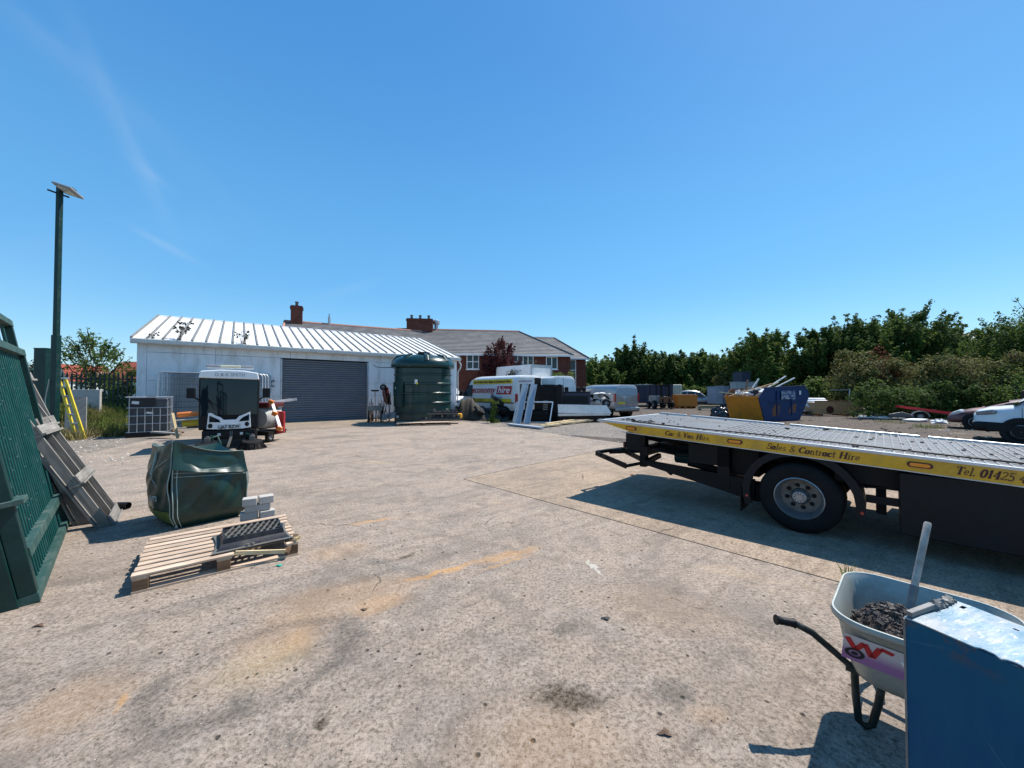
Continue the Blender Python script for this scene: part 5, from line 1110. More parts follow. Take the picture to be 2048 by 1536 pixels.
# shovel standing in the barrow
k1 = P(1856,1045,1.86); k0 = P(1822,1190,1.72); k2 = P(1807,1275,1.74)
k0 = k1.lerp(k2, .30)
shv = thing('shovel', 'shovel with pale worn wooden shaft stuck upright in the wheelbarrow', 'shovel', tuple(k2))
a = k1-k2; mat('worn_shaft', (.40,.36,.31), .85, var=.25, scale=14, dirt=(.2,.17,.14), dirt_amt=.6, dscale=20, bump=.001); mat('worn_steel', (.16,.155,.15), .6, .3, var=.3, dirt=(.35,.32,.27), dirt_amt=.7, dscale=12)
b = MB(); b.tube([a*.40, a*.55, a*.8, a*.985, a], [.0135,.0138,.0138,.0138,.011], 16); b.build('shaft', K('worn_shaft'), shv, smooth=50)
b = MB(); b.tube([a*.06, a*.16, a*.30, a*.43], [.011,.0125,.0145,.016], 14); b.build('socket', K('worn_steel'), shv, smooth=50)
b = MB(); ax = a.normalized(); sd_ = ax.cross(Vector((0,1,0))).normalized(); nn = ax.cross(sd_)
def blade(u, v): wv = (u-.5)*.17*(1-.35*max(0, v-.6)/.4); return tuple(ax*(.09-.19*v)+sd_*wv+nn*(.018*(abs(u-.5)*2)**2-.01+.02*v))
b.grid(blade, 8, 8); o = b.build('blade', K('worn_steel'), shv, smooth=60); o.modifiers.new('s', 'SOLIDIFY').thickness = .003
# blue cabinet
c0 = Vector((1.103, 1.05)); fd = Vector((.07,-.19)).normalized(); ld = Vector((.95,.33)).normalized(); cz = .967
cab = thing('blue_cabinet', 'blue painted steel cabinet with worn bare metal top, cut by the frame', 'cabinet', (c0.x, c0.y, 0), math.atan2(fd.y, fd.x))
# local x runs along fd, y along ld
def enamel():
    t = NT('blue_enamel'); v = t.obj(); a = t.noise(v, 2.2, 4); b_ = t.noise(t.vmul(v, (9,9,1.2)), 3, 5, .65)
    col = t.mix(t.ramp(a, .35, .68), (.002,.058,.145), (.004,.10,.155)); col = t.mix(t.ramp(b_, .5, .72, 0, .35), col, (.010,.10,.15))
    for i, (ang, thr) in enumerate(((.35,.012),(-.9,.008),(1.4,.006))):
        r = t.n('ShaderNodeVectorRotate', rotation_type='Y_AXIS'); t.l(v, r.inputs['Vector']); r.inputs['Angle'].default_value = ang; sx = t.n('ShaderNodeSeparateXYZ'); t.l(r.outputs[0], sx.inputs[0])
        w = t.math('FRACT', t.math('MULTIPLY', t.math('ADD', sx.outputs[2], t.math('MULTIPLY', t.noise(v, 3, 2), .05)), 2.3+i)); m = t.math('MULTIPLY', t.ramp(w, thr, 0, 0, 1), t.ramp(t.noise(v, 2.5+i, 3), .52, .6)); col = t.mix(t.math('MULTIPLY', m, .5), col, (.10,.22,.28))
    sz = t.n('ShaderNodeSeparateXYZ'); t.l(v, sz.inputs[0]); e = t.math('MULTIPLY', t.ramp(t.noise(v, 14, 6, .75), .5, .6), t.ramp(sz.outputs[2], .90, .962)); col = t.mix(e, col, (.10,.06,.04))
    t.l(col, t.b.inputs['Base Color']); t.b.inputs['Roughness'].default_value = .48; t.b.inputs['Specular IOR Level'].default_value = .15; t.bump(t.noise(v, 5, 3), .006); MATS['blue_enamel'] = t.m
enamel(); mat('blue_enamel' , (.001,.055,.125), .5, var=.2, scale=2.5, spec=.15, dirt=(.002,.085,.12), dirt_amt=.7, dscale=3, bump=.0006, bscale=8)
t = NT('scuffed_blue'); v = t.obj(); n1 = t.noise(t.vmul(v, (22,6,1)), 2.2, 6, .7); n2 = t.noise(v, 9, 6, .7); n3 = t.noise(t.vmul(v, (3,1,1)), 30, 3)
c_ = t.mix(t.ramp(n1, .40, .60), (.13,.23,.30), (.27,.32,.35)); c_ = t.mix(t.ramp(n2, .5, .66, 0, .6), c_, (.40,.36,.32)); c_ = t.mix(t.ramp(n3, .6, .68), c_, (.48,.50,.50)); t.l(c_, t.b.inputs['Base Color']); t.b.inputs['Roughness'].default_value = .45; t.b.inputs['Metallic'].default_value = .25; t.bump(n1, .002); MATS['scuffed_blue'] = t.m
LN, WD = .85, .245
b = MB(); b.box(0, LN, 0, .004, 0, cz-.004); b.build('front_panel', K('blue_enamel'), cab)
b = MB(); b.tube([(-.0005,-.0005,0),(-.0005,-.0005,cz-.006)], .0028, 6); b.build('corner_seam', K('worn_steel'), cab)
b = MB(); b.box(0, .004, .004, WD, 0, cz-.004); b.build('side_panel', K('blue_enamel'), cab)
b = MB(); b.box(.004, LN, WD-.004, WD, 0, cz-.004); b.box(LN-.004, LN, .004, WD-.004, 0, cz-.004); b.build('back_panel', K('blue_enamel'), cab, kind='stuff')
# top sheet with ragged front edge and drilled holes
holes = [(.05,.165,.006),(.035,.215,.006),(.135,.20,.0075),(.33,.06,.007),(.45,.2,.007)]
b = MB(); NX, NY = 85, 24
rag = [0]*(NX+1); rg = random.Random(2)
for i in range(NX+1):
    x = LN*i/NX; rag[i] = -.004+.0012*math.sin(x*60)+(.0055 if .135 < x < .165 else 0)+(.010 if .165 <= x < .235 else 0)*(.6+.4*math.sin(x*140))
V = []; F = []
for i in range(NX+1):
    for j in range(NY+1):
        x = LN*i/NX; y = rag[i]+(WD+.002-rag[i])*j/NY; V.append((x, y, cz+.0018*math.sin(x*25+y*30)+(.003 if j == 0 and rag[i] > 0 else 0)))
for i in range(NX):
    for j in range(NY):
        x = LN*(i+.5)/NX; y = WD*(j+.5)/NY
        if any((x-hx)**2+(y-hy)**2 < hr**2 for hx, hy, hr in holes) or (.165 < x < .225 and y < .001): continue
        F.append((i*(NY+1)+j, (i+1)*(NY+1)+j, (i+1)*(NY+1)+j+1, i*(NY+1)+j+1))
b.add(V, F); o = b.build('top_sheet', K('scuffed_blue'), cab); o.modifiers.new('s', 'SOLIDIFY').thickness = .003
b = MB(); b.box(.0, .014, .004, .125, cz+.003, cz+.017); b.build('edge_angle', K('worn_steel'), cab, bevel=.002)
b = MB()
for i in range(26): 
    a_ = i/25; b.obox((.006+.004*math.sin(i*2.1), .12+.11*a_, cz+.006+.004*math.sin(i*1.7)), (.014,.012,.012), (i,i*.7,i*.3))
b.build('weld_bead', K('worn_steel'), cab, kind='stuff')
b = MB(); q = [(.165,.085),(.235,.062),(.242,.098)]; b.bar((.205,.052,cz+.006),(.212,.094,cz+.006), .005, .008); b.bar((.212,.094,cz+.006),(.262,.120,cz+.006), .005, .008); b.build('latch_plate', K('text_maroon'), cab, bevel=.001, kind='stuff')
b = MB()
for k in range(14):
    a0, a1 = 2*PI*k/14, 2*PI*(k+1)/14; b.add([(.236+r*math.cos(a), .075+r*math.sin(a)*.8, cz+.007) for a, r in ((a0,.006),(a1,.006),(a1,.014),(a0,.014))], [(0,1,2,3)])
b.build('rust_ring', K('rust'), cab, recalc=False)
# ---------------------------------------------------------------- front pallet, gully, blocks
def pallet_mesh(t, L, W, nb, mx, my, seed=0, thick=.018, broken=False, gaps=.03, blockmat=None, across=False):
    """boards along x on top; stringers across; blocks; bottom boards"""
    rg = random.Random(seed); bw = (W-gaps*(nb-1))/nb; H = .144
    for i in range(nb):
        y = i*(bw+gaps); dx0 = rg.uniform(-.008,.008); dx1 = rg.uniform(-.012,.012); x1 = L+dx1
        if broken and i == 0: x1 = L*.56
        b = MB(); b.T = Matrix.Translation((0, y+rg.uniform(-.004,.004), H-thick)) @ Matrix.Rotation(rg.uniform(-.003,.003), 4, 'Z')
        b.box(dx0, x1, 0, bw, 0, thick+rg.uniform(-.001,.002)); b.build('board', K(mx), t, bevel=.002, seg=1)
    for x in (0, L/2-.05, L-.10):
        b = MB(); b.box(x, x+.10, .004, W-.004, H-thick-.020, H-thick-.001); b.build('cross_board', K(my), t)
    for x in (() if across else (0, L/2-.05, L-.10)):
        for y in (0, W/2-.045, W-.09):
            b = MB(); b.box(x+.002, x+.098, y, y+.09, .020, H-thick-.021); b.build('block', K(blockmat or 'brown_wood'), t, bevel=.003, seg=1)
    if across:
        for x in (-.01, L/3-.06, 2*L/3-.06, L-.12): b = MB(); b.box(x, x+.022, -.01, W+.01, -.02, .104); b.build('block_rail', K(my), t)
        for x in (-.01, L/3-.06, 2*L/3-.06, L-.12): b = MB(); b.box(x+.023, x+.12, -.01, W+.01, 0, .0195); b.build('bottom_board', K(my), t, bevel=.002, seg=1)
        for y in (.002, W/2-.02, W-.042): b = MB(); b.box(0, L, y, y+.04, .021, .105); b.build('stringer', K(mx), t)
        return t
    for y in (0, W/2-.045, W-.09):
        b = MB(); b.box(0, L, y-.002, y+.092, 0, .019); b.build('bottom_board', K(mx), t)
    return t
pc = Vector((-2.99, 2.93)); pd_ = Vector((.89,.71)).normalized()
pal = thing('pallet', 'sun bleached wooden pallet with broken front board in the foreground', 'pallet', (pc.x, pc.y, 0), math.atan2(pd_.y, pd_.x))
PL, PW = 1.15, .965
pallet_mesh(pal, PL, PW, 9, 'pallet_wood', 'pallet_wood_y', 1, broken=True, gaps=.034)
b = MB(); b.bar((PL*.57,.03,.140),(PL*.90,-.035,.075), .02, .035); b.build('splintered_board', K('fresh_wood'), pal)
b = MB(); b.bar((PL*.90,-.045,.062),(PL*1.0,.12,.155), .05, .022); b.build('splintered_board', K('brown_wood'), pal)
b = MB()
rg = random.Random(8)
for i in range(14): b.bar((PL*.57-.02+rg.uniform(-.02,.02), .03+.006*i-.02, .134), (PL*.57+rg.uniform(.02,.07), .03+.006*i-.03, .140+rg.uniform(-.01,.01)), .004, .004)
for i in range(16): b.bar((PL*.98+rg.uniform(-.03,.03), .03+rg.uniform(-.03,.05), .125), (PL*1.0+rg.uniform(-.03,.03), .03+rg.uniform(-.05,.05), .15+rg.uniform(0,.025)), .008, .005)
b.build('splinters', K('fresh_wood'), pal, kind='stuff')
# gully: flared cast frame with grate
gl_ = thing('gully_frame', 'black cast gully frame with slanted grate bars lying on the front pallet', 'drain frame', (0,0,0), math.atan2(pd_.y, pd_.x))
def pl(x, y): d2_ = Vector((-pd_.y, pd_.x)); return pc+pd_*x+d2_*y
g0 = pl(.52, .11); gl_.location = (g0.x, g0.y, .146)
GX, GY = .52, .46
mat('cast_black', (.012,.013,.018), .42, .2, var=.3, dirt=(.10,.09,.075), dirt_amt=.35, dscale=8, bump=.0015, bscale=120)
mat('cast_grey', (.13,.125,.11), .6, .2, var=.3, dirt=(.16,.14,.11), dirt_amt=.6, dscale=9, bump=.0015, bscale=120)
def ring2(levels, closed=True, n=40):
    b = MB(); V = []
    for (x0, x1, y0, y1, z, wv) in levels:
        for k in range(n):
            s = k/n*4; e = int(s); f = s-e
            if e == 0: x, y = x0+(x1-x0)*f, y0
            elif e == 1: x, y = x1, y0+(y1-y0)*f
            elif e == 2: x, y = x1-(x1-x0)*f, y1
            else: x, y = x0, y1-(y1-y0)*f
            bow = math.sin(f*PI)*wv; 
            if e in (1, 3): x += (bow if e == 3 else -bow)
            V.append((x, y, z))
    F = [(i*n+k, i*n+(k+1) % n, (i+1)*n+(k+1) % n, (i+1)*n+k) for i in range(len(levels)-1) for k in range(n)]
    return b.add(V, F)
t0, t1, u0, u1 = .05, GX, .06, GY-.04
b = ring2([(-.03,GX+.07,-.05,GY+.02,.0,.03),(-.03,GX+.07,-.05,GY+.02,.012,.03),(.0,GX+.045,-.02,GY,.012,.02),(.025,GX+.02,.03,GY-.02,.03,.01),(t0-.008,t1+.008,u0-.008,u1+.008,.05,0),(t0,t1,u0,u1,.095,0),(t0+.012,t1-.012,u0+.012,u1-.012,.095,0),(t0+.012,t1-.012,u0+.012,u1-.012,.02,0)])
b.build('flared_frame', K('cast_black'), gl_, smooth=35)
b = ring2([(-.032,GX+.072,-.052,GY+.022,.011,.03),(-.032,GX+.072,-.052,GY+.022,.016,.03),(.0,GX+.045,-.02,GY,.0165,.02),(.0,GX+.045,-.02,GY,.0122,.02)]); b.build('flange', K('cast_grey'), gl_)
nbar = 9
for i in range(nbar):
    x = t0+.03+(t1-t0-.06)*i/(nbar-1); y0, y1 = u0+.012, u1-.012; xa_, xb_ = x-.055, x+.055
    if xa_ < t0+.012: y0 += (t0+.012-xa_)/(xb_-xa_)*(y1-y0); xa_ = t0+.012
    if xb_ > t1-.012: y1 -= (xb_-t1+.012)/.11*(u1-u0-.024); xb_ = t1-.012
    b = MB(); b.bar((xa_, y0, .084), (xb_, y1, .084), .010, .02); b.build('grate_bar', K('cast_grey'), gl_)
for y in (u0+.085, (u0+u1)/2, u1-.085):
    b = MB(); b.box(t0+.012, t1-.012, y-.003, y+.003, .072, .092); b.build('grate_cross_bar', K('cast_grey'), gl_)
for x in (.23, .27):
    b = MB(); b.cyl((x,-.03,.016),(x,-.03,.036), .012, 8); b.build('lug', K('cast_grey'), gl_)
# stacked pale blocks
bc = G(518, 1046); bl0 = Vector((-3.02, 4.43)); ang = .62
lab = ['lower left pale block at the base of the stack by the bag','lower right pale block at the base of the stack by the bag','second layer left block of the stack by the bag','second layer right block, set back, in the stack by the bag','third layer long block lying across the stack by the bag','top left block of the stack, tilted with a pinkish face','top right block of the stack, clean white top']
spec = [(-.085,0,.0,.17,.11,.09,0),(.085,.0,.0,.165,.11,.09,.05),(-.09,.01,.092,.17,.11,.09,-.06),(.085,-.02,.092,.15,.11,.085,.08),(-.01,.0,.184,.25,.11,.075,.03),(-.085,-.01,.261,.14,.12,.085,-.08),(.075,.0,.261,.145,.12,.085,.06)]
for i, (x, y, z, l, w_, h_, r_) in enumerate(spec):
    b = MB(); rg = random.Random(i); b.box(-l/2, l/2, -w_/2, w_/2, 0, h_)
    o = b.build('concrete_block', K('concrete_block'), None, bevel=.006); o.location = (bl0.x+x*math.cos(ang)-y*math.sin(ang), bl0.y+x*math.sin(ang)+y*math.cos(ang), z); o.rotation_euler = (0, 0, ang+r_); tag(o, lab[i], 'block', 'pale blocks stacked beside the green bag')
# ---------------------------------------------------------------- big green bulk bag
bag = thing('bulk_bag', 'dark green woven bulk bag with pale seams and open sagging top', 'bag', (-3.88, 4.24, 0), 0)
ex = Vector((.44,.50)).normalized(); ey = Vector((-.67,.42)).normalized()
BWx, BWy = .72, .80
mat('bag_green', (.004,.028,.020), .36, var=.2, scale=3, dirt=(.010,.038,.030), dirt_amt=.25, dscale=3, bump=.0008, bscale=300, coat=.15)
t = MATS['bag_green']
def bagp(u, v, off=0.):      # u round the perimeter 0..4, v height 0..1
    e = int(u) % 4; f = u-int(u); sq_ = [(0,0),(1,0),(1,1),(0,1)]; a = Vector(sq_[e]); c = Vector(sq_[(e+1) % 4]); p = a.lerp(c, f)
    cx, cy = p.x-.5, p.y-.5; k = 1.0; r = max(abs(cx), abs(cy)); rnd = .90+.10*(r/max(1e-6, math.hypot(cx, cy)))*1.0
    belly = 1+.05*math.sin(min(1, v*1.25)*PI)**.8-.05*max(0, v-.7)/.3
    base_r = 1-.16*max(0, .14-v)/.14
    bow = math.sin(f*PI)*(.075 if e in (3,) else .03)*math.sin(v*PI*.95)
    px = cx*belly*base_r*rnd; py = cy*belly*base_r*rnd
    nrm = [Vector((0,-1)), Vector((1,0)), Vector((0,1)), Vector((-1,0))][e]
    px += nrm.x*(bow+off); py += nrm.y*(bow+off)
    top = {0: 1.03, 1: .84, 2: .88, 3: .95}; h = top[e]*(1-f)+top[(e+1) % 4]*f
    sag = -.05*math.sin(f*PI)*(1 if e != 0 else 1.1)
    z = v*(h+sag*max(0, v-.5)*2)
    wr = .016*math.sin(u*9+v*7)*math.sin(v*PI)+.009*math.sin(u*23-v*17)*math.sin(v*PI)+.010*math.sin(u*6+v*26)*max(0, v-.55)
    px += nrm.x*wr; py += nrm.y*wr
    lean = .05*v
    w3 = ex*(px*BWx+BWx/2-.0)+ey*(py*BWy+BWy/2)
    return Vector((w3.x-lean*.4, w3.y, max(.0, z)))
b = MB(); b.grid(lambda u, v: tuple(bagp((u*3.99999), v)), 96, 36); 
o = b.build('bag_body', K('bag_green'), bag, smooth=70)
def inner(u, v):
    p = bagp(u*3.99999, 1-.0); c = Vector((0,0,0))
    for k in range(4): c += bagp(k+.0001, .72)/4
    q = p.lerp(Vector((c.x, c.y, .60)), v**.8); q.z = p.z+(.56-p.z)*min(1, v*1.6)**.9+.03*math.sin(u*25+v*9)*math.sin(v*PI); return tuple(q)
b = MB(); b.grid(inner, 96, 14); b.build('bag_lining', K('bag_green'), bag, smooth=70)
def flap(u, v):            # folded front flap sagging in
    e0 = bagp(u*.999, 1.0); e1 = bagp(u*.999, .68, .02); q = e0.lerp(e1, v); n_ = (-ey); s = .055*math.sin(v*PI)*math.sin(u*PI); q -= Vector((n_.x, n_.y, 0))*s*1.5; q.z += .02*math.sin(u*11)*math.sin(v*PI); q += Vector((n_.x, n_.y, 0))*.022; return tuple(q)
b = MB(); b.grid(flap, 30, 12); o = b.build('front_flap', K('bag_green'), bag, smooth=70)
mat('seam_white', (.30,.38,.35), .6, var=.1)
def seam_line(pts, r=.0045, name='seam'): b = MB(); b.tube(pts, r, 5); b.build(name, K('seam_white'), bag, smooth=60)
for (u, v0, v1) in ((.015,0,1.0),(.07,.0,1.0),(.985,.12,.92),(3.99,.05,1.0),(1.03,.1,.95)): seam_line([bagp(u, v0+(v1-v0)*k/20, .012) for k in range(21)])
for v in (.66,.70,.615): seam_line([bagp(.03+.95*k/24, v-.02+.06*math.sin(k/24*PI*.5)+.0*k, .012) for k in range(25)], .0035)
seam_line([bagp(.0+.999*k/24, .995, .004) for k in range(25)], .005, 'rim_seam')
seam_line([bagp(3+.999*k/24, .995, .004) for k in range(25)], .004, 'rim_seam')
seam_line([bagp(3.9-.25*math.sin(k/12*PI)-.25*k/12, .80-.32*k/12, .014) for k in range(13)], .004, 'strap')
seam_line([bagp(3.5-.02*k/12, .92-.3*k/12, .016) for k in range(13)], .012, 'strap')
b = MB(); b.grid(lambda u, v: tuple(bagp(3.15+.80*u, .06+.14*v, .010)), 10, 4); mat('bag_lime', (.10,.13,.015), .5); b.build('lime_band', K('bag_lime'), bag, smooth=60)
q = bagp(3.50, .31, .02); q2 = bagp(3.80, .31, .02); tx = text('UTS', .085, K('seam_white'), bag, q, (q2-q), (0,0,1), 0, .003); 
b = MB(); b.lathe([(.006,-.004),(.014,-.004),(.014,.004),(.006,.004),(.006,-.004)], 12, (0,0,0), 'Y'); o = b.build('eyelet', K('seam_white'), bag); q = bagp(.0, .03, .02); o.location = q
# second little green bag behind it, by the sweeper
c = G(456, 893); 
def lump(name, lb, cat, c, rx, ry, rz_, m, seed, amp=.25, z0=0.0):
    b = MB(); rg = random.Random(seed); ph = [rg.uniform(0, 6) for _ in range(6)]
    def fn(u, v):
        a = u*2*PI; e = v*PI/2; k = 1+amp*(math.sin(3*a+ph[0])*math.sin(4*e+ph[1])+.6*math.sin(7*a+ph[2])*math.sin(6*e+ph[3])); return (math.cos(a)*math.cos(e)*rx*k, math.sin(a)*math.cos(e)*ry*k, z0+math.sin(e)*rz_*k)
    b.grid(fn, 28, 10, False); o = b.build(name, m, None, smooth=70); o.location = (c[0], c[1], 0); return tag(o, lb, cat)
# ---------------------------------------------------------------- leaning pallets and black pipe
wood('dark_wood', (.32,.29,.255), (.16,.145,.125)); wood('dark_wood_y', (.30,.28,.25), (.16,.145,.125), 1)
src = thing('leaning_pallet', 'weathered grey pallet leaning outermost against the green gate', 'pallet', (0,0,0), 0, 'weathered pallets leaning on the green gate')
inner_ = bpy.data.objects
pallet_mesh(src, 1.95, .84, 4, 'dark_wood', 'dark_wood_y', 5, gaps=.125, thick=.02, blockmat='dark_wood', across=True)
def place_lean(o, foot_r, foot_l, ang):
    """pallet's x edge climbs; y runs along the ground from foot_r to foot_l; deck faces the gate"""
    y = (Vector(foot_l)-Vector(foot_r)).normalized(); y = Vector((y.x, y.y, 0)); lean = Vector((-abs(y.y), y.x if False else 0, 0))
    hz = Vector((-y.y, y.x, 0)); 
    if hz.x > 0: hz = -hz
    x = hz*math.cos(R(ang))+Vector((0,0,1))*math.sin(R(ang)); z = x.cross(y)
    if z.z > 0: foot_r = (foot_l[0], foot_l[1]); y = -y; z = -z
    m = Matrix(((x.x,y.x,z.x,foot_r[0]),(x.y,y.y,z.y,foot_r[1]),(x.z,y.z,z.z,.0),(0,0,0,1))); o.matrix_world = m
f0 = G(206, 1050); f1 = G(236, 992)
o1 = src; place_lean(o1, (f0.x+.14, f0.y), (f1.x+.14, f1.y), 64)
if o1.matrix_world.to_3x3().col[2].z > 0: pass
o2 = copy_tree(src, 'weathered grey pallet leaning between the outer pallet and the green gate'); place_lean(o2, (f0.x-.20, f0.y+.06), (f1.x-.20, f1.y+.06), 71)
b = MB(); b.lathe([(.040,-.09),(.046,-.09),(.046,.09),(.040,.09)], 18, (0,0,.046), 'X'); o = b.build('pipe_offcut', K('black_plastic'), None, smooth=40); c = G(243, 1018); o.location = (c.x, c.y, 0); o.rotation_euler = (0,0,.05); tag(o, 'short black pipe offcut lying beside the leaning pallets', 'pipe')
# ---------------------------------------------------------------- green gate leaf leaning at the left
mat('green_bar', (.006,.068,.060), .4, var=.2, dirt=(.03,.09,.08), dirt_amt=.5, dscale=5, spec=.35)  # brighter copy of the gate paint: lit bars put into the colour
def gate_leaf(name, label, B0, B1, Ht, lean, nbar, off=0., br=.0075, rails=(.04,.36,None), m='green_steel', stub=True):
    B0 = Vector(B0); B1 = Vector(B1); u = (B1-B0); L = u.length; u.normalize(); nb_ = Vector((-u.y, u.x)); 
    if nb_.x > 0: nb_ = -nb_
    B0 = B0+nb_*off
    g = thing(name, label, 'gate', (B0.x, B0.y, 0)); x = Vector((u.x,u.y,0)); z = Vector((nb_.x*math.sin(lean), nb_.y*math.sin(lean), math.cos(lean))); y = z.cross(x)
    T = Matrix(((x.x,y.x,z.x,0),(x.y,y.y,z.y,0),(x.z,y.z,z.z,0),(0,0,0,1)))
    def bx(x0,x1,y0,y1,z0,z1,nm,mm=m,bev=.004): b = MB(); b.T = T; b.box(x0,x1,y0,y1,z0,z1); return b.build(nm, K(mm), g, bevel=bev)
    bx(0, L, -.05, .07, 0, .07, 'bottom_rail', 'green_steel_dusty'); bx(0, .075, -.045, .045, .071, Ht, 'end_stile'); bx(L-.075, L, -.045, .045, .071, Ht, 'end_stile')
    bx(.076, L-.076, -.055, .055, .33, .41, 'middle_rail', 'green_steel_dusty'); bx(0, L, -.05, .05, Ht+.001, Ht+.075, 'top_rail', 'green_steel_dusty')
    for i in range(nbar):
        xx = .10+(L-.20)*(i+.5)/nbar
        b = MB(); b.T = T; b.cyl((xx, 0, .072), (xx, 0, .329), br, 8); b.cyl((xx, 0, .411), (xx, 0, Ht), br, 8); b.build('bar', K('green_bar'), g, smooth=50)
    return g, T, L
gg, GT, GL_ = gate_leaf('steel_gate', 'dark green steel gate leaf with close upright bars leaning at the left edge', (-3.61,2.80), (-5.36,4.45), 2.02, R(10), 22)
b = MB(); b.T = GT; b.box(-.06, .14, -.20, -.046, 0.0, .74); b.build('hanging_post', K('green_steel'), gg, bevel=.006) if False else None
b = MB(); b.T = GT; b.prism([(-.02,.0),(.10,.0),(.10,.76),(-.02,.76)], .048, .16, 'Y'); b.build('near_stile', K('green_steel'), gg, bevel=.004)
b = MB(); b.T = GT; b.box(-.03, .16, -.10, .14, .761, .80); b.build('stile_cap', K('green_steel_dusty'), gg, bevel=.004)
mat('paint_fleck', (.45,.5,.5), .6); b = MB(); b.T = GT; rg = random.Random(6)
for i in range(70):
    k = rg.randrange(22); xx = .10+(GL_-.20)*(k+.5)/22; s = rg.uniform(.002,.005); b.obox((xx+rg.uniform(-.006,.006), -.009, rg.uniform(.5,1.95)), (s,.003,s*rg.uniform(1,2.2)))
b.build('paint_splashes', K('paint_fleck'), gg, kind='stuff')
gate_leaf('steel_gate', 'taller green steel frame standing behind the leaning gate leaf', (-4.58,3.60), (-5.74,4.70), 2.40, R(10), 4, off=.0, m='green_steel')
mat('pale_dark', (.012,.020,.016), .6, var=.2)  # shade on the pales put into their colour, dark behind the gate bars
# fence line the gates lean on, out of frame
pf = thing('palisade_fence', 'green palisade fence behind the leaning gates past the left edge', 'fence', (-6.1, 2.0, 0))
for i in range(22):
    b = MB(); x = -.02*i; y = -2.5+i*.16; b.prism([(y,0),(y+.065,0),(y+.065,2.3),(y+.032,2.4),(y,2.3)], x, x+.012, 'X'); b.build('pale', K('pale_dark'), pf)
# ---------------------------------------------------------------- lamp post, gate post, panel
lp = P(112, 700, 9.2); lpt = thing('lamp_post', 'tall dark green lamp post with tilted floodlight at its top', 'lamp post', (lp.x, 9.2, 0))
b = MB(); b.box(-.072, .072, -.055, .055, 0, 3.0); b.build('lower_post', K('green_steel'), lpt, bevel=.01)
b = MB(); b.box(-.048, .048, -.045, .045, 3.0, 6.74); b.build('upper_post', K('green_steel'), lpt, bevel=.01)
b = MB(); b.bar((-.20,-.08,6.62),(.40,-.14,6.40), .025, .04); b.build('bracket', K('black_steel'), lpt)
hd = MB(); hd.T = Matrix.Translation((.27,-.05,6.62)) @ Matrix.Scale(.82, 4) @ Matrix.Rotation(R(18), 4, 'Y') @ Matrix.Rotation(R(-20), 4, 'X'); hd.box(-.30, .30, -.22, .22, -.035, .035); mat('lamp_grey', (.30,.31,.32), .5, dirt=(.15,.14,.13), dirt_amt=.5); hh = hd.build('lamp_head', K('lamp_grey'), lpt, bevel=.02)
hd = MB(); hd.T = Matrix.Translation((.27,-.05,6.62)) @ Matrix.Scale(.82, 4) @ Matrix.Rotation(R(18), 4, 'Y') @ Matrix.Rotation(R(-20), 4, 'X'); hd.box(-.2, .16, -.15, .15, -.045, -.034); hd.build('lens', K('lamp_glass'), hh)
b = MB(); b.lathe([(.1,0),(.09,.05),(.05,.09),(.001,.1)], 14, (.28,0,6.63)); b.build('photocell', K('black_plastic'), hh, smooth=60)
b = MB(); b.tube([(-.10,-.07,0.9),(-.14,-.08,1.4),(-.06,-.07,1.9)], .01, 5); b.build('cable', K('galvanised'), lpt)
c = P(94, 697, 9.6); gp = thing('gate_post', 'wide square dark green post just left of the lamp post', 'post', (c.x, 9.6, 0)); b = MB(); b.box(-.15, .15, -.15, .15, 0, c.z-.03); b.build('post', K('green_steel'), gp, bevel=.008); b = MB(); b.box(-.155, .155, -.155, .155, c.z-.029, c.z); b.build('cap', K('green_steel'), gp)
c0 = P(48, 735, 9.9); c1 = P(94, 735, 9.9); sg_ = thing('sheeted_gate', 'green steel gate section with solid sheets beside the square post', 'gate', (c0.x, 9.9, 0)); Lg = c1.x-c0.x-.16
b = MB(); b.box(0, Lg, 0, .03, .1, 2.18)
for i in range(12): b.box(Lg*i/12+.01, Lg*i/12+.035, -.02, -.001, .1, 2.18)
b.build('sheet', K('green_steel'), sg_, kind='stuff'); b = MB(); b.box(0, Lg, -.07, -.021, 1.72, 1.87); b.build('rail', K('green_steel_dusty'), sg_); b = MB(); b.cyl((Lg-.04,-.08,.3),(Lg-.04,-.08,2.2), .025, 8); b.build('drop_bolt', K('galvanised'), sg_)
b = MB(); b.tube([(x*Lg/10, -.03+.05*math.sin(x*2.1), 2.10+.06*math.sin(x*1.3)) for x in range(11)], .05, 6); o = b.build('net_roll', K('green_steel_dusty'), sg_, smooth=60)
# yellow step ladder, grey board
la = P(116, 762, 12.2); lb_ = G(176, 864); lb_ = Vector((lb_.x+.0, lb_.y, 0)); lb_ = P(170, 862, 12.4); lb_.z = max(0, lb_.z)
ld_ = thing('stepladder', 'yellow fibreglass stepladder leaning beside the lamp post', 'ladder', (lb_.x, lb_.y, 0)); q = Vector((la.x-lb_.x, la.y-lb_.y+.2, 2.0))
for dx in (0, .33):
    b = MB(); o_ = Vector((-dx, .12*dx, 0)); b.bar(o_, o_*.75+q, .09, .035, (0,1,0)); b.build('rail', K('yellow_plastic'), ld_)
for k in range(6):
    f = (k+.7)/6.5; b = MB(); a_ = q*f; o_ = Vector((-.33,.04,0))*(1-.25*f); b.bar(a_+Vector((-.01,0,0)), a_+o_, .08, .025); b.build('tread', K('galvanised'), ld_)
b = MB(); b.obox(q+Vector((-.12,0,.03)), (.36,.14,.05)); b.build('top_cap', K('galvanised'), ld_)
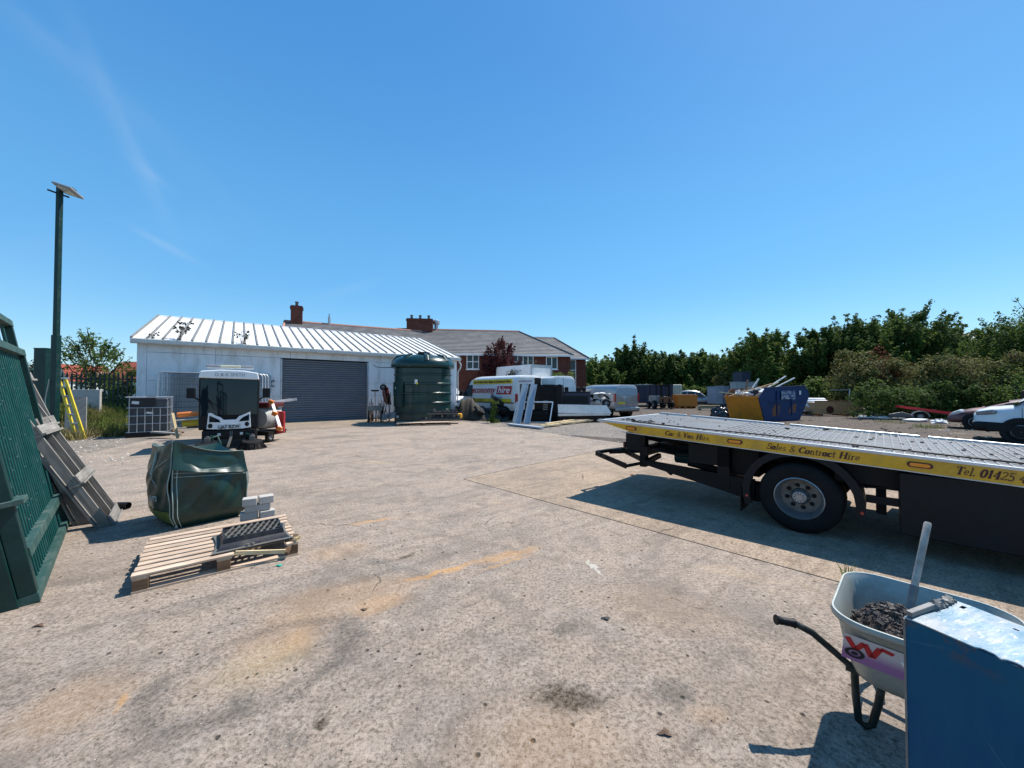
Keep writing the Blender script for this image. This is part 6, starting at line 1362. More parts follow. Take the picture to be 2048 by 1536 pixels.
b = MB(); b.add([(0,0,0),(.62,.12,0),(.12,.55,1.45),(-.5,.45,1.45)], [(0,1,2,3)]); o = b.build('board', K('grey_wood'), None); o.modifiers.new('s','SOLIDIFY').thickness = .03; fo = G(132, 876); o.location = (fo.x-.2, fo.y+.1, -.05); tag(o, 'grey weathered board leaning under the yellow stepladder', 'board')
# palisade fence by the shed
fa = Vector((-19.6, 14.9)); fb = SH+SN*.3; fv = (fb-fa); FL = fv.length; pal_f = thing('palisade_fence', 'dark palisade fence between the lamp post and the shed', 'fence', (fa.x, fa.y, 0), math.atan2(fv.y, fv.x))
npal = int(FL/.155)
pm = None
for i in range(npal):
    x = i*.155+.02
    if pm is None:
        b = MB(); b.prism([(0,0),(.068,0),(.068,2.28),(.045,2.40),(.034,2.33),(.023,2.40),(0,2.28)], 0, .014, 'Y'); o = b.build('pale', K('pale_dark'), pal_f); pm = o.data
    else: o = bpy.data.objects.new('pale', pm); COL.objects.link(o); o.parent = pal_f
    o.location = (x, 0, 0)
for z in (.45, 2.08): b = MB(); b.box(0, FL, .016, .07, z, z+.06); b.build('rail', K('pale_dark'), pal_f)
c = P(172, 800, 13.4); b = MB(); b.box(-.50,.44,0,.1,0,1.66); o = b.build('slab', K('concrete_block'), None, bevel=.01); o.location = (c.x*14.4/13.4, 14.4, 0); o.rotation_euler = (0,0,.2); tag(o, 'grey concrete slab standing upright before the palisade fence', 'slab')
# ---------------------------------------------------------------- IBC tank by the shed
ib = G(252, 876); ibc = thing('ibc_tank', 'grey plastic liquid tank in a steel cage by the shed corner', 'tank', (ib.x, ib.y, 0), R(38))
IW, ID, IH = 1.08, 1.10, 1.40
b = MB(); b.box(.03, IW-.03, .03, ID-.03, .16, IH-.04); b.build('tank_body', K('grey_plastic'), ibc, bevel=.06, seg=3, smooth=50)
b = MB(); b.box(-.02, IW+.02, -.02, ID+.02, 0.0, .15); b.build('base_pallet', K('black_plastic'), ibc, bevel=.01)
for z in (.18, .46, .74, 1.02): b = MB(); b.tube([(0,0,z),(IW,0,z),(IW,ID,z),(0,ID,z),(0,0,z)], .014, 6); b.build('cage_rail', K('galvanised'), ibc)
for k in range(6):
    b = MB(); b.cyl((IW*(k+.35)/5.6,-.012,.17),(IW*(k+.35)/5.6,-.012,1.03 if k not in (0,5) else IH-.02), .012, 6); b.build('cage_upright', K('galvanised'), ibc)
for k in range(1, 4): b = MB(); b.cyl((IW+.012,ID*k/4,.17),(IW+.012,ID*k/4,IH-.02), .012, 6); b.build('cage_upright', K('galvanised'), ibc)
b = MB(); b.tube([(-.02,-.02,IH-.01),(IW+.02,-.02,IH-.01),(IW+.02,ID,IH-.01),(-.02,ID,IH-.01),(-.02,-.02,IH-.01)], .02, 6); b.build('cage_rail', K('galvanised'), ibc)
b = MB(); b.box(.08, .72, -.002, .028, 1.04, 1.36); b.build('black_cover', K('text_black'), ibc)
for (x0, z0, x1, z1, tl_) in ((.12,1.15,.30,1.25,-.12),(.48,.80,.66,.87,-.15)): b = MB(); b.obox(((x0+x1)/2, -.004 if z0 > 1 else .018, (z0+z1)/2), (x1-x0, .006, z1-z0), (0,-tl_,0)); b.build('label', K('white_sheet'), ibc)
b = MB(); b.lathe([(.12,0),(.12,.06),(0,.06)], 14, (IW/2,ID/2,IH-.04)); b.build('filler_cap', K('black_plastic'), ibc)
c = P(345, 790, 14.6); 
# ---------------------------------------------------------------- mesh fence panels against the shed
mat('mesh_wire', (.075,.09,.105), .5, .5)
def mesh_panel(label, s0, s1, off, top, lean=.12, wires=True):
    p = SH+SU*s0-SN*off; t = thing('mesh_panel', label, 'fence panel', (p.x, p.y, 0), math.atan2(SU.y, SU.x), 'mesh fence panels leaning on the shed wall'); L = s1-s0
    T = Matrix.Rotation(-lean, 4, 'X')
    b = MB(); b.T = T; rr_ = .12; b.tube([(0,0,0),(0,0,top-rr_),(rr_*.3,0,top-rr_*.3),(rr_,0,top),(L-rr_,0,top),(L-rr_*.3,0,top-rr_*.3),(L,0,top-rr_),(L,0,0)], .028, 8); b.build('frame', K('galvanised'), t, smooth=50)
    if wires:
        b = MB(); b.T = T
        for i in range(1, int(L/.085)): b.bar((i*.085,0,.15),(i*.085,0,top), .010, .010)
        for i in range(1, 9): b.bar((0,0,.15+i*(top-.15)/9),(L,0,.15+i*(top-.15)/9), .007, .007)
        b.build('wire_mesh', K('mesh_wire'), t, kind='stuff')
for i, lb in enumerate(['outermost mesh fence panel leaning on the shed behind the sweeper','second mesh fence panel from the front in the leaning group','third mesh fence panel from the front in the leaning group','mesh fence panel nearest the shed wall']):
    mesh_panel(lb, .75+.13*i, 4.38+.12*i, .95-.16*i, 2.42, wires=True)
# ---------------------------------------------------------------- street sweeper
sw0 = Vector(((460-1024)/FPX*10.35, 10.35)); SC = 1.34
swp = thing('street_sweeper', 'compact street sweeper facing the camera with plate LJ67 BZW and white roof', 'sweeper', (sw0.x, sw0.y, 0), .60); swp.scale = (1.06, 1.2, SC)
SA = 0
def zx_(zx): return (380+zx/8.53-460)/96.5*1.02
def zz_(zy): return (1.6-((730+zy/8.53)-782)/71.5)/SC
b = MB(); b.prism([(-.635,.40),(.635,.40),(.64,1.40),(.62,1.49),(-.62,1.49),(-.64,1.40)], .02, 1.15, 'Y'); b.build('cab', K('black_plastic'), swp, bevel=.03)
b = MB(); b.box(-.60, .60, 1.2, 2.7, .35, 1.35); b.build('hopper', K('white_paint'), swp, bevel=.05)
b = MB(); b.grid(lambda u, v: (-.60+1.2*u, .012-.05*math.sin(u*PI)-.03*(1-v), .70+.74*v), 12, 4); b.build('windscreen', K('screen_glass'), swp, smooth=60)
b = MB(); b.prism([(-.635,1.46),(-.60,1.60),(-.2,1.635),(.3,1.625),(.60,1.585),(.64,1.44)], -.10, .25, 'Y'); b.build('roof_visor', K('white_paint'), swp, bevel=.02)
b = MB(); b.box(-.6,.6,.25,1.1,1.5,1.58); b.build('roof', K('white_paint'), swp, bevel=.02)
text('D & K SMITH', .10, K('steel_rim'), swp, (-.30,-.104,1.50), (1,0,0), (0,0,1), 0, 0, width=.62)
lb_ = MB(); lb_.box(-.48, .50, .02, .16, 1.665, 1.685); lbar = lb_.build('light_bar', K('white_paint'), swp, bevel=.006)
for x0, x1, mm in ((-.50,-.22,'lamp_grey'),(-.21,.22,'cream_plastic'),(.23,.50,'lamp_grey')): b = MB(); b.box(x0, x1, -.0, .18, 1.69, 1.735); b.build('lamp_section', K(mm), lbar, bevel=.015)
outer = [(335,808),(385,808),(450,850),(540,885),(585,928),(795,928),(850,870),(960,838),(1040,802),(1055,1072),(900,1088),(400,1080),(308,1072)]
b = MB(); b.prism([(zx_(x), zz_(y)) for x, y in outer], -.055, .0, 'Y'); fp = b.build('front_mask', K('white_paint'), swp, bevel=.006)
for pts in ([(352,850),(440,890),(510,925),(535,968),(350,960)], [(1022,845),(930,885),(875,925),(845,965),(1022,955)]):
    b = MB(); b.prism([(zx_(x), zz_(y)) for x, y in pts], -.062, -.056, 'Y'); b.build('headlight', K('screen_glass'), fp)
for cx, cy in ((368,1022),(985,1012)):
    b = MB(); b.lathe([(.048,-.058),(.048,-.064),(.034,-.066),(.001,-.066)], 18, (zx_(cx),0,zz_(cy)), 'Y'); b.build('round_lamp', K('black_plastic'), fp, smooth=40)
b = MB(); b.box(zx_(480), zx_(885), -.066, -.057, zz_(1085), zz_(1005)); mat('plate_white', (.55,.56,.55), .4); b.build('number_plate', K('plate_white'), fp)
text('LJ67 BZW', .092, K('text_black'), fp, (zx_(503),-.069,zz_(1072)), (1,0,0), (0,0,1), 0, .003, width=zx_(862)-zx_(503))
b = MB(); b.tube([(zx_(300),-.05,zz_(560)),(zx_(400),-.055,zz_(650)),(zx_(560),-.055,zz_(750))], .009, 6); b.build('wiper', K('black_steel'), swp)
b = MB(); b.tube([(zx_(310),-.05,zz_(575)),(zx_(430),-.05,zz_(750))], .008, 6); b.build('wiper', K('black_steel'), swp)
for x, s in ((-.77,-1),(.80,1)):
    b = MB(); b.box(x-.09, x+.09, -.12, -.06, 1.05, 1.26); b.build('mirror', K('black_plastic'), swp, bevel=.02); b = MB(); b.bar((x,-.05,1.1),(s*.62,.1,1.0), .025, .025); b.build('mirror_arm', K('black_steel'), swp)
b = MB(); b.box(-.56,.56,-.03,.5,.20,.39); b.build('under_bumper', K('black_plastic'), swp, bevel=.02)
for x in (-.21,.26): b = MB(); b.box(x-.035,x+.035,-.05,-.031,.275,.33); b.build('fog_lamp', K('lamp_glass'), swp, bevel=.008)
for x in (-.52, .52):
    wheel(swp, (x, .75, .22), .22, .17, 'X', .55, 1 if x > 0 else -1, n=22); wheel(swp, (x, 2.2, .22), .22, .17, 'X', .55, 1 if x > 0 else -1, n=22)
b = MB(); b.box(-.5,.5,.3,2.6,.25,.40); b.build('chassis', K('black_steel'), swp)
mat('machine_dark', (.10,.10,.10), .5, .4, dirt=(.2,.18,.15), dirt_amt=.4)
def brush(x, y, tilt=0):
    b = MB(); b.T = Matrix.Translation((x,y,.13)) @ Matrix.Rotation(R(6), 4, 'X'); b.lathe([(.001,.05),(.12,.05),(.22,.035),(.235,.01),(.22,-.01),(.1,-.012)], 28); br = b.build('brush_disc', K('tyre'), swp, smooth=40)
    b = MB(); rg = random.Random(int(x*100)); b.T = Matrix.Translation((x,y,.12))
    for i in range(420):
        a = rg.uniform(0, 2*PI); r0 = rg.uniform(.17,.225); r1 = r0+rg.uniform(.05,.13); b.bar((r0*math.cos(a), r0*math.sin(a), .01),(r1*math.cos(a), r1*math.sin(a), -.115), .006, .006)
    b.build('bristles', K('black_steel'), br, kind='stuff')
    b = MB(); b.box(x-.06,x+.06,y-.05,y+.06,.17,.27); b.cyl((x,y,.15),(x,y,.30), .035, 10); b.build('brush_motor', K('machine_dark'), swp, bevel=.01)
    b = MB(); b.bar((x,y,.26),(x*.5,.15,.30), .05, .05); b.build('brush_arm', K('green_steel'), swp)
brush(.50,-.30); brush(-.42,-.30)
for k in range(2): b = MB(); b.tube([(.02+.04*k,-.03,.36),(.03+.03*k,-.12,.25),(-.03+.03*k,-.25,.06),(-.05,-.2,.02)], .016, 6); b.build('hose', K('rubber_grey') if 'rubber_grey' in MATS else mat('rubber_grey', (.10,.095,.085), .7), swp, smooth=50)
b = MB(); b.tube([(-.35,-.28,.10),(-.3,-.33,.28),(-.22,-.3,.30),(-.15,-.25,.12)], .02, 6); b.build('hose', K('green_steel_dusty'), swp, smooth=50)
# ---------------------------------------------------------------- bits left and right of the sweeper
def roll(name, lb, cat, p0, p1, r, m): b = MB(); b.tube([p0, p1], r, 14); o = b.build(name, m, None, smooth=40); return tag(o, lb, cat)
y_ = 12.2
roll('orange_roll', 'long orange plastic roll sticking out left of the sweeper', 'roll', P(356,830,y_), P(430,824,y_+.3), .085, K('orange_plastic'))
roll('yellow_pipe', 'bright yellow duct lying below the orange roll', 'pipe', P(366,848,y_), P(430,842,y_+.3), .10, K('yellow_plastic'))
b = MB(); b.bar(P(354,841,y_-.1), P(430,834,y_), .2, .05); o = b.build('barrier_board', K('cream_plastic'), None, bevel=.02); tag(o, 'cream plastic board between the orange roll and yellow duct', 'board')
b = MB(); b.bar(P(345,826,y_-.5), Vector((P(356,850,y_-.6).x, y_-.6, .12)), .07, .03); o = b.build('timber_offcut', K('fresh_wood'), None); tag(o, 'short sloping timber offcut beside the tank cage', 'timber')
for k, (a, c) in enumerate([((345,852),(400,866)),((352,862),(405,858)),((348,870),(398,872))]):
    pa = G(*a); pc2 = G(*c); b = MB(); b.bar((pa.x,pa.y-.8,.1+.05*k),(pc2.x,pc2.y-.8,.1+.04*k), .16, .05); o = b.build('plank', K('grey_wood' if k else 'brown_wood'), None); tag(o, ['brown plank nearest the tank left of the sweeper','grey plank in the middle of the pile left of the sweeper','grey plank lowest in the pile left of the sweeper'][k], 'plank')
lt_ = thing('aluminium_ladder', 'aluminium ladder section poking out right of the sweeper before the shutter', 'ladder', (0,0,0))
pa = P(505,808,13.2); pb = P(582,799,13.2)
for k in (0, .35): b = MB(); b.bar(pa+Vector((0,k,-.02)), pb+Vector((0,k,0)), .03, .085); b.build('rail', K('galvanised'), lt_)
for k in range(6): q = pa.lerp(pb, (k+.5)/6); b = MB(); b.cyl(q, q+Vector((0,.35,0)), .015, 6); b.build('rung', K('galvanised'), lt_)
br_ = thing('road_barrier', 'white and orange folded road barrier leaning right of the sweeper', 'barrier', (0,0,0)); pa = P(543,803,11.5); pb = P(562,862,11.2); pb.z = max(.1, pb.z)
b = MB(); b.bar(pa, pb, .09, .05); b.build('post', K('white_paint'), br_, bevel=.01)
for f in (0.02, .42, .92): q = pa.lerp(pb, f); b = MB(); b.obox(q+Vector((0,-.03,0)), (.15,.10,.13), (0,R(20),0)); b.build('clamp', K('orange_plastic'), br_, bevel=.02)
b = MB(); b.box(-.14,.14,-.05,.05,.0,.7); o = b.build('red_can', K('red_paint'), None, bevel=.04); c = P(557,838,11.8); o.location = (c.x, 11.9, c.z-.32); o.location.z = .25; tag(o, 'red plastic panel behind the road barrier by the shutter', 'panel')
mx_ = thing('compressor', 'grey rounded compressor with dark lid half hidden behind the sweeper', 'machine', (P(533,840,11.9).x, 11.9, 0))
b = MB(); b.lathe([(.001,-.45),(.30,-.42),(.36,-.3),(.36,.3),(.30,.42),(.001,.45)], 20, (0,0,.75), 'Y'); mat('machine_grey', (.36,.35,.32), .55, dirt=(.1,.08,.07), dirt_amt=.7, dscale=4); b.build('drum', K('machine_grey'), mx_, smooth=50)
b = MB(); b.box(-.36,.34,-.4,.4,1.08,1.25); b.build('lid', K('red_dark'), mx_, bevel=.05); b = MB(); b.box(-.38,.36,-.45,.45,.22,.34); b.build('frame', K('black_steel'), mx_)
for x in (-.3,.3): wheel(mx_, (x,-.3,.17), .17, .1, 'X', .5, 1, n=16)
# ---------------------------------------------------------------- green oil tank
TC = Vector((-4.62, 19.2)); tk = thing('oil_tank', 'large dark green ribbed plastic oil tank in front of the shed end', 'tank', (TC.x, TC.y, 0))
mat('tank_green', (.002,.026,.024), .32, var=.12, scale=1.5, spec=.35, dirt=(.01,.05,.043), dirt_amt=.4, dscale=1.2, coat=.25)
prof = [(1.36,0),(1.42,.08)]; 
for k in range(5): z = .55+.47*k; prof += [(1.42,z-.06),(1.455,z-.03),(1.455,z+.03),(1.42,z+.06)]
prof += [(1.42,2.72),(1.50,2.75)]
b = MB(); b.lathe(prof, 56); b.build('tank_wall', K('tank_green'), tk, smooth=30)
b = MB(); b.lathe([(1.50,2.76),(1.58,2.78),(1.60,2.86),(1.58,3.0),(1.50,3.14),(1.36,3.26),(1.15,3.36),(.7,3.44),(.001,3.47)], 56); b.build('domed_top', K('tank_green'), tk, smooth=45)
for k in range(8):
    a = R(k*45+20); b = MB(); b.T = Matrix.Rotation(a, 4, 'Z'); b.prism([(1.52,3.03),(1.30,3.28),(.9,3.42),(.9,3.50),(1.34,3.38),(1.57,3.10)], -.09, .09, 'Y'); b.build('lifting_rib', K('tank_green'), tk, bevel=.03)
b = MB(); b.lathe([(.3,3.44),(.3,3.56),(.001,3.58)], 20, (.15,-.5,0)); b.build('manhole_lid', K('black_plastic'), tk)
def ontank(az, z, r=1.47): return (r*math.cos(R(az)), r*math.sin(R(az)), z)
def tank_patch(az0, az1, z0, z1, m, name, th=.02, r=1.43):
    b = MB(); V = []; n = 8
    for rr2 in (r, r+th):
        for k in range(n+1):
            a = R(az0+(az1-az0)*k/n)
            for z in (z0, z1): V.append((rr2*math.cos(a), rr2*math.sin(a), z))
    F = []; m1 = 2*(n+1)
    for k in range(n): F += [(2*k,2*k+1,2*k+3,2*k+2),(m1+2*k,m1+2*k+2,m1+2*k+3,m1+2*k+1),(2*k+1,m1+2*k+1,m1+2*k+3,2*k+3),(2*k,2*k+2,m1+2*k+2,m1+2*k)]
    F += [(0,m1,m1+1,1),(2*n,2*n+1,m1+2*n+1,m1+2*n)]; return b.add(V, F).build(name, m, tk, smooth=30)
tank_patch(-150,-116,.85,2.05,K('tank_green'),'cabinet_door',.08); tank_patch(-148,-118,.9,2.0,K('tank_green'),'door_inset',.095)
tank_patch(-92,-87,2.02,2.16,K('white_paint'),'notice',.03); tank_patch(-89.5,-86,1.93,2.02,K('yellow_plastic'),'warning_label',.034); tank_patch(-92.5,-89.6,1.96,2.01,K('white_sheet'),'notice',.034)
tank_patch(-137,-130,.30,.40,K('white_paint'),'notice',.03); tank_patch(-136.5,-135,1.72,1.80,K('white_paint'),'lock',.105)
b = MB(); b.tube([(-1.45,-.5,2.80),(-1.9,-.6,2.78),(-2.25,-.62,2.82),(-2.35,-.62,2.95)], .02, 6); b.build('fill_hose', K('black_plastic'), tk, smooth=60)
# ---------------------------------------------------------------- tools between shutter and tank
def gpt(px, py, z=0): return G(px, py, z)
def longtool(lb, px, py, px2, py2, Y, kind, m='brown_wood', dy=.35):
    a = P(px, py, Y); a.z = max(a.z, .03); c = P(px2, py2, Y+dy); t = thing(kind, lb, kind, tuple(a)); d = c-a; b = MB(); b.tube([d*.22, d], .018, 7); b.build('shaft', K(m), t)
    if kind in ('shovel', 'spade'):
        b = MB(); b.tube([d*.02, d*.24], [.02,.024], 7); b.build('socket', K('worn_steel'), t); ax = d.normalized(); s_ = ax.cross(Vector((0,1,0))).normalized()
        b = MB(); b.add([tuple(-ax*.05+s_*-.11), tuple(-ax*.05+s_*.11), tuple(ax*.24+s_*.13), tuple(ax*.24+s_*-.13)], [(0,1,2,3)]); o = b.build('blade', K('worn_steel'), t); o.modifiers.new('s','SOLIDIFY').thickness = .02
    else: b = MB(); b.obox(d+Vector((0,0,.02)), (.42,.07,.09)); b.build('head', K('black_plastic'), t, bevel=.02)
longtool('shovel with grey blade leaning nearest the green tank', 768, 838, 776, 790, 18.0, 'shovel'); longtool('spade standing just right of the grey bladed shovel', 779, 836, 781, 785, 18.1, 'spade'); longtool('thin handled spade against the tank cabinet', 786, 834, 787, 792, 17.9, 'spade', 'fresh_wood')
longtool('black headed broom standing upright beside the shutter', 751, 835, 750, 782, 19.6, 'broom')
bn = G(748, 845); ben = thing('work_bench', 'small grey topped bench with clutter by the shutter edge', 'bench', (bn.x, bn.y+.2, 0), .3); b = MB(); b.box(-.35,.35,-.2,.2,.78,.84); b.build('top', K('grey_wood'), ben); b = MB(); b.box(-.33,.33,-.21,-.18,.60,.77); b.build('apron', K('grey_wood'), ben)
for x in (-.32,.32):
    for y in (-.17,.17): b = MB(); b.box(x-.025,x+.025,y-.025,y+.025,0,.78); b.build('leg', K('black_steel'), ben)
rw = P(776,776,19.4); rb = thing('red_wheelbarrow', 'dark red wheelbarrow stood on end beside the green tank', 'wheelbarrow', (rw.x, 19.4, 0)); b = MB(); b.T = Matrix.Translation((0,0,1.35)) @ Matrix.Rotation(R(78), 4, 'Y'); b.grid(lambda u, v: ((u-.5)*.95, (v-.5)*.62, -.22*(1-(2*abs(u-.5))**4)*(1-(2*abs(v-.5))**4)), 12, 10); o = b.build('tray', K('red_dark'), rb, smooth=60); o.modifiers.new('s','SOLIDIFY').thickness = .01
wheel(rb, (-.25,0,1.80), .17, .09, 'Y', .5, -1, n=18)
for y in (-.2,.2): b = MB(); b.tube([(-.25,y*.3,1.8),(-.12,y,1.3),(-.18,y,.6),(.05,y,.02)], .018, 6); b.build('frame_tube', K('black_steel'), rb)
b = MB(); rg = random.Random(12)
for i in range(26): 
    a_ = Vector((rg.uniform(-.9,.2), rg.uniform(-.3,.3), 0)); b.tube([a_, a_+Vector((rg.uniform(-.2,.2), rg.uniform(0,.3), rg.uniform(.4,1.2)))], rg.uniform(.01,.025), 5)
o = b.build('tool_clutter', K('brown_wood'), None, kind='stuff'); o.location = (rw.x-.1, 19.3, 0); o['label'] = 'jumble of old tool handles between shutter and tank'
# pallet with black castings, yellow canister
p0 = G(793, 853); pe = G(905, 851); pdv = (pe-p0).normalized(); pp = thing('pallet', 'brown wooden pallet in front of the green tank under black castings', 'pallet', (p0.x, p0.y, 0), math.atan2(pdv.y+.10, pdv.x)); pp.scale = (1.25,1.05,1)
pallet_mesh(pp, 1.95, .9, 7, 'pallet_wood', 'pallet_wood_y', 8, blockmat='brown_wood')
rg = random.Random(21)
def castings(lb, loc, ang, L, W_, n, seed, h=.16, z=.145):
    t = thing('casting', lb, 'casting', (loc[0], loc[1], z), ang, 'black castings on the pallet by the tank'); b = MB(); b.box(0, L, 0, W_, 0, h*.6); b.build('base', K('cast_black'), t, bevel=.03); rg = random.Random(seed)
    for i in range(n): b = MB(); x = L*(i+.5)/n; b.box(x-L/n*.32, x+L/n*.32, W_*.1, W_*.9, h*.6, h*rg.uniform(.8,1.1)); b.build('rib', K('cast_grey' if i % 3 == 1 else 'cast_black'), t, bevel=.015)
    b = MB(); b.box(-.02, L+.02, -.03, 0.0, h*.1, h*.25); b.build('flange', K('cast_grey'), t)
a_ = G(846, 850); castings('lower long black casting on the pallet by the tank', (a_.x-.05,a_.y+.35), .2, 1.75,.65, 9, 1, .30); castings('upper black casting stacked on the lower one by the tank', (a_.x+.12,a_.y+.42), .2, 1.45,.5, 7, 2, .26, .45); castings('small black casting at the left end of the castings pile', (a_.x-.15,a_.y+.18), .3, .5,.3, 3, 3, .2)
yc = G(919, 847); yy_ = thing('canister', 'bright yellow orange plastic canister at the end of the tank pallet', 'canister', (yc.x-.15, yc.y+.4, .22)); b = MB(); b.box(-.2,.22,-.15,.15,0,.26); b.build('body', K('orange_amber') if 'orange_amber' in MATS else mat('orange_amber', (.75,.36,.03), .4), yy_, bevel=.07, seg=3); b = MB(); b.cyl((-.1,0,.26),(-.1,0,.31), .04, 10); b.build('cap', K('black_plastic'), yy_); 
# tarpaulin heap and tyres behind
a_ = G(955, 842); mat('tarp', (.035,.028,.02), .8, var=.4, dirt=(.09,.075,.05), dirt_amt=.5, bump=.03, bscale=9)
b = MB()
def tf(u, v):
    x = -.9+2.9*u; ridge = .95*math.exp(-(x+.75)**2/.6)+.35*math.exp(-(x-.2)**2/.5)+.18; y = (v-.5)*1.8; return (x, y, max(-.02, ridge*(1-(2*abs(v-.5))**2)+.07*math.sin(x*8+v*9)+.04*math.sin(x*19+v*15)))
b.grid(tf, 40, 20); o = b.build('tarpaulin', K('tarp'), None, smooth=70); o.location = (a_.x-.1, a_.y+1.1, 0); o.rotation_euler = (0,0,-.35); tag(o, 'dark brown crumpled tarpaulin heap right of the tank', 'tarpaulin')
rg = random.Random(31)
jb = G(985, 842)
for i, (x, y, z, rx, rz_) in enumerate([(-.2,.9,.12,8,0),(.1,1.1,.34,12,.4),(.45,.8,.55,20,.2),(-.5,.7,.3,35,.8),(.75,1.0,.35,10,-.3),(.4,1.1,.82,12,.5)]):
    b = MB(); b.T = Euler((R(rx), R(i*7), rz_)).to_matrix().to_4x4(); L_ = .62; b.box(-L_,L_,-.28,.28,-.08,.08)
    for k in range(7): b.box(-L_+.05+k*.17, -L_+.13+k*.17, -.26, .26, .08, .115)
    o = b.build('machine_tray', K('cast_black'), None, bevel=.01); o.location = (jb.x+x, jb.y+y, z+.1); tag(o, ['lowest black ribbed tray of the jumbled pile','black ribbed tray above the lowest, near the weed','black ribbed tray at the left end of the jumbled pile','black ribbed tray half way up the pile, tilted','black ribbed tray at the right end near the van wheel','topmost black ribbed tray of the jumbled pile'][[0,1,3,2,4,5][i]], 'tray', 'black ribbed trays piled before the hire van')
# ---------------------------------------------------------------- rack, panels, frames and bed right of the hire van
rk = G(1052, 846); rkd = Vector((.97,-.22)).normalized()
rack = thing('steel_rack', 'black open steel rack standing in front of the hire van doors', 'rack', (rk.x+.05, rk.y+1.1, 0), math.atan2(rkd.y, rkd.x))
RH = P(1100, 768, 18.4).z
for x in (0,1.75):
    for y in (0,.8): b = MB(); b.box(x-.05,x+.05,y-.05,y+.05,0,RH); b.build('upright', K('black_steel'), rack)
for z in (.3, .95, 1.42, RH-.06):
    for y in (0,.8): b = MB(); b.bar((0,y,z),(1.75,y,z), .05, .07); b.build('beam', K('black_steel' if z < 1.9 else 'rust'), rack)
for x0 in (1.62,): b = MB(); b.box(x0,x0+.28,.0,.78,.02,RH-.03); b.build('side_sheet', K('black_plastic'), rack)
b = MB(); b.box(.05,1.6,.60,.64,.0,RH-.1); b.build('back_sheet', K('black_plastic'), rack)
b = MB(); b.box(.2,1.2,.1,.7,.0,.55); b.build('machine', K('black_plastic'), rack, bevel=.05)
for i in range(6): b = MB(); b.bar((.9,.02,.62+.09*i),(1.15,.0,.64+.09*i), .02, .02); b.build('rod', K('galvanised'), rack)
for i, (px, px2, lb) in enumerate([(1034,1047,'left tall pale blue grey channel panel leaning on the rack'),(1053,1064,'right tall grey channel panel leaning on the rack')]):
    fo = G(px, 848); tp_ = P(px2+4, 769, fo.y+.9); d = tp_-fo; b = MB(); b.prism([(-.16,0),(.16,0),(.16,.10),(.13,.10),(.13,.03),(-.13,.03),(-.13,.10),(-.16,.10)], 0, 1, 'Z')
    t_ = b.build('metal_channel', K('pale_blue'), None); z = d.normalized(); x = Vector((1,0,0)); x = (x-z*x.dot(z)).normalized(); y = z.cross(x); y = -y; x = y.cross(z)
    L = d.length; t_.matrix_world = Matrix(((x.x,y.x,z.x*L,fo.x),(x.y,y.y,z.y*L,fo.y),(x.z,y.z,z.z*L,0),(0,0,0,1))); tag(t_, lb, 'panel')
wf = G(1026, 846); wfr = thing('window_frame', 'white grey window frame leaning in front of the black rack', 'frame', (wf.x, wf.y-.1, .05), -.12); wfr.rotation_euler = (R(-18), 0, -.10)
for a, c in (((0,0,0),(1.85,0,0)),((.18,0,1.05),(1.98,0,1.05)),((0,0,0),(.18,0,1.05)),((1.82,0,.0),(1.98,0,1.05))): b = MB(); b.bar(a, c, .05, .075, (0,1,0)); b.build('rail', K('upvc' if c[2] > 0 else 'pale_blue'), wfr)
b = MB(); a_ = G(1018, 852); c_ = G(1086, 861); b.bar((a_.x,a_.y+.3,.06),(c_.x,c_.y+.5,.06), .28, .07); o = b.build('sill_board', K('pale_blue'), None, bevel=.01); tag(o, 'pale blue board lying on the gravel below the window frame', 'board')
for i, (a, c, h_) in enumerate([((1080,856),(1120,852),.08),((1092,855),(1150,846),.14),((1120,852),(1212,842),.09)]):
    pa, pb = G(*a), G(*c); b = MB(); b.bar((pa.x,pa.y+.15*i,h_),(pb.x,pb.y+.15*i,h_), .18, .07); o = b.build('timber', K('fresh_wood'), None); tag(o, ['short pale timber end nearest the yard below the black rack','middle pale timber length lying below the black rack','longest pale timber reaching towards the truck tail'][i], 'timber')
# low silver bed / trailer with black box and seats
a_ = P(1116, 838, 18.6); c_ = P(1224, 838, 19.2); bd = thing('flat_trailer', 'low silver edged flat bed with black box between the vans', 'trailer', (a_.x, a_.y, 0), math.atan2(c_.y-a_.y, c_.x-a_.x)); BL = (c_-a_).length
b = MB(); b.add([(0,-.02,.50),(BL-.05,-.02,.44),(BL-.30,.03,.86),(0,.03,.93)], [(0,1,2,3)]); o = b.build('ramp_sheet', K('white_sheet'), bd); o.modifiers.new('s','SOLIDIFY').thickness = .04
b = MB(); b.box(0,BL-.1,-.02,.04,.34,.48); b.build('side_rail', K('aluminium'), bd, bevel=.01); b = MB(); b.box(0,BL-.05,-.03,.0,.47,.51); b.build('rubber_edge', K('black_plastic'), bd)
b = MB(); b.box(.1,BL-.3,.1,1.5,.15,.33); b.build('chassis', K('black_steel'), bd)
for x in (.7,2.0): wheel(bd, (x,.25,.24), .24, .16, 'Y', .5, -1, n=18)
bb_ = P(1120,798,19.6); bx_ = thing('black_box', 'long black box unit standing on the flat bed', 'box', (bb_.x, 19.55, .85), .06); b = MB(); b.box(0,1.62,0,.8,0,.68); b.build('body', K('navy'), bx_, bevel=.02); b = MB(); b.box(-.02,1.66,-.03,.83,.68,.73); b.build('lid', K('black_plastic'), bx_, bevel=.01); b = MB(); b.box(.1,1.5,-.012,-.001,.08,.5); b.build('panel', K('black_plastic'), bx_)
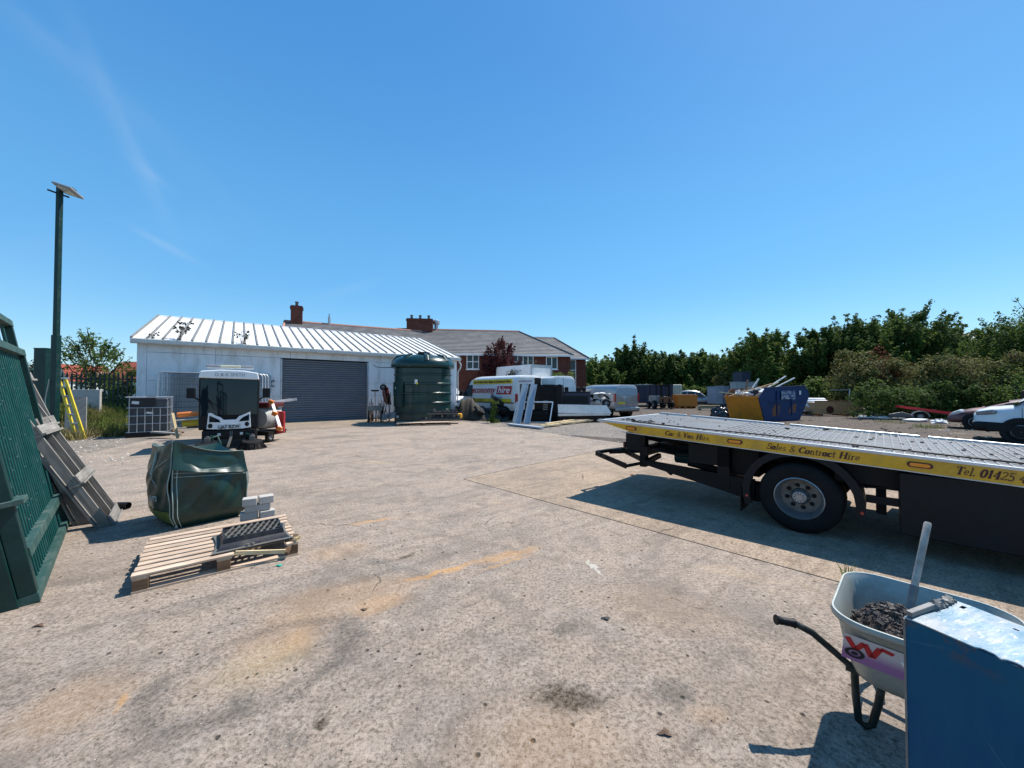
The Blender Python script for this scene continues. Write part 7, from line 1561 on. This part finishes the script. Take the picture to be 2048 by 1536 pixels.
for i, px in enumerate((1124,1133,1156,1168)):
    q = P(px, 790, 20.2); b = MB(); b.box(-.11,.11,-.05,.05,-.02,.24); o = b.build('headrest', K('black_plastic'), None, bevel=.04); o.location = (q.x, q.y, 1.6); o.rotation_euler = (0,0,.1*i); tag(o, ['leftmost black headrest on the black box, darker and lower','second black headrest from the left on the black box','third black headrest from the left on the black box','rightmost black headrest on the black box by the engine'][i], 'headrest')
    o.location.z = 1.585
en = P(1202,812,20.0); eng = thing('engine_wreck', 'pale stripped engine wreck on the flat bed beside the grey van', 'engine', (en.x, 20.0, .84)); rg = random.Random(17)
for i in range(16): b = MB(); b.obox((rg.uniform(-.5,.45), rg.uniform(-.3,.3), rg.uniform(.05,.55)), (rg.uniform(.1,.4), rg.uniform(.1,.3), rg.uniform(.06,.22)), (rg.uniform(-.6,.6), rg.uniform(-.6,.6), rg.uniform(0,3))); b.build('engine_piece', K(['machine_grey','white_sheet','black_steel','galvanised'][i % 4]), eng, bevel=.01)
b = MB(); b.grid(lambda u, v: ((u-.5)*.9, (v-.5)*.5, .66+.05*math.sin(u*7)*math.sin(v*5)-.12*abs(u-.5)), 18, 8); o = b.build('crumpled_cover', K('white_sheet'), eng, smooth=70); o.modifiers.new('s','SOLIDIFY').thickness = .01
wheel(eng, (.2,-.35,.12), .22, .14, 'Y', .5, -1, n=18)
# ---------------------------------------------------------------- far middle: containers, forklift, bin, tank, panels
def cbox(name, lb, cat, pxs, ytop, Y, ybot, m, depth=2.4, ribs=0, ang=0., capm=None):
    a = P(pxs[0], ytop, Y); c = P(pxs[1], ytop, Y); t = thing(name, lb, cat, (a.x, Y, 0), ang); L = (c.x-a.x)/math.cos(ang); z0 = max(0, P(pxs[0], ybot, Y).z)
    b = MB(); b.box(0, L, 0, depth, z0, a.z); b.build('body', m, t, bevel=.02)
    for i in range(ribs): b = MB(); x = L*(i+.5)/ribs; b.box(x-.06, x+.06, -.05, -.001, z0, a.z); b.build('rib', m, t)
    b = MB(); b.box(-.03, L+.03, -.06, depth+.03, a.z+.001, a.z+.06); b.build('top_rim', capm or m, t); return t, L, a.z
t_, L_, z_ = cbox('container', 'dark navy open container behind the forklift', 'container', (1274,1306), 770, 38, 806, K('navy'), 3, 3, -.1, K('galvanised'))
cbox('container', 'blue black container directly behind the forklift mast', 'container', (1302,1346), 770, 40, 806, K('navy'), 3, 5, 0)
ib2 = P(1345,769,41); ic = thing('ibc_tank', 'cream plastic cage tank above the silver car roof', 'tank', (ib2.x, 41, 0)); b = MB(); b.box(0,1.05,0,1,.9,ib2.z); b.build('tank_body', K('cream_plastic'), ic, bevel=.08)
for z in (1.2,1.5,1.8,2.1): b = MB(); b.box(-.02,1.07,-.03,-.005,z,z+.03); b.build('cage_rail', K('galvanised'), ic)
for x in (0,.26,.52,.78,1.04): b = MB(); b.box(x-.015,x+.015,-.035,-.006,.9,ib2.z); b.build('cage_upright', K('galvanised'), ic)
b = MB(); b.box(-.1,1.2,-.05,1.2,0,.88); b.build('stand', K('brown_wood'), ic)
fk = P(1331,818,33); fl_ = thing('forklift', 'dark dirty forklift truck with upright mast facing the camera', 'forklift', (fk.x, 33, 0), .05); FH = P(1331,770,33).z
for x in (-.42,.30): b = MB(); b.box(x,x+.14,0,.2,.1,FH); b.build('mast_rail', K('black_steel'), fl_)
for z in (.5,1.15,FH-.15): b = MB(); b.box(-.42,.44,.05,.15,z,z+.12); b.build('mast_cross_bar', K('black_steel'), fl_)
b = MB(); b.box(-.55,.55,-.08,-.001,.55,1.1); b.build('carriage', K('rust'), fl_)
for x in (-.35,.25): b = MB(); b.box(x,x+.12,-1.1,-.08,.10,.16); b.box(x,x+.12,-.13,-.081,.1,.9); b.build('fork', K('black_steel'), fl_, kind='stuff')
b = MB(); b.box(-.62,.62,.35,2.2,.4,1.15); b.build('body', K('machine_grey'), fl_, bevel=.08)
for x in (-.58,.58):
    for y in (.6,1.9): b = MB(); b.bar((x,y,1.1),(x,y,2.15), .06, .06); b.build('guard_post', K('black_steel'), fl_)
b = MB(); b.box(-.62,.62,.5,2.0,2.12,2.2); b.build('overhead_guard', K('black_steel'), fl_)
for x in (-.78,.78):
    wheel(fl_, (x,.5,.38), .38, .3, 'X', .5, 1 if x > 0 else -1, rimmat='machine_grey', n=20); wheel(fl_, (x*.9,1.9,.32), .32, .25, 'X', .5, 1 if x > 0 else -1, n=18)
b0 = P(1356,816,34.5); b1 = P(1395,816,34.5); ob = thing('orange_bin', 'orange rectangular metal bin on feet before the silver car', 'bin', (b0.x, 34.5, 0)); OL = b1.x-b0.x; OZ = P(1356,791,34.5).z
b = MB(); b.prism([(0,.16),(OL,.16),(OL+.04,OZ),(-.06,OZ)], 0, 1.1, 'Y'); b.build('body', K('bin_orange'), ob, bevel=.02); b = MB(); b.box(-.08,OL+.06,-.04,1.14,OZ+.001,OZ+.06); b.build('rim', K('bin_orange'), ob)
for x in (.1,OL*.35,OL*.66,OL-.2): b = MB(); b.box(x,x+.1,.05,1.0,0,.16); b.build('foot', K('bin_orange'), ob)
for i, (x0, x1, y0) in enumerate([(1430,1446,774),(1447,1459,773)]): cbox('white_unit', ['pale blue white cabin panel left, behind the skip','pale white cabin panel right, touching the skip'][i], 'cabin', (x0,x1), y0, 37+i*.3, 808, K('pale_blue'), 1.5, 0)
cbox('grey_screen', 'dull grey screen fence standing behind the skip', 'fence', (1462,1515), 765, 34, 800, K('galvanised'), .15, 6)
cbox('dark_cabin', 'small dark blue cabin half buried in the brambles', 'cabin', (1484,1501), 744, 35.0, 800, K('navy'), 1.5, 0)
pg = P(1395,822,31); pk = thing('plank_stack', 'stack of long pale planks lying before the silver car', 'planks', (pg.x, 31, 0), -.12)
for i in range(5): b = MB(); b.box(.05*i, 2.05-.06*i, .12*(i % 2), .3+.12*(i % 2), .12+.06*i, .17+.06*i); b.build('plank', K('grey_wood' if i % 2 else 'fresh_wood'), pk)
for x in (.2,1.5): b = MB(); b.box(x,x+.1,0,.45,0,.12); b.build('bearer', K('brown_wood'), pk)
for i, (px, py, r) in enumerate([(1442,833,.42),(1452,832,.45),(1458,836,.34)]):
    c = G(px, py); lump('rubbish_bag', ['left shiny black rubbish bag beside the skip','middle shiny black rubbish bag beside the skip','small black rubbish bag tucked under the skip end'][i], 'bag', (c.x, c.y+.4), r, r*.8, r*1.3, K('bag_black'), i, .22)
# ---------------------------------------------------------------- skip
K0 = G(1530,843); K1 = G(1474,838); 
sdir = Vector((.93,.37)).normalized(); edir = Vector((-.55,.83)).normalized()
sk = thing('skip', 'rubbish skip with blue side, orange end and rubble inside', 'skip', (K0.x, K0.y, 0), math.atan2(sdir.y, sdir.x)); SWd, SBL, STL0, STL1, SZ, SZE = 2.0, 3.0, -.75, 3.9, 1.72, 1.27
side = [(0,0),(SBL,0),(STL1,.95),(STL1-.15,SZ-.12),(STL1-.35,SZ+.02),(-.05,SZ),(-.42,SZE),(-.36,.7)]
side = [(0,0),(SBL-.15,0),(STL1-.15,1.35),(STL1-.35,1.72),(STL1-.6,1.86),(.05,1.72),(-.45,1.28)]
for y, m in ((0,'blue_skip'),(SWd-.05,'rust')):
    b = MB(); b.prism(side, y, y+.05, 'Y'); b.build('side_panel', K(m), sk)
def endp(x0, x1, z1, m, nm):
    b = MB(); b.add([(x0,.051,0.02),(x0,SWd-.051,0.02),(x1,SWd-.051,z1),(x1,.051,z1)], [(0,1,2,3)]); o = b.build(nm, K(m), sk); o.modifiers.new('s','SOLIDIFY').thickness = .05; return o
endp(0,-.43,1.27,'orange_skip','end_panel'); endp(SBL-.15,STL1-.17,1.35,'orange_skip','end_panel')
b = MB(); b.box(0,SBL-.15,.05,SWd-.05,.02,.08); b.build('floor', K('rust'), sk)
b = MB(); b.bar((-.47,-.0,1.29),(-.47,SWd,1.29), .08, .08); b.build('end_lip', K('orange_skip'), sk); b = MB(); b.bar((.05,.02,1.75),(STL1-.6,.02,1.89), .08, .08); b.build('side_lip', K('blue_skip'), sk)
for x in (.9,2.1): b = MB(); b.box(x,x+.08,-.05,-.001,.3,1.6); b.build('rib', K('blue_skip'), sk)
b = MB(); b.box(.3,3.2,-.04,-.002,1.02,1.08); b.build('seam_strip', K('blue_skip'), sk)
b = MB(); b.box(1.25,2.4,-.06,-.051,1.15,1.62); t = NT('worn_sign'); t.l(t.mix(t.ramp(t.noise(t.vmul(t.obj(),(1,1,3)), 5, 6), .48, .56), (.01,.04,.15), (.30,.33,.36)), t.b.inputs['Base Color']); b.build('worn_sign', t.m, sk)
b = MB(); b.box(2.75,2.9,-.056,-.0505,1.4,1.62); b.build('sticker', K('white_sheet'), sk)
b = MB(); b.prism([(.6,.25),(1.1,.3),(1.2,.8),(.9,.95),(.55,.6)], -.006, -.001, 'Y'); b.prism([(1.9,.35),(2.5,.45),(2.6,.9),(2.1,.85)], -.006, -.001, 'Y'); b.build('rust_patch', K('rust'), sk, kind='stuff')
def sk_w(x, y, z): return Vector((K0.x, K0.y, 0))+Vector((sdir.x, sdir.y, 0))*x+Vector((edir.x, edir.y, 0))*y+Vector((0,0,z))
b = MB(); b.grid(lambda u, v: tuple(Vector((-.3+3.6*u, .1+1.8*v, 1.2+.5*math.sin(u*PI)*(1)+.10*math.sin(u*21+v*8)+.08*math.sin(v*17)))), 30, 16); o = b.build('rubble', K('spoil'), None, smooth=20, kind='stuff'); o.location = (K0.x,K0.y,0); o.rotation_euler = (0,0,math.atan2(sdir.y,sdir.x)); o['label'] = 'mixed rubble filling the skip'
rg = random.Random(41)
specs = [(-.3,1.6,1.3,1.3,.4,2.0,'ply','long reddish timber sloping down into the skip end'),(-.9,1.7,1.55,.2,.9,1.35,'fresh_wood','thin pale batten poking out of the orange skip end'),(1.8,1.0,1.75,2.8,.6,2.45,'white_sheet','long white batten pointing up right from the skip'),(2.4,.9,1.8,3.2,.4,2.35,'white_sheet','second white batten at the right of the skip load'),(1.0,1.2,1.8,1.35,1.1,2.3,'white_sheet','short upright white stick in the middle of the skip load'),(1.5,.8,1.75,2.0,.5,2.1,'fresh_wood','pale stick leaning over the blue skip side'),(.9,1.5,1.7,.6,1.2,2.2,'brown_wood','dark thin stick in the middle of the skip load')]
for (x0,y0,z0,x1,y1,z1,m,lb) in specs: b = MB(); b.bar(sk_w(x0,y0,z0), sk_w(x1,y1,z1), .12 if m == 'ply' else .05, .06); o = b.build('timber', K(m), None); tag(o, lb, 'timber')
b = MB()
for i in range(70): b.obox((rg.uniform(-.2,3.1), rg.uniform(.15,1.8), 1.35+rg.uniform(0,.35)), (rg.uniform(.08,.45), rg.uniform(.08,.4), rg.uniform(.03,.15)), (rg.uniform(-.6,.6), rg.uniform(-.6,.6), rg.uniform(0,3)))
o = b.build('rubble', K('white_sheet'), None, kind='stuff'); o.location = (K0.x,K0.y,0); o.rotation_euler = (0,0,math.atan2(sdir.y,sdir.x)); o['label'] = 'pale broken boards and lumps on top of the skip load'
# ---------------------------------------------------------------- right: barriers, sheets, plywood box, rubble heap, trailer
b0 = P(1633,832,23.8); b1 = P(1720,832,23.8); pb_ = thing('plywood_crate', 'long tan plywood crate with round dark red spot', 'crate', (b0.x, 23.8, .12), -.04); PLn = (b1.x-b0.x); PZ = P(1680,803,23.8).z-.12
b = MB(); b.prism([(0,0),(PLn-.0,0),(PLn,.75),(PLn-.15,PZ),(-.08,PZ)], 0, .04, 'Y'); b.build('front_board', K('ply'), pb_); b = MB(); b.box(PLn-.06,PLn,.041,1.2,0,PZ-.06); b.build('end_board', K('ply'), pb_); b = MB(); b.box(0,PLn-.07,1.15,1.2,0,PZ-.06); b.build('back_board', K('ply'), pb_); b = MB(); b.box(0,.05,.041,1.15,0,PZ-.06); b.build('end_board', K('ply'), pb_)
b = MB(); b.box(-.08,PLn-.1,-.01,.06,PZ+.001,PZ+.05); b.build('top_batten', K('rust'), pb_)
b = MB(); b.lathe([(.24,-.008),(.24,-.002),(.001,-.009)], 24, (.85,0,.28), 'Y'); b.build('red_spot', K('text_maroon'), pb_)
for x in (.3,PLn-.9): b = MB(); b.box(x,x+.12,0,1.2,-.12,-.001); b.build('bearer', K('brown_wood'), pb_)
for i in range(2):
    a = P(1606+i*15, 800, 26); rb_ = thing('barrier', ['left red barrier board with white square right of the skip','right red barrier board with white square behind the crate'][i], 'barrier', (a.x, 26, 0)); b = MB(); b.box(0,.58,0,.08,.62,P(1606,799,26).z); b.build('board', K('red_paint'), rb_, bevel=.02); b = MB(); b.box(.2,.38,-.012,-.001,.75,.95); b.build('white_square', K('white_paint'), rb_); b = MB(); b.box(.05,.12,0,.3,0,.62); b.build('foot', K('black_plastic'), rb_)
for i in range(3):
    a = P(1600, 811+i*4, 25); b = MB(); b.grid(lambda u, v: (u*1.6, v*.6-.0, .03*math.sin(v*18)), 2, 24); o = b.build('roof_sheet', K('white_sheet'), None, smooth=50); o.modifiers.new('s','SOLIDIFY').thickness = .012; o.location = (a.x, 24.6-.12*i, .78-.12*i); o.rotation_euler = (R(38),0,-.05); tag(o, ['top white corrugated sheet between skip and crate','middle white corrugated sheet between skip and crate','lowest white corrugated sheet between skip and crate'][i], 'sheet')
for i in range(10):
    a = G(1604+(i % 5)*7, 836); pass
cr_ = thing('pallet', 'dark crate pallet under the white corrugated sheets', 'pallet', (P(1600,830,24.2).x, 24.2, 0)); pallet_mesh(cr_, 1.2, .9, 6, 'grey_wood', 'grey_wood_y', 3); cr_.scale = (1.2,.9,2.2)
# fence post with wires
c = P(1696,778,25.4); fp_ = thing('fence_post', 'thin grey metal post standing behind the rubble heap', 'post', (c.x, 25.4, 0)); b = MB(); b.cyl((0,0,0),(.12,0,c.z), .035, 8); b.build('post', K('galvanised'), fp_); b = MB(); b.bar((.12,0,c.z-.05),(-1.1,.2,c.z-.08), .03, .03); b.build('arm', K('galvanised'), fp_)
# rubble heap
rhc = G(1776, 836)
b = MB(); rg = random.Random(51)
b.grid(lambda u, v: tuple(Vector((-2.6+5.2*u, -1.0+2.2*v, max(-.03, .75*math.sin(v*PI)*math.sin(u*PI)**.6+.12*math.sin(u*31+v*9)*math.sin(v*23))))), 40, 18)
o = b.build('rubble_heap', K('spoil'), None, smooth=20, kind='stuff'); o.location = (rhc.x+1.5, rhc.y+1.6, 0); o.scale = (.72,.8,.9); o['label'] = 'low heap of broken rubble below the bramble thicket'
for nm, m, n_, lb in (('rubble','concrete_block',330,'pale broken concrete lumps on the rubble heap'),('rubble','stone_dark',420,'dark lumps and bricks on the rubble heap')):
    b = MB()
    for i in range(n_):
        u, v = rg.random(), rg.random()*.75; s = rg.uniform(.05,.16); b.obox((-2.6+5.2*u, -1.0+2.2*v, max(0, .75*math.sin(v*PI)*math.sin(u*PI)**.6)+s*.3), (s*rg.uniform(.8,2), s, s*rg.uniform(.5,1)), (rg.uniform(0,3),rg.uniform(0,3),rg.uniform(0,3)))
    o = b.build(nm, K(m), None, kind='stuff'); o.location = (rhc.x+1.5, rhc.y+1.6, 0); o.scale = (.72,.8,.9); o['label'] = lb
a = P(1755,817,22.6); c = P(1792,804,23.2); b = MB(); b.bar(a, c, .16, .06); o = b.build('timber', K('ply'), None); tag(o, 'reddish plank sticking up out of the rubble heap', 'timber')
for i, (x0, x1, y0) in enumerate([(1715,1765,836),(1762,1808,838),(1805,1838,842)]):
    p_ = G(x0, y0); q_ = G(x1, y0+2); b = MB(); b.box(0,(q_-p_).length,0,.75,.0,.07); o = b.build('foam_sheet', K('white_sheet'), None, bevel=.01); o.location = (p_.x,p_.y,.02); o.rotation_euler = (R(4),0,math.atan2(q_.y-p_.y,q_.x-p_.x)); tag(o, ['leftmost white sheet lying flat before the rubble heap','middle white sheet, slightly raised, before the rubble heap','rightmost white sheet next to the red trailer wheel'][i], 'sheet')
mat('machine_dark', (.10,.10,.10), .5, .4)
mat('red_bright', (.60,.02,.025), .4)
tw = G(1845,842); rt = thing('red_trailer', 'small trailer with red rails and grey mudguard, wheel towards camera', 'trailer', (tw.x, tw.y+.1, 0), -.62); rt.scale = (.78,)*3
wheel(rt, (0,0,.30), .30, .18, 'Y', .5, -1, n=24); wheel(rt, (0,1.5,.30), .30, .18, 'Y', .5, 1, n=20)
b = MB()
for k in range(10):
    a0, a1 = R(180-k*18), R(180-(k+1)*18); V = []
    for y in (-.12,.14):
        for a, r in ((a0,.36),(a1,.36),(a1,.39),(a0,.39)): V.append((r*math.cos(a)*1.15, y, .30+r*math.sin(a)))
    b.add(V, [(0,1,2,3),(7,6,5,4),(0,4,5,1),(2,6,7,3)])
b.build('mudguard', K('machine_grey'), rt)
for y in (.15,1.35): b = MB(); b.bar((-.95,y,.95),(1.85,y,.50), .10, .17); b.build('rail', K('red_bright'), rt); b = MB(); b.bar((-.5,y,.80),(1.5,y,.42), .05, .05); b.build('rail', K('red_dark'), rt)
for x in (-.8,0,.8,1.6): b = MB(); b.bar((x,.15,.86-.16*x),(x,1.35,.86-.16*x), .05, .05); b.build('cross_member', K('red_dark'), rt)
b = MB(); b.prism([(-1.5,.15),(-.4,.15),(-.35,.40),(-.8,.58),(-1.5,.40)], .2, .6, 'Y'); b.build('grey_tub', K('machine_dark'), rt, bevel=.05)
c = G(1905,846)
lump('debris_bag', 'crumpled white rag heap in front of the dark red car', 'rags', (G(1878,846).x, G(1878,846).y), .35, .2, .16, K('white_sheet'), 8, .3)
# far roof behind the trees
a = P(1935,668,44); b_ = P(2060,640,44); fr = thing('far_house', 'house with pale roof glimpsed behind the right hand trees', 'house', (a.x, 44, 0)); b = MB(); b.box(0,9,0,8,0,6.4); b.build('wall', K('brick'), fr); b = MB(); b.prism([(-.3,6.3),(4,9.2),(8.3,6.3)], -.3, 9.3, 'X'); mat('pale_roof', (.42,.40,.36), .8); b.build('roof', K('pale_roof'), fr)
